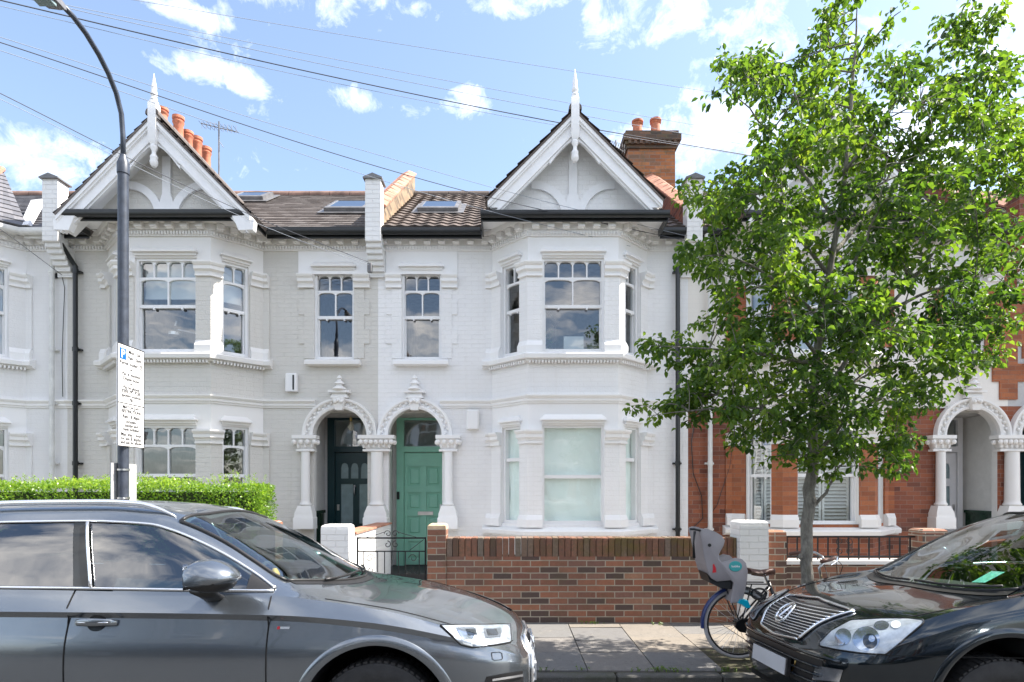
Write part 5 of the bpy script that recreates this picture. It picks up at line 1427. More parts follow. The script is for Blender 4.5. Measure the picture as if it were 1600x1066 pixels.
def cabin(C, F, root, a0, a1, hw, belt, roofz, seatmat, dash_a):
    mb = MB(F); mb.box(.5,C.L-.3,-hw,hw,.22,.30); mb.build('floor_pan', M['liner'], root)
    mb = MB(F); prof = [(dash_a-.22,belt-.10),(dash_a,belt-.045),(dash_a+.28,belt-.06),(dash_a+.38,belt-.14),(dash_a+.34,belt-.35),(dash_a-.2,belt-.4)]
    mb.loft([[(a, -hw*.93, z) for a, z in prof],[(a, hw*.93, z) for a, z in prof]]); mb.build('dashboard', M['interior'], root)
    for a in (a0, a0+.95):
        for y in (-.37,.37):
            mb = MB(F)
            mb.loft([[(a+.02,y-.24,.50),(a+.50,y-.24,.50),(a+.50,y+.24,.50),(a+.02,y+.24,.50)],[(a,y-.25,.62),(a+.50,y-.25,.60),(a+.50,y+.25,.60),(a,y+.25,.62)],[(a+.03,y-.2,.66),(a+.45,y-.2,.63),(a+.45,y+.2,.63),(a+.03,y+.2,.66)]])
            mb.loft([[(a+.40,y-.24,.58),(a+.54,y-.24,.58),(a+.54,y+.24,.58),(a+.40,y+.24,.58)],[(a+.50,y-.25,.9),(a+.66,y-.24,.9),(a+.66,y+.24,.9),(a+.50,y+.25,.9)],[(a+.60,y-.18,1.16),(a+.71,y-.17,1.16),(a+.71,y+.17,1.16),(a+.60,y+.18,1.16)]])
            mb.loft([[(a+.62,y-.12,1.19),(a+.70,y-.12,1.19),(a+.70,y+.12,1.19),(a+.62,y+.12,1.19)],[(a+.61,y-.13,1.27),(a+.71,y-.13,1.27),(a+.71,y+.13,1.27),(a+.61,y+.13,1.27)],[(a+.64,y-.10,1.34),(a+.71,y-.10,1.34),(a+.71,y+.10,1.34),(a+.64,y+.10,1.34)]])
            mb.build('seat', seatmat, root, smooth=True, angle=40)

def steering(F, root, a, y, z):
    mb = MB(F); mb.tube([(a+.05*sin(t)*1.2, y+.18*cos(t), z+.17*sin(t)) for t in [2*pi*i/24 for i in range(25)]], .016, 8)
    mb.tube([(a,y-.17,z),(a-.02,y,z-.01),(a,y+.17,z)], .018, 6); mb.tube([(a-.02,y,z-.02),(a-.04,y,z-.16)], .02, 6); mb.build('steering_wheel', M['interior'], root, smooth=True)

def mirror(C, F, root, a, z, paint, sg, sc=1.0):
    """door mirror: painted shell on a black foot"""
    p = C.side(a+.03, z-.02, 0, sg); y = p.y
    G = lambda q, r, s_: F(a+q*sc, y+sg*r*sc, z+s_*sc)
    mb = MB(G); rings = []
    # sections across the shell, from the door outwards; long towards the front (a smaller), cut flat at the glass
    for t, w, h, zc_, ac in ((.035,.06,.045,.03,.02),(.06,.115,.075,.06,.0),(.12,.150,.088,.072,-.01),(.19,.155,.085,.074,-.012),(.245,.13,.066,.07,-.0),(.275,.07,.035,.064,.01)):
        ring = []
        for k_ in range(24):
            q = 2*pi*k_/24; cx_ = cos(q)
            ring.append((ac+(w*.42*min(1,cx_*1.6) if cx_ > 0 else w*1.0*cx_), t, zc_+h*sin(q)*(1 if sin(q) > 0 else .62)*(1-.25*max(0,-cx_)**2)))
        rings.append(ring)
    mb.loft(rings); m = mb.build('door_mirror', paint, root, smooth=True, angle=50)
    mb = MB(G); mb.loft([[(.03+.055*cos(q)*1.0, t, zc_+h*sin(q)) for q in [2*pi*k/12 for k in range(12)]] for t, h, zc_ in ((-.04,.018,-.045),(.03,.022,-.035),(.08,.028,-.01),(.14,.02,.005))]); mb.build('mirror_foot', M['trim_black'], m, smooth=True)
    mb = MB(G); mb.loft([[(ac+w*cos(q), t, zc_+.0+h*sin(q)) for q in [pi+pi*k/12 for k in range(13)]]+[(ac+w*.9,t,zc_+.012),(ac-w*.9,t,zc_+.012)] for t, w, h, zc_, ac in ((.055,.08,.05,.045,-.02),(.12,.105,.06,.058,-.035),(.19,.105,.057,.060,-.037),(.255,.07,.036,.058,-.02))]); mb.build('mirror_underside', M['trim_black'], m, smooth=True)
    mb = MB(G); mb.poly([(.052,.06,.02),(.052,.25,.02),(.052,.25,.14),(.052,.06,.14)]); mb.build('mirror_glass', M['chrome'], m)

def door_handle(C, F, parent, a0, a1, z, paint, sg):
    ps = [C.side(a0+(a1-a0)*i/8, z, .012+.028*sin(pi*i/8)**.5 if 0 < i < 8 else .006, sg) for i in range(9)]
    mb = MB(F); rings = []
    for i, p in enumerate(ps):
        h = .016+.006*sin(pi*i/8); rings.append([tuple(p+Vector((0,sg*.007*cos(q),h*sin(q)))) for q in [2*pi*k/10 for k in range(10)]])
    mb.loft(rings); hd_ = mb.build('door_handle', paint, parent, smooth=True)
    C.line([C.side(a0+(a1-a0)*i/8, z-.002, .042, sg) for i in range(1,8)], .0035, 'handle_strip', M['chrome'], hd_)
    am = (a0+a1)/2; rows = []
    for r in range(5):
        rr = .045*r/4+.001; rows.append([C.side(am+rr*1.15*cos(q), z+rr*.95*sin(q), .0022, sg) for q in [2*pi*k/20 for k in range(21)]])
    C.grid_patch(rows, 'handle_cup', M['lamp_dark'], hd_)

# ---- grey car on the left, facing right
YC = 4.15
keysA = [
 [(0,.28,.30),(.03,.50,.27),(.1,.66,.25),(.3,.78,.23),(.6,.83,.22),(1.3,.84,.24),(3.2,.84,.24),(4.0,.82,.25),(4.45,.70,.28),(4.66,.40,.34)],
 [(0,.32,.42),(.03,.56,.41),(.1,.73,.40),(.25,.845,.40),(.5,.90,.40),(1.0,.93,.40),(3.5,.93,.40),(4.1,.90,.42),(4.5,.76,.46),(4.66,.48,.48)],
 [(0,.34,.52),(.03,.58,.54),(.1,.75,.58),(.25,.865,.62),(.5,.925,.66),(1.0,.945,.69),(3.5,.945,.70),(4.1,.915,.72),(4.5,.78,.72),(4.66,.50,.66)],
 [(0,.32,.57),(.03,.56,.60),(.1,.73,.67),(.25,.842,.73),(.5,.898,.80),(.9,.912,.87),(1.4,.902,.91),(3.5,.902,.94),(4.1,.89,.96),(4.5,.76,.93),(4.66,.50,.76)],
 [(0,.31,.585),(.03,.55,.625),(.1,.72,.70),(.25,.835,.765),(.5,.90,.84),(.9,.925,.915),(1.4,.93,.955),(3.5,.93,.985),(4.1,.90,1.01),(4.5,.765,.98),(4.66,.50,.79)],
 [(0,.29,.60),(.03,.50,.655),(.1,.66,.735),(.25,.775,.80),(.5,.84,.885),(.8,.865,.97),(1.1,.868,1.02),(1.5,.87,1.065),(2.4,.875,1.085),(3.6,.865,1.11),(4.2,.82,1.12),(4.5,.70,1.04),(4.66,.46,.82)],
 [(0,.20,.60),(.03,.36,.665),(.1,.48,.755),(.25,.56,.83),(.5,.62,.915),(.8,.66,.99),(1.1,.69,1.035),(1.3,.72,1.075),(1.45,.735,1.125),(1.62,.72,1.225),(1.77,.702,1.315),(1.92,.683,1.388),(2.1,.662,1.455),(2.22,.652,1.487),(2.56,.64,1.513),(3.0,.635,1.51),(3.5,.625,1.485),(3.9,.61,1.43),(4.2,.595,1.32),(4.4,.58,1.19),(4.55,.55,1.06),(4.66,.38,.83)],
 [(0,.10,.60),(.03,.18,.675),(.1,.26,.765),(.25,.30,.845),(.5,.32,.925),(.8,.34,.985),(1.1,.36,1.025),(1.3,.40,1.095),(1.6,.40,1.265),(1.9,.38,1.43),(2.1,.36,1.515),(2.3,.36,1.55),(2.7,.35,1.567),(3.2,.34,1.56),(3.8,.33,1.52),(4.1,.33,1.45),(4.4,.33,1.24),(4.58,.3,1.06),(4.66,.2,.84)],
 [(0,.0,.60),(.03,.0,.678),(.1,.0,.77),(.25,.0,.85),(.5,.0,.93),(.8,.0,.985),(1.1,.0,1.025),(1.3,.0,1.115),(1.6,.0,1.29),(1.9,.0,1.45),(2.1,.0,1.53),(2.3,.0,1.565),(2.7,.0,1.585),(3.2,.0,1.58),(3.8,.0,1.54),(4.1,.0,1.47),(4.4,.0,1.25),(4.58,.0,1.07),(4.66,.0,.84)],
]
def settle(keys, dz):
    out = []
    for j, k_ in enumerate(keys):
        d = dz[j]; out.append([(a, y, z-d*min(1,max(0,(z-.45)/.25))) for a, y, z in k_])
    return out
keysA = settle(keysA, [0,0,0,.035,.045,.05,.048,.03,.015])
def make_audi():
    X0 = .125; F = lambda a, y, z: (X0-a, YC+y, z+ROAD-.015-.058*y)
    inv = lambda v: Vector((X0-v.x, v.y-YC, v.z-ROAD+.015+.058*(v.y-YC)))
    root = empty('parked_car', (X0-2.33, YC, ROAD), 'dark grey metallic estate car with silver roof rails, facing right, in front of the hedge', 'car', 'cars parked along the kerb')
    C = Car(keysA, 4.66, root, F, None, [(.865,.345),(3.69,.345)], .405); P = M['grey_paint']
    # side windows
    topc = [(1.455,1.088),(1.62,1.19),(1.765,1.272),(1.92,1.345),(2.10,1.412),(2.22,1.443),(2.40,1.456),(2.56,1.462),(3.03,1.457),(3.4,1.435),(3.8,1.37),(4.05,1.27)]; topc = [(p[0],p[1]-.05) for p in topc]
    botc = [(1.455,1.083),(2.0,1.093),(2.4,1.10),(3.0,1.107),(3.5,1.115),(4.05,1.13)]; botc = [(p[0],p[1]-.05) for p in botc]
    tz = lambda a: interp([(p[0], p[1]) for p in topc], a); bz = lambda a: interp([(p[0], p[1]) for p in botc], a)
    hole = [(a, bz(a)+.02) for a in [1.56+.05*i for i in range(49)]] + [(a, tz(a)-.02) for a in [3.96-.05*i for i in range(48)]]
    yk6 = lambda a: interp(keysA[6], a, 1)
    alo = lambda s_: 1.17+.26*s_*s_; ahi = lambda s_: 2.03+.05*s_*s_
    def intop(c):
        if c.x < 1.1: return False
        if c.x < 2.2:
            y = yk6(c.x)-.045
            if abs(c.y) > y: return False
            s_ = c.y/max(.1,y); return alo(s_)+.04 < c.x < ahi(s_)-.04
        if 4.1 < c.x < 4.5: return abs(c.y) < yk6(c.x)-.06
        return False
    C.bon = (.10, 1.16, lambda a: interp([(0,.50),(.1,.58),(.25,.70),(.5,.78),(.8,.815),(1.16,.825)], a))
    C.body(P, [('front_door',1.44,2.54,.30,1.033),('rear_door',2.54,3.42,.30,1.05)], [hole], intop)
    for sg in (-1,1):
        def gl(a0, a1, nm, mat, lo=.0, hi=.0, n=14, off=.005, t0=0, t1=0):
            rows = []
            for j in range(9):
                b0 = a0+t0*j/8; b1 = a1+t1*j/8
                rows.append([C.side(a, (bz(a)+lo)*(1-j/8)+(tz(a)-hi)*j/8, off, sg) for a in [b0+(b1-b0)*i/n for i in range(n+1)]])
            return C.grid_patch(rows, nm, mat, root)
        gl(1.60,2.43,'side_window',M['carglass'],.006,.006,14,.005,0,.145); gl(2.545,3.30,'side_window',M['carglass'],.006,.006,14,.005,.125,.08); gl(3.37,4.0,'side_window',M['carglass'],.006,.006)
        gl(1.47,1.597,'window_corner',M['trim_black'],.004,.004,6,.008); gl(2.433,2.542,'door_pillar',M['lamp_dark'],.004,.004,6,.009,.145,.125); gl(3.303,3.367,'door_pillar',M['trim_black'],.004,.004,4,.009,.08,.08)
        C.line([C.side(a, bz(a)-.003, .006, sg) for a in [1.45+2.62*i/60 for i in range(61)]], .0085, 'chrome_strip', M['alu'], root)
        C.line([C.side(a, tz(a)+.006, .005, sg) for a in [1.45+.02*i for i in range(131)]], .0085, 'chrome_strip', M['alu'], root)
        C.line([C.side(2.437+.145*i/8, bz(2.4)+(tz(2.4)-bz(2.4))*i/8, .021, sg) for i in range(9)], .0085, 'pillar_bead', M['alu'], root)
        C.line([C.side(1.45+.0*z, z, .0005, sg) for z in [.30+.05*i for i in range(16)]], .0042, 'panel_gap', M['gap'], root)
        C.line([C.side(2.54-.02*max(0,(z-.95)/.15), z, .0005, sg) for z in [.30+.05*i for i in range(17)]], .0042, 'panel_gap', M['gap'], root)
        C.line([C.side(3.42-.1*max(0,(.75-z)), z, .0005, sg) for z in [.5+.05*i for i in range(13)]], .0042, 'panel_gap', M['gap'], root)
        # bonnet shut line
        C.line([C.top(a, sg*interp([(0,.50),(.1,.58),(.25,.70),(.5,.78),(.8,.815),(1.16,.825)], a), .0003) for a in [.12+.03*i for i in range(36)]], .0035, 'panel_gap', M['gap'], root)
        # roof rail
        ps = [C.top(a, sg*(yk6(a)-.045), .0) for a in [2.12+.04*i for i in range(48)]]; n = len(ps)
        ps = [p+Vector((0,0,.036*min(1, i/5, (n-1-i)/5)+.002)) for i, p in enumerate(ps)]
        mb = MB(F); mb.tube(ps, [.006+.011*min(1,i/4,(n-1-i)/4) for i in range(n)], 8); mb.build('roof_rail', M['alu'], root, smooth=True)
        mirror(C, F, root, 1.73 if sg < 0 else 1.92, 1.045, P, sg, 1.1)
        door_handle(C, F, C.doors['front_door'+('_l' if sg < 0 else '_r')], 2.27, 2.50, .865, P, sg)
        door_handle(C, F, C.doors['rear_door'+('_l' if sg < 0 else '_r')], 3.16, 3.38, .885, P, sg)
        for wa in (.865, 3.69):
            wheel(root, F, wa, sg*.795, .305, .348, .235, sg, None)
            # arch moulding
            rows = []
            for r, o in ((.402,.001),(.406,.007),(.435,.009),(.452,.005),(.458,.001)):
                rows.append([C.side(wa+r*cos(t), .345+r*sin(t), o, sg) for t in [radians(-8+196*i/44) for i in range(45)]])
            C.grid_patch(rows, 'arch_moulding', P, root)
            mb = MB(F); mb.lathe([(.41,-.34),(.41,.095)], (wa, sg*.80 if sg > 0 else -.80, .355), 28, 'y', False, radians(-10), radians(190)) if sg > 0 else mb.lathe([(.41,-.095),(.41,.34)], (wa,-.80,.355), 28, 'y', False, radians(-10), radians(190))
            mb.poly([(wa-.41,sg*.46,.2),(wa+.41,sg*.46,.2),(wa+.41,sg*.46,.77),(wa-.41,sg*.46,.77)]); mb.build('wheel_arch_liner', M['liner'], root)
        # sill strip
        C.line([C.side(a, .335, .002, sg) for a in [1.3+.1*i for i in range(20)]], .012, 'sill_trim', M['trim_black'], root)
        mb = MB(F)
    # windscreen and its surround
    ns, nt = 22, 14
    def wpt(s_, t, off=.004, shrink=.025):
        a = alo(s_)*(1-t)+ahi(s_)*t; return C.top(a, s_*(yk6(a)-shrink), off)
    C.grid_patch([[wpt(-1+2*i/ns, j/nt) for i in range(ns+1)] for j in range(nt+1)], 'windscreen', M['screen'], root)
    edge = [wpt(-1+2*i/40, 0) for i in range(41)]+[wpt(1, j/20) for j in range(21)]+[wpt(1-2*i/40, 1) for i in range(41)]+[wpt(-1, 1-j/20) for j in range(21)]
    C.line(edge, .011, 'windscreen_seal', M['trim_black'], root)
    rows = [[C.top(4.08+.42*j/6, -.5+1.0*i/8, .004) for i in range(9)] for j in range(7)]; C.grid_patch(rows, 'rear_window', M['carglass'], root)
    # cowl panel and wipers
    C.grid_patch([[C.top(alo(-1+2*i/20)-.055+.06*j, (-1+2*i/20)*.70, .003) for i in range(21)] for j in range(2)], 'cowl_panel', M['trim_black'], root)
    for y0, y1, a1 in ((-.50,.10,1.30),(.12,.62,1.36)):
        C.line([(lambda p: p)(C.top(1.17+.1*(abs(y0)>.3)*0+(a1-1.17)*0+.03+.02*i/8+.16*((y0+(y1-y0)*i/8)/.72)**2, y0+(y1-y0)*i/8, .022)) for i in range(9)], .008, 'wiper', M['trim_black'], root)
    # headlights traced on the body: outline, bowl, running lights, lens and cover
    A = [(688,977.5),(716,977),(760,976.5),(797,975.5)]; B = [(721,1008),(737,1012),(770,1009),(799,1004)]
    def pp(g, off): return [[C.pix(x, y, off, inv) for x, y in r] for r in g]
    def both(g, nm, mat, off, parent=None, smooth=True):
        r = pp(g, off); res = []
        for sg in (1,-1):
            rr = [[None if q is None else Vector((q.x, q.y*sg, q.z)) for q in row] for row in r]
            res.append(C.grid_patch(rr, nm, mat, parent[0 if sg > 0 else 1] if parent else root, smooth))
        return res
    hl = both(strip(A, B, 24, 10), 'headlight', M['lamp_grey'], .003)
    rim = [(x, y) for x, y in A+B[::-1]+A[:1]]
    for k_, sg in enumerate((1,-1)):
        pts = [C.pix(*lerp_poly(rim, t/60), .004, inv) for t in range(61)]
        C.line([None if q is None else Vector((q.x,q.y*sg,q.z)) for q in pts], .0045, 'lamp_rim', M['gap'], hl[k_])
    both(strip([(712,982),(740,981.5)], [(722,1000),(748,1000)], 8, 6), 'reflector', M['lamp_bowl'], .006, hl)
    both(strip([(727,985),(742,984)], [(731,994),(745,994)], 6, 4), 'lens', M['lamp_dark'], .009, hl)
    both(strip([(755,983),(782,982)], [(758,998),(785,996)], 8, 6), 'reflector', M['lamp_bowl'], .006, hl)
    both(strip([(759,985),(775,984.5)], [(762,994),(778,993)], 6, 4), 'lens', M['lamp_dark'], .009, hl)
    both(strip([(745,982),(753,982)], [(736,1006),(745,1007)], 4, 8), 'running_light', M['white_card'], .008, hl)
    both(strip([(786,980),(794,980)], [(780,1003),(789,1002)], 4, 8), 'running_light', M['white_card'], .008, hl)
    both(strip([(722,1003),(738,1007)], [(724,1006),(738,1010)], 10, 1), 'running_light', M['white_card'], .008, hl)
    both(strip(A, B, 24, 10), 'lamp_cover', M['lamp_glass'], .014, hl)
    # washer cap, badge, lower intake with fog lamp bar
    for sg in (-1,1):
        pts = [C.pix(x, y, .0015, inv) for x, y in [(768,1020),(780,1019),(784,1021),(785,1029),(783,1031),(772,1032),(769,1030),(768,1020)]]
        C.line([None if q is None else Vector((q.x,-q.y*sg,q.z)) for q in pts], .0022, 'washer_cap', M['gap'], root)
    both(strip([(760,1058),(790,1052),(816,1048)], [(752,1082),(790,1080),(818,1078)], 14, 6), 'side_intake', M['trim_black'], .004)
    both(strip([(768,1060),(814,1053)], [(768,1063.5),(814,1056.5)], 14, 1), 'intake_bar', M['alu'], .014)
    g = strip([(434,979),(438,979)], [(433,983.5),(437,983.5)], 3, 2); r = pp(g, .004); C.grid_patch(r, 'fender_badge', M['red_mark'], root)
    g = strip([(438.5,979.5),(453,979.5)], [(438,983),(452.5,983)], 6, 2); r = pp(g, .004); C.grid_patch(r, 'fender_badge', M['alu'], root)
    # grille at the front, rings, plate
    gp = [(-.34,.60),(-.40,.50),(-.36,.26)]
    rows = [[C.front(y, z, .006) for y in [-.42*w+.84*w*i/16 for i in range(17)]] for z, w in ((.285,.80),(.36,.88),(.50,1.0),(.60,.86),(.668,.70))]
    gr = C.grid_patch(rows, 'grille', M['trim_black'], root)
    for z, w in ((.31,.82),(.36,.88),(.41,.93),(.46,.97),(.51,.99),(.56,.93),(.61,.84)):
        C.line([C.front(-.41*w+.82*w*i/16, z, .014) for i in range(17)], .007, 'grille_bar', M['lamp_grey'], gr)
    bd = [(-.34,.268),(-.42,.50),(-.30,.675),(.30,.675),(.42,.50),(.34,.268),(-.34,.268)]
    C.line([C.front(*lerp_poly(bd, i/70), .010) for i in range(71)], .012, 'grille_surround', M['alu'], gr)
    for i in range(4):
        c = (-.105+.07*i, .60); C.line([C.front(c[0]+.044*cos(t), c[1]+.044*sin(t), .03) for t in [2*pi*k_/20 for k_ in range(21)]], .006, 'ring_badge', M['chrome'], gr)
    mb = MB(F); mb.box(-.035,-.022,-.26,.26,.385,.495); mb.build('number_plate', M['plate'], root)
    cabin(C, F, root, 1.95, 4.3, .80, 1.02, 1.5, M['interior'], 1.45); steering(F, root, 1.93, .37, .94)
    # small items on the dashboard
    mb = MB(F); mb.loft([[(1.60+r*cos(q),-.45+r*sin(q),z) for q in [2*pi*k_/10 for k_ in range(10)]] for r, z in ((.035,1.06),(.03,1.10),(.012,1.13))]); tag(mb.build('dashboard_toy', M['yellow'], root))
    mb = MB(F); mb.tube([C.top(1.98,0,-.02), C.top(1.98,0,-.06)], .01, 6); mb.box(1.93,1.96,-.11,.11,1.36,1.42); mb.build('rear_view_mirror', M['interior'], root)
    mb = MB(F); mb.box(.02,4.5,-.55,.55,.20,.26); mb.build('underside', M['liner'], root)
    return root

make_audi()

# ---- black car on the right, facing left
YL = 4.22
keysL = [
 [(0,.30,.27),(.04,.52,.25),(.12,.68,.23),(.3,.78,.22),(.6,.82,.22),(1.3,.83,.23),(3.2,.83,.23),(4.1,.81,.25),(4.5,.70,.28),(4.74,.40,.34)],
 [(0,.36,.38),(.04,.60,.38),(.12,.75,.38),(.28,.85,.39),(.5,.90,.40),(1.0,.92,.40),(3.6,.92,.40),(4.2,.89,.42),(4.55,.76,.46),(4.74,.48,.48)],
 [(0,.37,.50),(.04,.62,.52),(.12,.775,.55),(.28,.865,.58),(.5,.91,.62),(1.0,.93,.66),(3.6,.93,.68),(4.2,.90,.70),(4.55,.78,.70),(4.74,.50,.66)],
 [(0,.36,.56),(.04,.60,.58),(.12,.755,.64),(.28,.85,.69),(.5,.90,.75),(1.0,.92,.82),(1.4,.918,.86),(3.6,.915,.90),(4.2,.885,.93),(4.55,.76,.90),(4.74,.50,.76)],
 [(0,.34,.58),(.04,.58,.61),(.12,.735,.675),(.28,.835,.74),(.5,.885,.82),(1.0,.91,.92),(1.4,.91,.95),(3.6,.905,.98),(4.2,.875,1.0),(4.55,.75,.97),(4.74,.50,.79)],
 [(0,.32,.60),(.04,.54,.645),(.12,.69,.72),(.28,.785,.80),(.45,.83,.875),(.7,.85,.955),(1.1,.862,1.035),(1.4,.868,1.07),(2.4,.87,1.10),(3.6,.86,1.13),(4.2,.81,1.14),(4.55,.69,1.04),(4.74,.46,.82)],
 [(0,.22,.61),(.04,.40,.67),(.12,.52,.765),(.28,.60,.845),(.45,.64,.90),(.7,.67,.95),(1.0,.71,.99),(1.15,.725,1.055),(1.35,.728,1.15),(1.6,.71,1.285),(1.9,.68,1.415),(2.2,.655,1.495),(2.6,.64,1.535),(3.2,.63,1.53),(3.7,.62,1.49),(4.1,.60,1.40),(4.4,.58,1.22),(4.6,.55,1.05),(4.74,.38,.83)],
 [(0,.11,.615),(.04,.20,.69),(.12,.27,.79),(.28,.31,.865),(.45,.33,.91),(.7,.35,.95),(.97,.37,.985),(1.2,.40,1.10),(1.6,.40,1.30),(1.9,.38,1.445),(2.2,.36,1.53),(2.6,.35,1.575),(3.2,.34,1.575),(3.8,.33,1.53),(4.15,.33,1.44),(4.45,.33,1.22),(4.62,.3,1.06),(4.74,.2,.84)],
 [(0,.0,.615),(.04,.0,.70),(.12,.0,.80),(.28,.0,.87),(.45,.0,.915),(.7,.0,.955),(.95,.0,.985),(1.2,.0,1.12),(1.6,.0,1.32),(1.9,.0,1.46),(2.2,.0,1.545),(2.6,.0,1.59),(3.2,.0,1.59),(3.8,.0,1.55),(4.15,.0,1.46),(4.45,.0,1.23),(4.62,.0,1.07),(4.74,.0,.84)],
]
keysL = settle(keysL, [0,0,0,.03,.04,.05,.052,.038,.025])
def make_lexus():
    X0 = 1.87; F = lambda a, y, z: (X0+a, YL+y, z+ROAD-.062*y)
    inv = lambda v: Vector((v.x-X0, v.y-YL, v.z-ROAD+.062*(v.y-YL)))
    root = empty('parked_car', (X0+2.37, YL, ROAD), 'glossy black four by four car facing left, in front of the tree and bicycle', 'car', 'cars parked along the kerb')
    P = M['black_paint']; C = Car(keysL, 4.74, root, F, None, [(.90,.345),(3.62,.345)], .41)
    topc = [(1.36,1.10),(1.6,1.235),(1.9,1.37),(2.2,1.45),(2.6,1.48),(3.2,1.475),(3.7,1.435),(4.1,1.34),(4.3,1.22)]; topc = [(p[0],p[1]-.052) for p in topc]
    botc = [(1.36,1.085),(2.4,1.115),(3.2,1.135),(4.3,1.16)]; botc = [(p[0],p[1]-.052) for p in botc]
    tz = lambda a: interp(topc, a); bz = lambda a: interp(botc, a)
    hole = [(a, bz(a)+.02) for a in [1.48+.05*i for i in range(54)]] + [(a, tz(a)-.02) for a in [4.13-.05*i for i in range(53)]]
    yk6 = lambda a: interp(keysL[6], a, 1)
    alo = lambda s_: .96+.17*s_*s_; ahi = lambda s_: 2.08+.05*s_*s_
    def intop(c):
        if c.x < 1.0: return False
        if c.x < 2.2:
            y = yk6(c.x)-.045
            if abs(c.y) > y: return False
            s_ = c.y/max(.1,y); return alo(s_)+.04 < c.x < ahi(s_)-.04
        if 4.15 < c.x < 4.55: return abs(c.y) < yk6(c.x)-.06
        return False
    be = [(0,.46),(.1,.56),(.25,.66),(.45,.74),(.7,.79),(1.05,.815)]
    C.bon = (.135, .96, lambda a: interp(be, a))
    C.body(P, [('front_door',1.38,2.48,.30,1.038),('rear_door',2.48,3.36,.30,1.058)], [hole], intop)
    for sg in (-1,1):
        def gl(a0, a1, nm, mat, lo=.0, hi=.0, n=14, off=.005):
            rows = [[C.side(a, (bz(a)+lo)*(1-j/6)+(tz(a)-hi)*j/6, off, sg) for a in [a0+(a1-a0)*i/n for i in range(n+1)]] for j in range(7)]
            return C.grid_patch(rows, nm, mat, root)
        gl(1.50,2.36,'side_window',M['carglass'],.006,.006); gl(2.52,3.3,'side_window',M['carglass'],.006,.006); gl(3.4,4.2,'side_window',M['carglass'],.006,.006)
        gl(1.38,1.497,'window_corner',M['trim_black'],.004,.004,6,.008); gl(2.363,2.517,'door_pillar',M['lamp_dark'],.004,.004,6,.009); gl(3.303,3.397,'door_pillar',M['trim_black'],.004,.004,4,.009)
        C.line([C.side(a, bz(a)-.003, .004, sg) for a in [1.36+2.9*i/60 for i in range(61)]], .0075, 'window_strip', M['alu'], root)
        for aa in (1.39, 2.47): C.line([C.side(aa, z, .0005, sg) for z in [.30+.05*i for i in range(16)]], .0042, 'panel_gap', M['gap'], root)
        C.line([C.top(a, sg*interp(be, a), .0003) for a in [.14+.03*i for i in range(31)]], .0035, 'panel_gap', M['gap'], root)
        mirror(C, F, root, 1.62 if sg < 0 else 1.88, 1.05, P, sg)
        door_handle(C, F, C.doors['front_door'+('_l' if sg < 0 else '_r')], 2.2, 2.42, .89, P, sg)
        ps = [C.top(a, sg*(yk6(a)-.045), .0) for a in [2.25+.04*i for i in range(44)]]; n = len(ps)
        mb = MB(F); mb.tube([p+Vector((0,0,.036*min(1, i/5, (n-1-i)/5)+.002)) for i, p in enumerate(ps)], [.006+.010*min(1,i/4,(n-1-i)/4) for i in range(n)], 8); mb.build('roof_rail', M['alu'], root, smooth=True)
        for wa in (.90, 3.62):
            wheel(root, F, wa, sg*.775, .285, .335, .225, sg, None)
            rows = []
            for r, o in ((.407,.001),(.411,.007),(.435,.009),(.455,.004),(.46,.001)):
                rows.append([C.side(wa+r*cos(t), .345+r*sin(t), o, sg) for t in [radians(-8+196*i/44) for i in range(45)]])
            C.grid_patch(rows, 'arch_moulding', P, root)
            mb = MB(F); c0, c1 = (-.34,.10) if sg > 0 else (-.10,.34)
            mb.lathe([(.415,c0),(.415,c1)], (wa, sg*.785, .365), 28, 'y', False, radians(-10), radians(190))
            mb.poly([(wa-.41,sg*.44,.2),(wa+.41,sg*.44,.2),(wa+.41,sg*.44,.78),(wa-.41,sg*.44,.78)]); mb.build('wheel_arch_liner', M['liner'], root)
    ns, nt = 22, 14
    def wpt(s_, t, off=.004):
        a = alo(s_)*(1-t)+ahi(s_)*t; return C.top(a, s_*(yk6(a)-.025), off)
    C.grid_patch([[wpt(-1+2*i/ns, j/nt) for i in range(ns+1)] for j in range(nt+1)], 'windscreen', M['screen'], root)
    edge = [wpt(-1+2*i/40, 0) for i in range(41)]+[wpt(1, j/20) for j in range(21)]+[wpt(1-2*i/40, 1) for i in range(41)]+[wpt(-1, 1-j/20) for j in range(21)]
    C.line(edge, .011, 'windscreen_seal', M['trim_black'], root)
    rows = [[C.top(4.12+.45*j/6, -.5+1.0*i/8, .004) for i in range(9)] for j in range(7)]; C.grid_patch(rows, 'rear_window', M['carglass'], root)
    C.grid_patch([[C.top(alo(-1+2*i/20)-.07+.085*j, (-1+2*i/20)*.70, .004) for i in range(21)] for j in range(2)], 'cowl_panel', M['trim_black'], root)
    for y0, y1 in ((-.62,-.02),(.04,.60)):
        C.line([C.top(alo((y0+(y1-y0)*i/8)/.72)+.02, y0+(y1-y0)*i/8, .022) for i in range(9)], .009, 'wiper', M['trim_black'], root)
    def pp(g, off): return [[C.pix(x, y, off, inv) for x, y in r] for r in g]
    def both(g, nm, mat, off, parent=None, smooth=True):
        r = pp(g, off); res = []
        for sg in (1,-1):
            rr = [[None if q is None else Vector((q.x, q.y*sg, q.z)) for q in row] for row in r]
            res.append(C.grid_patch(rr, nm, mat, parent[0 if sg > 0 else 1] if parent else root, smooth))
        return res
    A = [(1281,1004),(1300,985),(1330,969),(1380,966.5),(1420,966.5),(1443,969)]; B = [(1281,1010),(1310,1016),(1345,1021),(1384,1023),(1410,1002),(1443,974)]
    hl = both(strip(A, B, 26, 12), 'headlight', M['lamp_grey'], .003)
    rim = A+B[::-1]+A[:1]
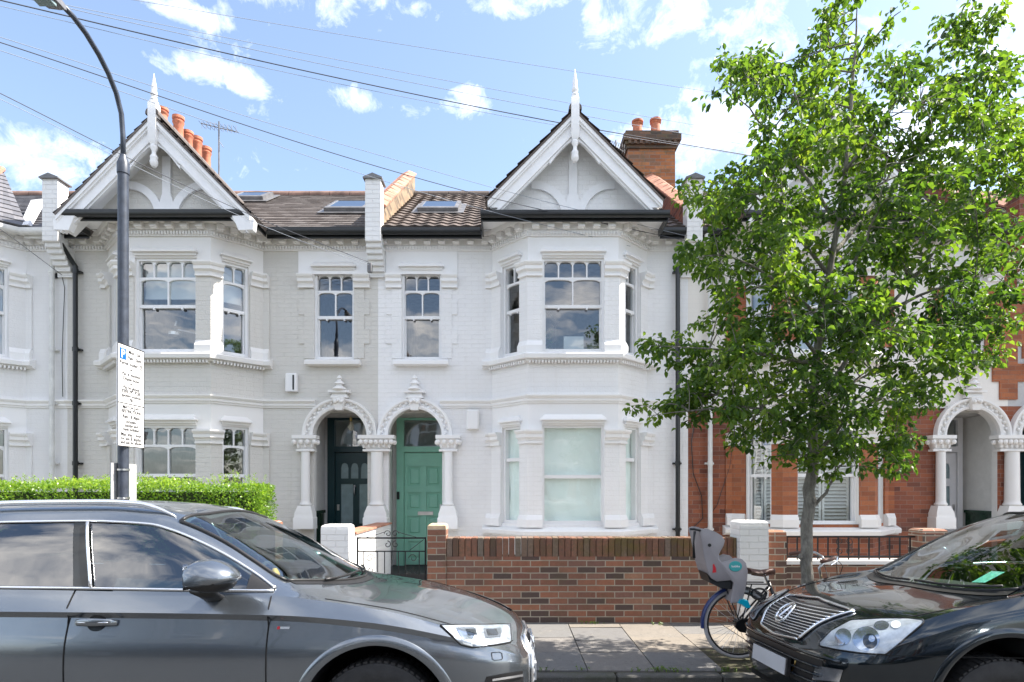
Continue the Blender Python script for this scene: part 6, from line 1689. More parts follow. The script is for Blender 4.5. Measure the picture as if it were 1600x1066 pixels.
    for k_, sg in enumerate((1,-1)):
        pts = [C.pix(*lerp_poly(rim, t/70), .004, inv) for t in range(71)]
        C.line([None if q is None else Vector((q.x,q.y*sg,q.z)) for q in pts], .005, 'lamp_rim', M['gap'], hl[k_])
    def disc(cx_, cy_, rx, ry, nm, mat, off, dome=0):
        rows = [[(cx_+rx*r_/5*cos(t), cy_+ry*r_/5*sin(t)) for t in [2*pi*i/24 for i in range(25)]] for r_ in range(6)]; rows[0] = [(cx_+.01*cos(2*pi*i/24), cy_+.01*sin(2*pi*i/24)) for i in range(25)]
        return both(rows, nm, mat, off, hl)
    disc(1354,999,21,19,'reflector',M['lamp_bowl'],.006); disc(1360,1003,11,11,'lens',M['lamp_dark'],.010); disc(1363,1000,5,5,'lens',M['lamp_bowl'],.013)
    disc(1318,996,13,13,'reflector',M['lamp_bowl'],.006); disc(1313,1005,8,5,'lens',M['lamp_bowl'],.009); disc(1378,978,12,7,'reflector',M['lamp_bowl'],.006); disc(1400,977,8,6,'reflector',M['white_card'],.006)
    disc(1300,1006,9,4,'reflector',M['lamp_bowl'],.006)
    both(strip(A, B, 26, 12), 'lamp_cover', M['lamp_glass'], .016, hl)
    # grille: chrome frame, dark mesh with bright horizontal bars, round emblem
    def gz(t): return .625+.20*t
    def gw_(t): return .29+.13*t
    rows = [[C.front(-gw_(j/8)+2*gw_(j/8)*i/20, gz(j/8), .004) for i in range(21)] for j in range(9)]
    gr = C.grid_patch(rows, 'grille', M['trim_black'], root)
    for j in range(1,12):
        t = j/12; C.line([C.front(-gw_(t)+2*gw_(t)*i/20, gz(t), .012) for i in range(21)], .0045, 'grille_bar', M['alu'], gr)
    bd = [(-.29,.62),(-.435,.825),(0,.853),(.435,.825),(.29,.62),(0,.602),(-.29,.62)]
    C.line([C.front(*lerp_poly(bd, i/90), .010) for i in range(91)], .011, 'grille_surround', M['chrome'], gr)
    c = (0,.735); C.line([C.front(c[0]+.075*cos(t), c[1]+.056*sin(t), .035) for t in [2*pi*k_/28 for k_ in range(29)]], .0095, 'emblem', M['chrome'], gr)
    C.line([C.front(c[0]-.02, c[1]+.042, .038), C.front(c[0]+.022, c[1]-.026, .038), C.front(c[0]-.035, c[1]-.03, .038)], .009, 'emblem', M['chrome'], gr)
    # bumper: intake, plate on its black backing, fog lamps
    rows = [[C.front(-.58+1.16*i/20, z, .004) for i in range(21)] for z in (.36,.40,.45,.50,.545)]
    ik = C.grid_patch(rows, 'lower_intake', M['trim_black'], root)
    for z in (.40,.45,.50): C.line([C.front(-.56+1.12*i/20, z, .016) for i in range(21)], .008, 'intake_bar', M['lamp_dark'], ik)
    C.line([C.front(-.70+1.40*i/30, .565, .006) for i in range(31)], .012, 'bumper_strip', P, root)
    mb = MB(F); mb.hexa([(-.055,-.28,.375),(-.055,.28,.375),(-.03,.28,.375),(-.03,-.28,.375),(-.045,-.28,.495),(-.045,.28,.495),(-.02,.28,.495),(-.02,-.28,.495)]); mb.build('plate_holder', M['trim_black'], root)
    mb = MB(F); mb.hexa([(-.063,-.26,.382),(-.063,.26,.382),(-.056,.26,.382),(-.056,-.26,.382),(-.053,-.26,.488),(-.053,.26,.488),(-.046,.26,.488),(-.046,-.26,.488)]); mb.build('number_plate', M['plate'], root)
    both(strip([(1275,1040),(1300,1044),(1318,1047)], [(1270,1062),(1295,1064),(1312,1066)], 10, 5), 'fog_lamp', M['lamp_bowl'], .004)
    C.line([C.pix(x, y, .006, inv) for x, y in [(1245,1030),(1243,1040),(1238,1050)]], .006, 'tow_eye', M['brass'], root)
    both([[ (1384+(1600-1384)*i/30, 1024+4*i/30) for i in range(31)], [(1384+(1600-1384)*i/30, 1025+4*i/30) for i in range(31)]], 'bumper_gap', M['gap'], .001)
    cabin(C, F, root, 1.9, 4.3, .80, 1.0, 1.5, M['beige'], 1.36); steering(F, root, 1.86, -.37, .95)
    mb = MB(F); mb.poly([wpt(-.62,.10,-.012),wpt(-.50,.10,-.012),wpt(-.50,.22,-.012),wpt(-.62,.22,-.012)]); mb.build('parking_permit', M['permit'], root)
    mb = MB(F); mb.box(.05,4.6,-.55,.55,.20,.26); mb.build('underside', M['liner'], root)
    return root
make_lexus()
# ------------------------------------------------------------------ street lamp, signs, wires
M['lamp_paint'] = mat_plain('dark grey lamp column paint', (.045,.055,.075), .4, .1, .25, 12)
LX, LY = -4.115, 6.3
sl = empty('street_lamp', (LX,LY,0), 'tall dark grey street lamp column with a curved arm, behind the grey car', 'street lamp')
mb = MB(); mb.lathe([(.085,-.05),(.085,1.05),(.056,1.15),(.053,1.2),(.051,4.95),(.051,5.0)], (LX,LY,0), 20); mb.build('pole', M['lamp_paint'], sl, smooth=True, angle=30)
mb = MB(); mb.lathe([(.051,4.93),(.059,4.94),(.059,5.05),(.051,5.07),(.034,5.12),(.031,5.14)], (LX,LY,0), 20); mb.build('collar', M['lamp_paint'], sl, smooth=True, angle=30)
arm = [(LX,y,z) for y, z in ((6.3,5.1),(6.295,5.35),(6.27,5.557),(6.19,5.72),(6.07,5.84),(5.93,5.93),(5.75,6.005),(5.58,6.035),(5.42,6.03))]
mb = MB(); mb.tube(arm, .025, 12); mb.build('arm', M['lamp_paint'], sl, smooth=True)
mb = MB(); mb.loft([[(LX-w,y,z-h*.4),(LX+w,y,z-h*.4),(LX+w*.9,y,z+h*.2),(LX+w*.4,y,z+h*.6),(LX-w*.4,y,z+h*.6),(LX-w*.9,y,z+h*.2)] for y, z, w, h in ((5.46,6.02,.03,.06),(5.38,5.985,.07,.10),(5.15,5.96,.11,.14),(4.90,5.95,.09,.10),(4.80,5.95,.04,.05))]); hd_ = mb.build('lamp_head', M['lead'], sl, smooth=True, angle=40)
mb = MB(); mb.box(LX-.075,LX+.075,4.90,5.28,5.885,5.905); mb.build('lens', M['frosted'], hd_)
def mat_flat(name, c, rough=.45): return mat_plain(name, c, rough, 0, .02)
M['sign_white'] = mat_flat('sign white', (.80,.80,.80)); M['sign_blue'] = mat_flat('sign blue', (.0,.10,.42)); M['sign_black'] = mat_flat('sign black', (.012,.012,.012)); M['sign_back'] = mat_plain('aluminium sign back', (.50,.51,.52), .45, .3, .08)
def text_mesh(txt, size, align='CENTER'):
    cu = bpy.data.curves.new('lettering', 'FONT'); cu.body = txt; cu.size = size; cu.align_x = align; cu.resolution_u = 3; cu.offset = size*.018
    o = bpy.data.objects.new('lettering', cu); COL.objects.link(o); bpy.context.view_layer.update()
    dg = bpy.context.evaluated_depsgraph_get(); me = bpy.data.meshes.new_from_object(o.evaluated_get(dg)); bpy.data.objects.remove(o)
    v = [tuple(q.co) for q in me.vertices]; f = [tuple(p_.vertices) for p_ in me.polygons]; bpy.data.meshes.remove(me); return v, f
SX = -4.055; SY0, SY1, SZ0, SZ1 = 6.12, 6.56, 2.05, 3.12
ps = empty('parking_sign', (SX,6.34,2.05), 'white parking rules sign with a blue P, fixed to the street lamp column', 'sign')
mb = MB(); mb.box(SX-.012,SX-.001,SY0,SY1,SZ0,SZ1); mb.build('sign_board', M['sign_white'], ps)
mb = MB(); zd = SZ1-.575*(SZ1-SZ0)
for a, b, c_, d_ in ((SY0,SY1,SZ0,SZ0+.008),(SY0,SY1,SZ1-.008,SZ1),(SY0,SY0+.008,SZ0+.0081,SZ1-.0081),(SY1-.008,SY1,SZ0+.0081,SZ1-.0081),(SY0+.0081,SY1-.0081,zd-.004,zd+.004)): mb.box(SX-.001,SX+.002,a,b,c_,d_)
mb.build('sign_border', M['sign_black'], ps)
mb = MB(); mb.box(SX-.0009,SX+.0012,SY0+.03,SY0+.135,SZ1-.16,SZ1-.045); pb = mb.build('blue_panel', M['sign_blue'], ps)
def put(mb, txt, y, z, size):
    v, f = text_mesh(txt, size); i = len(mb.v); mb.v += [(SX+.0032, y+q[0], z+q[1]) for q in v]
    for k_ in f: mb.face([a+i for a in k_])
mb = MB(); put(mb, 'P', SY0+.0825, SZ1-.145, .125); mb.build('lettering', M['sign_white'], pb, recalc=False)
yc = (SY0+SY1)/2; mb = MB(); Hs = SZ1-SZ0
rows = [('Mon - Sat',.075,.046,.055),('9am - 5pm',.132,.046,.055),('Permit holders',.195,.046,-.03),('or',.245,.042,0),('Pay at machine',.298,.044,0),('Display ticket',.345,.044,0),('or',.385,.042,0),('Pay by phone',.430,.044,0),('0203 292 9230',.470,.046,0),('quoting location',.510,.044,0),('17811',.552,.044,0),
        ('MATCH DAY',.625,.044,0),('RESTRICTIONS',.665,.044,0),('9am - 8.30pm',.718,.046,0),('including',.765,.044,0),('Sunday and',.803,.044,0),('bank holidays',.841,.044,0),('Max stay 1 hour',.893,.046,0),('for pay & display',.933,.044,0),('and pay by phone',.971,.044,0)]
for txt, v_, sz, dx in rows: put(mb, txt, yc+dx, SZ1-v_*Hs, sz*1.12)
put(mb, 'X', SY1-.052, SZ1-.193*Hs, .04)
for a, b, c_, d_ in ((SY1-.075,SY1-.03,.0,.004),(SY1-.075,SY1-.03,.041,.045),(SY1-.075,SY1-.071,.0041,.0409),(SY1-.034,SY1-.03,.0041,.0409)): mb.box(SX+.001,SX+.003,a,b,SZ1-.202*Hs+c_,SZ1-.202*Hs+d_)
mb.build('lettering', M['sign_black'], ps, recalc=False)
bs = empty('blank_sign', (-4.18,6.42,1.46), 'small plain grey plate strapped low on the street lamp column above the car roof', 'sign')
mb = MB(); mb.box(-4.185,-4.175,6.20,6.62,1.46,1.88); mb.build('sign_board', M['sign_back'], bs)
mb = MB()
for z_ in (1.50,1.80): mb.lathe([(.057,0),(.0605,0),(.0605,.018),(.057,.018)], (LX,LY,z_), 18, cap=False)
mb.build('strap', M['steel'], bs)
# overhead wires: each spans the street from a pole out of view on the left
M['wire'] = mat_plain('wire sheath', (.05,.055,.07), .6); M['wire_grey'] = mat_plain('grey wire sheath', (.26,.29,.34), .6)
WR = [([(-160,-37,6.5),(60,14,7.4),(398,96,8.6),(780,175.5,10),(970,210,10.6),(1190,246,11.4)], .013, 'wire'),
      ([(-160,-45,6.0),(105,8,7.2),(398,69,8.4),(780,143,10),(1140,205,11.2),(1300,232,12)], .006, 'wire_grey'),
      ([(-160,-50,6.2),(60,3,7.3),(398,80,8.6),(780,158,10),(1140,222,11.2),(1300,250,12)], .007, 'wire_grey'),
      ([(-160,-27,6.5),(60,22,7.4),(380,102,8.6),(780,184,10),(1140,240,11),(1300,262,12)], .006, 'wire_grey'),
      ([(60,-24,7),(213,0,7.5),(400,33,8.6),(815,100,10),(1140,148,11.2),(1300,172,12)], .006, 'wire_grey'),
      ([(-160,10,5.5),(60,74,6.3),(398,190,7.6),(577,236,8.3),(780,300,9.0),(1085,372,9.7)], .006, 'wire_grey'),
      ([(-160,16,5.5),(60,83,6.3),(398,204,7.6),(643,277,8.4),(800,320,9.0),(1080,378,9.7)], .009, 'wire'),
      ([(-160,28,5.5),(60,96,6.3),(398,217,7.6),(577,277,8.3),(740,326,8.9),(985,385,9.6)], .006, 'wire_grey'),
      ([(-160,70,6.0),(0,143,6.8),(197,248,7.8),(400,343,9.0),(577,410,9.58)], .009, 'wire'),
      ([(-160,85,6.0),(0,150,6.8),(210,262,7.8),(420,362,9.0),(576,414,9.58)], .006, 'wire_grey'),
      ([(-160,250,7.5),(0,356,8.6),(50,395,9.2),(97,430,9.62)], .008, 'wire')]
for i, (pts, r, mt) in enumerate(WR):
    P_ = [PT(*q) for q in pts]; fine = []
    for k_ in range(len(P_)-1):
        for j in range(6): fine.append(P_[k_].lerp(P_[k_+1], j/6))
    fine.append(P_[-1])
    # relax so that the polyline hangs smoothly
    for _ in range(20): fine = [fine[0]]+[(fine[q-1]+fine[q+1])*.25+fine[q]*.5 for q in range(1,len(fine)-1)]+[fine[-1]]
    mb = MB(); mb.tube(fine, r*.58, 5); o = mb.build('overhead_wire', M[mt], None, smooth=True)
    lab = 'thin overhead telephone wire sloping down to the right across the sky'
    if i == 0: lab = 'thickest dark overhead cable, crossing the sky from the top left corner to the tree'
    if i == 10: lab = 'lowest wire at the left edge, ending at the party wall beside the white downpipe'
    tag(o, lab, 'wire', 'overhead wires above the terrace')

# ------------------------------------------------------------------ bicycle with child seat
BY = 5.62; RW = Vector((2.139, BY, .335)); FWc = Vector((3.20, BY, .335)); RR = .332
bk = empty('bicycle', (2.65,BY,0), 'dark town bicycle with pale tyres and brown saddle leaning behind the tree and black car', 'bicycle')
M['pale_tyre'] = mat_plain('pale grey tyre', (.42,.41,.42), .7, 0, .1); M['blue_guard'] = mat_plain('navy blue mudguard', (.015,.03,.12), .3, 0, .15); M['brown_leather'] = mat_plain('brown leather', (.11,.05,.035), .5, 0, .2, 20); M['bike_black'] = mat_plain('black bicycle enamel', (.01,.011,.013), .3, 0, .2)
def circ(c, r, a0=0, a1=2*pi, n=48, dy=0): return [(c.x+r*cos(a0+(a1-a0)*i/n), c.y+dy, c.z+r*sin(a0+(a1-a0)*i/n)) for i in range(n+1)]
for c in (RW, FWc):
    mb = MB(); mb.tube(circ(c, RR-.016), .018, 8, False); w = mb.build('wheel', M['pale_tyre'], bk, smooth=True)
    mb = MB(); mb.tube(circ(c, RR-.040), .010, 6, False); mb.build('rim', M['trim_black'], w, smooth=True)
    mb = MB(); 
    for i in range(32):
        t = 2*pi*i/32; s_ = 1 if i % 2 else -1; t2 = t+s_*.7; mb.tube([(c.x+.03*cos(t2),c.y+s_*.028,c.z+.03*sin(t2)),(c.x+(RR-.045)*cos(t),c.y,c.z+(RR-.045)*sin(t))], .0015, 4)
    mb.build('spokes', M['steel'], w)
    mb = MB(); mb.lathe([(.02,-.05),(.045,-.035),(.045,.035),(.02,.05)], tuple(c), 14, 'y'); mb.build('hub', M['trim_black'], w)
def guard(c, a0, a1, mat):
    mb = MB(); n = 26; rows = []
    for i in range(n+1):
        a = a0+(a1-a0)*i/n; rows.append([(c.x+(RR+.018+h)*cos(a), c.y+d, c.z+(RR+.018+h)*sin(a)) for d, h in ((-.030,-.014),(-.026,0),(-.012,.008),(.012,.008),(.026,0),(.030,-.014))])
    mb.loft(rows, False, False); mb.build('mudguard', M[mat], bk, smooth=True)
guard(RW, radians(100), radians(187), 'blue_guard'); guard(RW, radians(5), radians(100), 'bike_black'); guard(FWc, radians(10), radians(170), 'bike_black')
BB = Vector((2.60,BY,.28)); ST = Vector((2.415,BY,.74)); HT = Vector((2.93,BY,.72)); HB_ = Vector((2.98,BY,.60))
mb = MB()
for a, b, r in ((BB,ST,.016),(BB,HB_,.019),(Vector((2.50,BY,.50)),HT,.016),(HT,HB_,.018)): mb.tube([tuple(a),tuple(b)], r, 10)
for s_ in (-1,1):
    o_ = Vector((0,s_*.055,0)); mb.tube([tuple(BB+o_*.4),tuple(RW+o_)], .010, 8); mb.tube([tuple(ST+Vector((.01,s_*.02,-.06))),tuple(RW+o_)], .009, 8)
    mb.tube([tuple(HB_+o_*.3),tuple(HB_+o_+Vector((.03,0,-.05))),tuple(FWc+o_+Vector((-.02,0,.03))),tuple(FWc+o_)], .011, 8)
mb.build('frame', M['bike_black'], bk, smooth=True)
mb = MB(); mb.tube([(2.415,BY,.72),(2.38,BY,.80)], .013, 8); mb.build('seat_post', M['steel'], bk)
mb = MB(); mb.loft([[(x,BY-w,z),(x,BY-w*.6,z+.022),(x,BY,z+.028),(x,BY+w*.6,z+.022),(x,BY+w,z),(x,BY,z-.03)] for x, w, z in ((2.22,.02,.835),(2.235,.075,.832),(2.29,.085,.822),(2.35,.05,.815),(2.42,.024,.825),(2.47,.018,.828),(2.485,.008,.822))]); mb.tube([(2.25,BY-.03,.80),(2.36,BY-.02,.785),(2.45,BY-.01,.80)], .006, 5); mb.build('saddle', M['brown_leather'], bk, smooth=True, angle=60)
mb = MB(); mb.prism([(RW.x-.05,RW.z+.03),(RW.x-.06,RW.z-.02),(RW.x-.02,RW.z-.06),(BB.x,BB.z-.10),(BB.x+.10,BB.z-.04),(BB.x+.11,BB.z+.05),(BB.x+.04,BB.z+.11),(RW.x,RW.z+.06)], 0, 1) if False else mb.loft([[(x,y,z) for x, z in [(RW.x-.05,RW.z+.03),(RW.x-.06,RW.z-.02),(RW.x-.02,RW.z-.06),(BB.x,BB.z-.10),(BB.x+.10,BB.z-.04),(BB.x+.11,BB.z+.05),(BB.x+.04,BB.z+.11),(RW.x,RW.z+.06)]] for y in (BY-.085,BY-.05)]); mb.build('chain_case', M['bike_black'], bk)
mb = MB(); mb.tube([(BB.x,BY-.11,BB.z),(BB.x-.03,BY-.13,BB.z-.16)], .010, 6); mb.box(BB.x-.08,BB.x+.02,BY-.22,BY-.13,BB.z-.175,BB.z-.155); mb.tube([(BB.x,BY+.08,BB.z),(BB.x+.03,BY+.10,BB.z+.16)], .010, 6); mb.box(BB.x-.02,BB.x+.08,BY+.10,BY+.19,BB.z+.155,BB.z+.175); mb.build('pedal', M['bike_black'], bk)
# handlebar with brown grips and cables
mb = MB(); mb.tube([(2.93,BY,.70),(2.90,BY,.86),(2.95,BY,.92)], .013, 8)
for s_ in (-1,1): mb.tube([(2.95,BY,.92),(2.97,BY+s_*.08,.96),(2.96,BY+s_*.20,.985),(2.88,BY+s_*.28,.98),(2.80,BY+s_*.30,.965)], .012, 8)
hb = mb.build('handlebar', M['steel'], bk, smooth=True)
for s_ in (-1,1):
    mb = MB(); mb.tube([(2.90,BY+s_*.27,.982),(2.80,BY+s_*.30,.965),(2.76,BY+s_*.305,.955)], [.017,.019,.017], 10); mb.build('grip', M['brown_leather'], hb, smooth=True)
    mb = MB(); mb.tube([(2.95,BY+s_*.22,.985),(2.93,BY+s_*.25,.955),(2.85,BY+s_*.30,.925)], .006, 6); mb.build('brake_lever', M['chrome'], hb)
mb = MB()
for s_ in (-1,1): mb.tube([(2.95,BY+s_*.21,.97),(3.03,BY+s_*.17,.90),(3.03,BY+s_*.08,.74),(2.97,BY,.60)], .0035, 5)
mb.tube([(2.95,BY-.2,.96),(2.99,BY-.15,.80),(2.80,BY-.03,.58),(2.55,BY-.03,.50),(2.30,BY-.05,.42)], .0035, 5); mb.build('brake_cable', M['trim_black'], hb)
mb = MB(); mb.box(2.975,3.01,BY-.02,BY+.02,.71,.75); mb.build('front_light', M['yellow'], bk)
# rear rack, lock
mb = MB()
for s_ in (-1,1):
    mb.tube([(1.94,BY+s_*.06,.72),(2.40,BY+s_*.06,.715)], .007, 6); mb.tube([(1.98,BY+s_*.06,.72),(RW.x,BY+s_*.06,RW.z)], .006, 6); mb.tube([(2.24,BY+s_*.06,.72),(RW.x,BY+s_*.06,RW.z)], .006, 6)
mb.tube([(1.94,BY-.06,.72),(1.94,BY+.06,.72)], .007, 6); mb.build('rear_rack', M['bike_black'], bk)
mb = MB(); mb.tube([(2.32+.07*cos(t), BY-.03, .62+.05*sin(t)) for t in [pi*i/10 for i in range(21)]], .010, 8); mb.build('frame_lock', M['trim_black'], bk, smooth=True)
# child seat on the rack
cs = empty('child_seat', (2.1,BY,.74), 'grey plastic child seat with a teal oval badge on the back of the bicycle', 'child seat')
M['seat_grey'] = mat_plain('grey seat plastic', (.30,.28,.29), .42, 0, .08, 4); M['teal'] = mat_plain('teal badge', (.05,.36,.36), .35, 0, .05); M['aqua'] = mat_plain('aqua footrest', (.0,.38,.55), .35, 0, .1)
SY = 5.45
prof = [(1092,829),(1098,826),(1107,827),(1120,832),(1129,838),(1133,845),(1131,853),(1124,866),(1124,874),(1129,879),(1140,876),(1150,872),(1160,874),(1166,880),(1169,892),(1168,905),(1165,922),(1161,937),(1156,943),(1142,943),(1144,928),(1147,912),(1143,907),(1121,909),(1112,904),(1108,897),(1104,884),(1100,866),(1097,848)]
pts = [(PX(x,SY),PZ(y,SY)) for x, y in prof]
cxm = sum(p_[0] for p_ in pts)/len(pts); czm = sum(p_[1] for p_ in pts)/len(pts)
def shell(y, k_): return [(cxm+(x-cxm)*k_, y, czm+(z-czm)*k_) for x, z in pts]
def inset(y, dd):
    out = []; n = len(pts)
    for i in range(n):
        a, b = Vector(pts[i-1]), Vector(pts[(i+1)%n]); t = (b-a).normalized(); nn = Vector((t.y,-t.x)); p_ = Vector(pts[i])-nn*dd*-1
        # inward
        q = Vector(pts[i])+nn*dd; out.append((q.x, y, q.y))
    return out
mb = MB()
for s_ in (-1,1):
    yo = BY+s_*.17
    A_ = inset(yo, .010) ; B_ = inset(yo-s_*.008, .0); C_ = inset(yo-s_*.022, .0); D_ = inset(yo-s_*.028, .008)
    mb.loft([A_,B_,C_,D_])
mb.build('side_wing', M['seat_grey'], cs, smooth=True, angle=40)
def px2(x, y): return (PX(x,SY), PZ(y,SY))
# backrest, pan and leg channels between the wings
back = [px2(1094,829),px2(1101,829),px2(1108,850),px2(1112,875),px2(1117,897),px2(1125,901),px2(1150,900),px2(1158,908),px2(1150,940),px2(1143,941),px2(1148,912),px2(1143,907),px2(1121,909),px2(1110,901),px2(1104,884),px2(1098,855)]
mb = MB(); mb.loft([[(x,y,z) for x, z in back] for y in (BY-.150,BY+.150)]); mb.build('backrest', M['seat_grey'], cs)
mb = MB(); c = Vector(px2(1149,885)); yy = BY-.172
mb.loft([[(c.x+.060*k_*cos(t), yy-d, c.y+.048*k_*sin(t)) for t in [2*pi*i/28 for i in range(28)]] for k_, d in ((1,-.004),(1,.002),(.93,.005))]); bg_ = mb.build('badge', M['teal'], cs)
v, f = text_mesh('bobike', .028); mb = MB(); mb.v = [(c.x+q[0], yy-.0065, c.y+q[1]-.008) for q in v]
for k_ in f: mb.face(k_)
mb.build('lettering', M['sign_white'], bg_, recalc=False)
mb = MB(); mb.lathe([(.016,-.004),(.016,.006),(.008,.008)], (px2(1108.5,852)[0],yy,px2(1108.5,852)[1]), 12, 'y'); mb.build('bolt', M['trim_black'], cs)
a = px2(1113,895); b = px2(1117,881); mb = MB(); mb.loft([[(a[0],y,a[1]),(a[0]+.035,y,a[1]+.004),(a[0]+.03,y,a[1]+.045),(b[0]-.01,y,b[1]),(b[0]-.02,y,b[1]-.01),(a[0]+.005,y,a[1]+.03)] for y in (yy-.003,yy+.003)]); mb.build('reflector', M['red_mark'], cs)
mb = MB(); q = [px2(1107,897),px2(1112,904),px2(1121,909),px2(1146,908),px2(1146,922),px2(1128,920),px2(1112,912)]; mb.loft([[(x,y,z) for x, z in q] for y in (BY-.13,BY+.13)]); mb.build('seat_base', M['trim_black'], cs)
mb = MB(); q = [px2(1156,936),px2(1167,938),px2(1171,948),px2(1165,950),px2(1158,944),px2(1152,942)]; mb.loft([[(x,y,z) for x, z in q] for y in (BY-.20,BY-.10)]); mb.build('foot_rest', M['aqua'], cs)
mb = MB(); mb.tube([(px2(1094,829)[0],BY-.17,px2(1094,829)[1]),(px2(1084,829)[0],BY-.18,px2(1084,827)[1]),(px2(1078,827)[0],BY-.17,px2(1078,827)[1])], .012, 6); mb.tube([(px2(1085,830)[0],BY-.18,px2(1085,830)[1]),(px2(1083,848)[0],BY-.18,px2(1083,848)[1]),(px2(1084,872)[0],BY-.18,px2(1084,872)[1])], [.012,.008,.014], 6); mb.build('harness_strap', M['trim_black'], cs, smooth=True)
cars = [o for o in bpy.data.objects if o.name.startswith('parked_car') and o.parent is None]
cars.sort(key=lambda o: o.location.x)
for src, x, a, lab in ((cars[1],-4.4,pi,'black four by four parked across the street, behind the camera to the left'),(cars[0],3.9,pi,'grey estate car parked across the street, behind the camera to the right')):
    c = copy_tree(src); c.rotation_euler = (0,0,a); c.location = (x,-2.75,ROAD); c['label'] = lab
# ------------------------------------------------------------------ the opposite side of the street (seen in the car paint and window panes)
LB = ['plain painted house on the opposite side of the street, mirrored in the car paint', 'grey bay fronted house across the street, mirrored in the windows', 'white bay fronted house across the street, behind the camera', 'brick and cream house across the street, behind the camera']
for (src, dx, lab) in ((HH[1],-9.0,LB[1]),(HH[2],-3.75,LB[2]),(HH[3],1.5,LB[3]),(HH[1],6.7,LB[0])):
    c = copy_tree(src); c.rotation_euler = (0,0,pi); c.location = (dx, -9.4, .06); c['label'] = lab
# ------------------------------------------------------------------ sky, sun, camera
EL = radians(52); AZ = radians(6)     # sun high over the right-hand end of the street, just behind the houses
SD = Vector((cos(EL)*cos(AZ), cos(EL)*sin(AZ), sin(EL)))
sun = bpy.data.lights.new('sun', 'SUN'); sun.energy = 3.8; sun.angle = radians(.53); sun.color = (1,.93,.84)
so = bpy.data.objects.new('sun', sun); COL.objects.link(so); so.rotation_euler = (-SD).to_track_quat('-Z','Y').to_euler(); so.location = (20,0,30)
W = bpy.data.worlds.new('World'); SC.world = W; W.use_nodes = True; t = W.node_tree; t.nodes.clear()
out = t.nodes.new('ShaderNodeOutputWorld'); bg = t.nodes.new('ShaderNodeBackground'); sky = t.nodes.new('ShaderNodeTexSky')
sky.sky_type = 'NISHITA'; sky.sun_disc = False; sky.sun_elevation = EL; sky.sun_rotation = atan2(SD.x, SD.y); sky.air_density = 1.0; sky.dust_density = 1.2; sky.ozone_density = 1.0; sky.altitude = 20
bg.inputs[1].default_value = .10
def wn(typ): return t.nodes.new(typ)
def wm(op, a, b=0.0, c=0.0, clamp=False):
    m = wn('ShaderNodeMath'); m.operation = op; m.use_clamp = clamp
    for sk, v in zip(m.inputs, (a,b,c)):
        if isinstance(v, (int,float)): sk.default_value = v
        else: t.links.new(v, sk)
    return m.outputs[0]
tc = wn('ShaderNodeTexCoord'); sp = wn('ShaderNodeSeparateXYZ'); t.links.new(tc.outputs['Generated'], sp.inputs[0])
X_, Y_, Z_ = sp.outputs
# clouds lie in a high flat layer: project the direction on it
zc = wm('MAXIMUM', Z_, .03); cu = wm('DIVIDE', X_, wm('ADD', zc, .12)); cv = wm('DIVIDE', Y_, wm('ADD', zc, .12))
cmb = wn('ShaderNodeCombineXYZ'); t.links.new(cu, cmb.inputs[0]); t.links.new(cv, cmb.inputs[1])
n1 = wn('ShaderNodeTexNoise'); n1.inputs['Scale'].default_value = 3.4; n1.inputs['Detail'].default_value = 9; n1.inputs['Roughness'].default_value = .58; n1.inputs['Distortion'].default_value = .15
t.links.new(cmb.outputs[0], n1.inputs['Vector'])
n0 = wn('ShaderNodeTexNoise'); n0.inputs['Scale'].default_value = 7; n0.inputs['Detail'].default_value = 8; n0.inputs['Roughness'].default_value = .62
t.links.new(tc.outputs['Generated'], n0.inputs['Vector'])
# individual clouds: direction (from the photo's azimuth and elevation), angular half sizes
def dirv(px, py): return Vector((px-VX, FPX, VY-py)).normalized()
CL = [(30,245,.095,.042,1.0),(90,262,.06,.02,.6),(345,118,.085,.016,.8),(565,157,.05,.020,.9),(722,160,.036,.020,.6),(650,170,.035,.012,.4),(980,35,.11,.035,.9),(1020,55,.07,.02,.9),(1110,195,.17,.055,1.0),(1000,225,.10,.035,.7),(1230,110,.12,.06,.6),(270,12,.05,.010,.5),(510,5,.10,.02,.5),(820,5,.10,.015,.5),(1590,120,.05,.07,.7),(620,10,.06,.01,.4),(1150,40,.06,.02,.5),(1560,20,.06,.02,.4),(1450,250,.2,.08,.5)]
den = None
for px, py, a, b, wgt in CL:
    c = dirv(px, py); r = Vector((c.y,-c.x,0)).normalized(); u = r.cross(c).normalized()
    def dot(v):
        m = wn('ShaderNodeVectorMath'); m.operation = 'DOT_PRODUCT'; t.links.new(tc.outputs['Generated'], m.inputs[0]); m.inputs[1].default_value = v; return m.outputs['Value']
    du = wm('DIVIDE', dot(r), a); dv = wm('DIVIDE', dot(u), b); front = wm('GREATER_THAN', dot(c), .3)
    q = wm('SUBTRACT', 1.0, wm('ADD', wm('MULTIPLY', du, du), wm('MULTIPLY', dv, dv)))
    q = wm('MULTIPLY', wm('MULTIPLY', wm('MAXIMUM', q, -1.5), front), wgt)
    q = wm('ADD', q, wm('MULTIPLY', wm('SUBTRACT', 1.0, front), -1.5))
    den = q if den is None else wm('MAXIMUM', den, q)
nb = wn('ShaderNodeTexNoise'); nb.inputs['Scale'].default_value = 22; nb.inputs['Detail'].default_value = 8; nb.inputs['Roughness'].default_value = .68; nb.inputs['Distortion'].default_value = .6
t.links.new(tc.outputs['Generated'], nb.inputs['Vector'])
nn = wm('ADD', wm('MULTIPLY', wm('SUBTRACT', n0.outputs['Fac'], .5), 4.6), wm('MULTIPLY', wm('SUBTRACT', nb.outputs['Fac'], .5), 3.4))
d1 = wm('ADD', wm('MULTIPLY', den, .9), nn)
d1 = wm('MULTIPLY', wm('SUBTRACT', d1, .05), .5, 0, True)
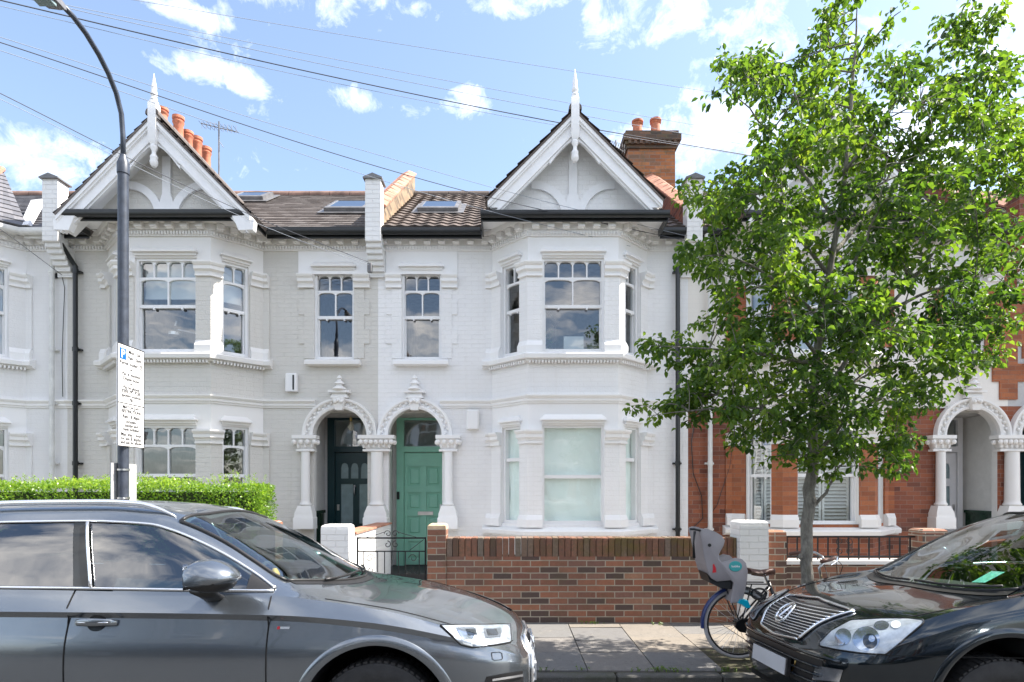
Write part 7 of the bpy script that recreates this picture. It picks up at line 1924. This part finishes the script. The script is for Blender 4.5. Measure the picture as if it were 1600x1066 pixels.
# unseen broken cloud behind the camera, cover widened as neutral fill for the facades
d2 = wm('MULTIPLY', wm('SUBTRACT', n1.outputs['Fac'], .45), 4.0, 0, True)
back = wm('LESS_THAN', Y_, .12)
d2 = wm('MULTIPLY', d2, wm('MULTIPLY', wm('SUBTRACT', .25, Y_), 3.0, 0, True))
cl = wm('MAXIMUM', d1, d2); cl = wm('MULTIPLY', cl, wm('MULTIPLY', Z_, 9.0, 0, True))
haze = wm('POWER', wm('SUBTRACT', 1.0, wm('MAXIMUM', Z_, 0.0)), 2.2)
mxh = wn('ShaderNodeMix'); mxh.data_type = 'RGBA'; t.links.new(wm('MULTIPLY', haze, .18), mxh.inputs[0]); 
SKYB = .88
ms = wn('ShaderNodeMix'); ms.data_type = 'RGBA'; ms.blend_type = 'MULTIPLY'; ms.inputs[0].default_value = 1; t.links.new(sky.outputs[0], ms.inputs[6]); ms.inputs[7].default_value = (SKYB,SKYB,SKYB,1)
t.links.new(ms.outputs[2], mxh.inputs[6]); mxh.inputs[7].default_value = (3.6,4.3,5.4,1)
# a thin veil everywhere, thicker cloud where the density is high
mv = wn('ShaderNodeMix'); mv.data_type = 'RGBA'; mv.inputs[0].default_value = .07; t.links.new(mxh.outputs[2], mv.inputs[6]); mv.inputs[7].default_value = (3.6,4.6,6.0,1)
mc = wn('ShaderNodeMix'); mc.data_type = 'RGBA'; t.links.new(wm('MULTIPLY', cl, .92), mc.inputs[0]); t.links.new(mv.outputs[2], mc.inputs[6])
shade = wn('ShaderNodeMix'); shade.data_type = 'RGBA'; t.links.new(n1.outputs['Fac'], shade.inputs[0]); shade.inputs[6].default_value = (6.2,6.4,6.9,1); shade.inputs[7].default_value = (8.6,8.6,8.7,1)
bb = wn('ShaderNodeMix'); bb.data_type = 'RGBA'; t.links.new(wm('MULTIPLY', wm('SUBTRACT', .15, Y_), 3.0, 0, True), bb.inputs[0]); t.links.new(shade.outputs[2], bb.inputs[6]); bb.inputs[7].default_value = (11.5,10.8,10.0,1)  # clouds behind the camera made brighter and warmer as added fill light
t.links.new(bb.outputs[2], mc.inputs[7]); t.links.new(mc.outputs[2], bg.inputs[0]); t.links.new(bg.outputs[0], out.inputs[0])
cam = bpy.data.cameras.new('camera'); co = bpy.data.objects.new('camera', cam); COL.objects.link(co); SC.camera = co
co.location = (0,0,CH); co.rotation_euler = (pi/2,0,0); cam.sensor_width = 36; cam.sensor_fit = 'HORIZONTAL'; cam.lens = FPX/1600*36; cam.shift_y = (VY-533)/1600; cam.shift_x = 0; cam.clip_end = 500; cam.clip_start = .05
vs = SC.view_settings; vs.view_transform = 'Standard'; vs.look = 'None'; vs.gamma = 1; vs.exposure = 1.8
SC.cycles.max_bounces = 8; SC.cycles.transparent_max_bounces = 12
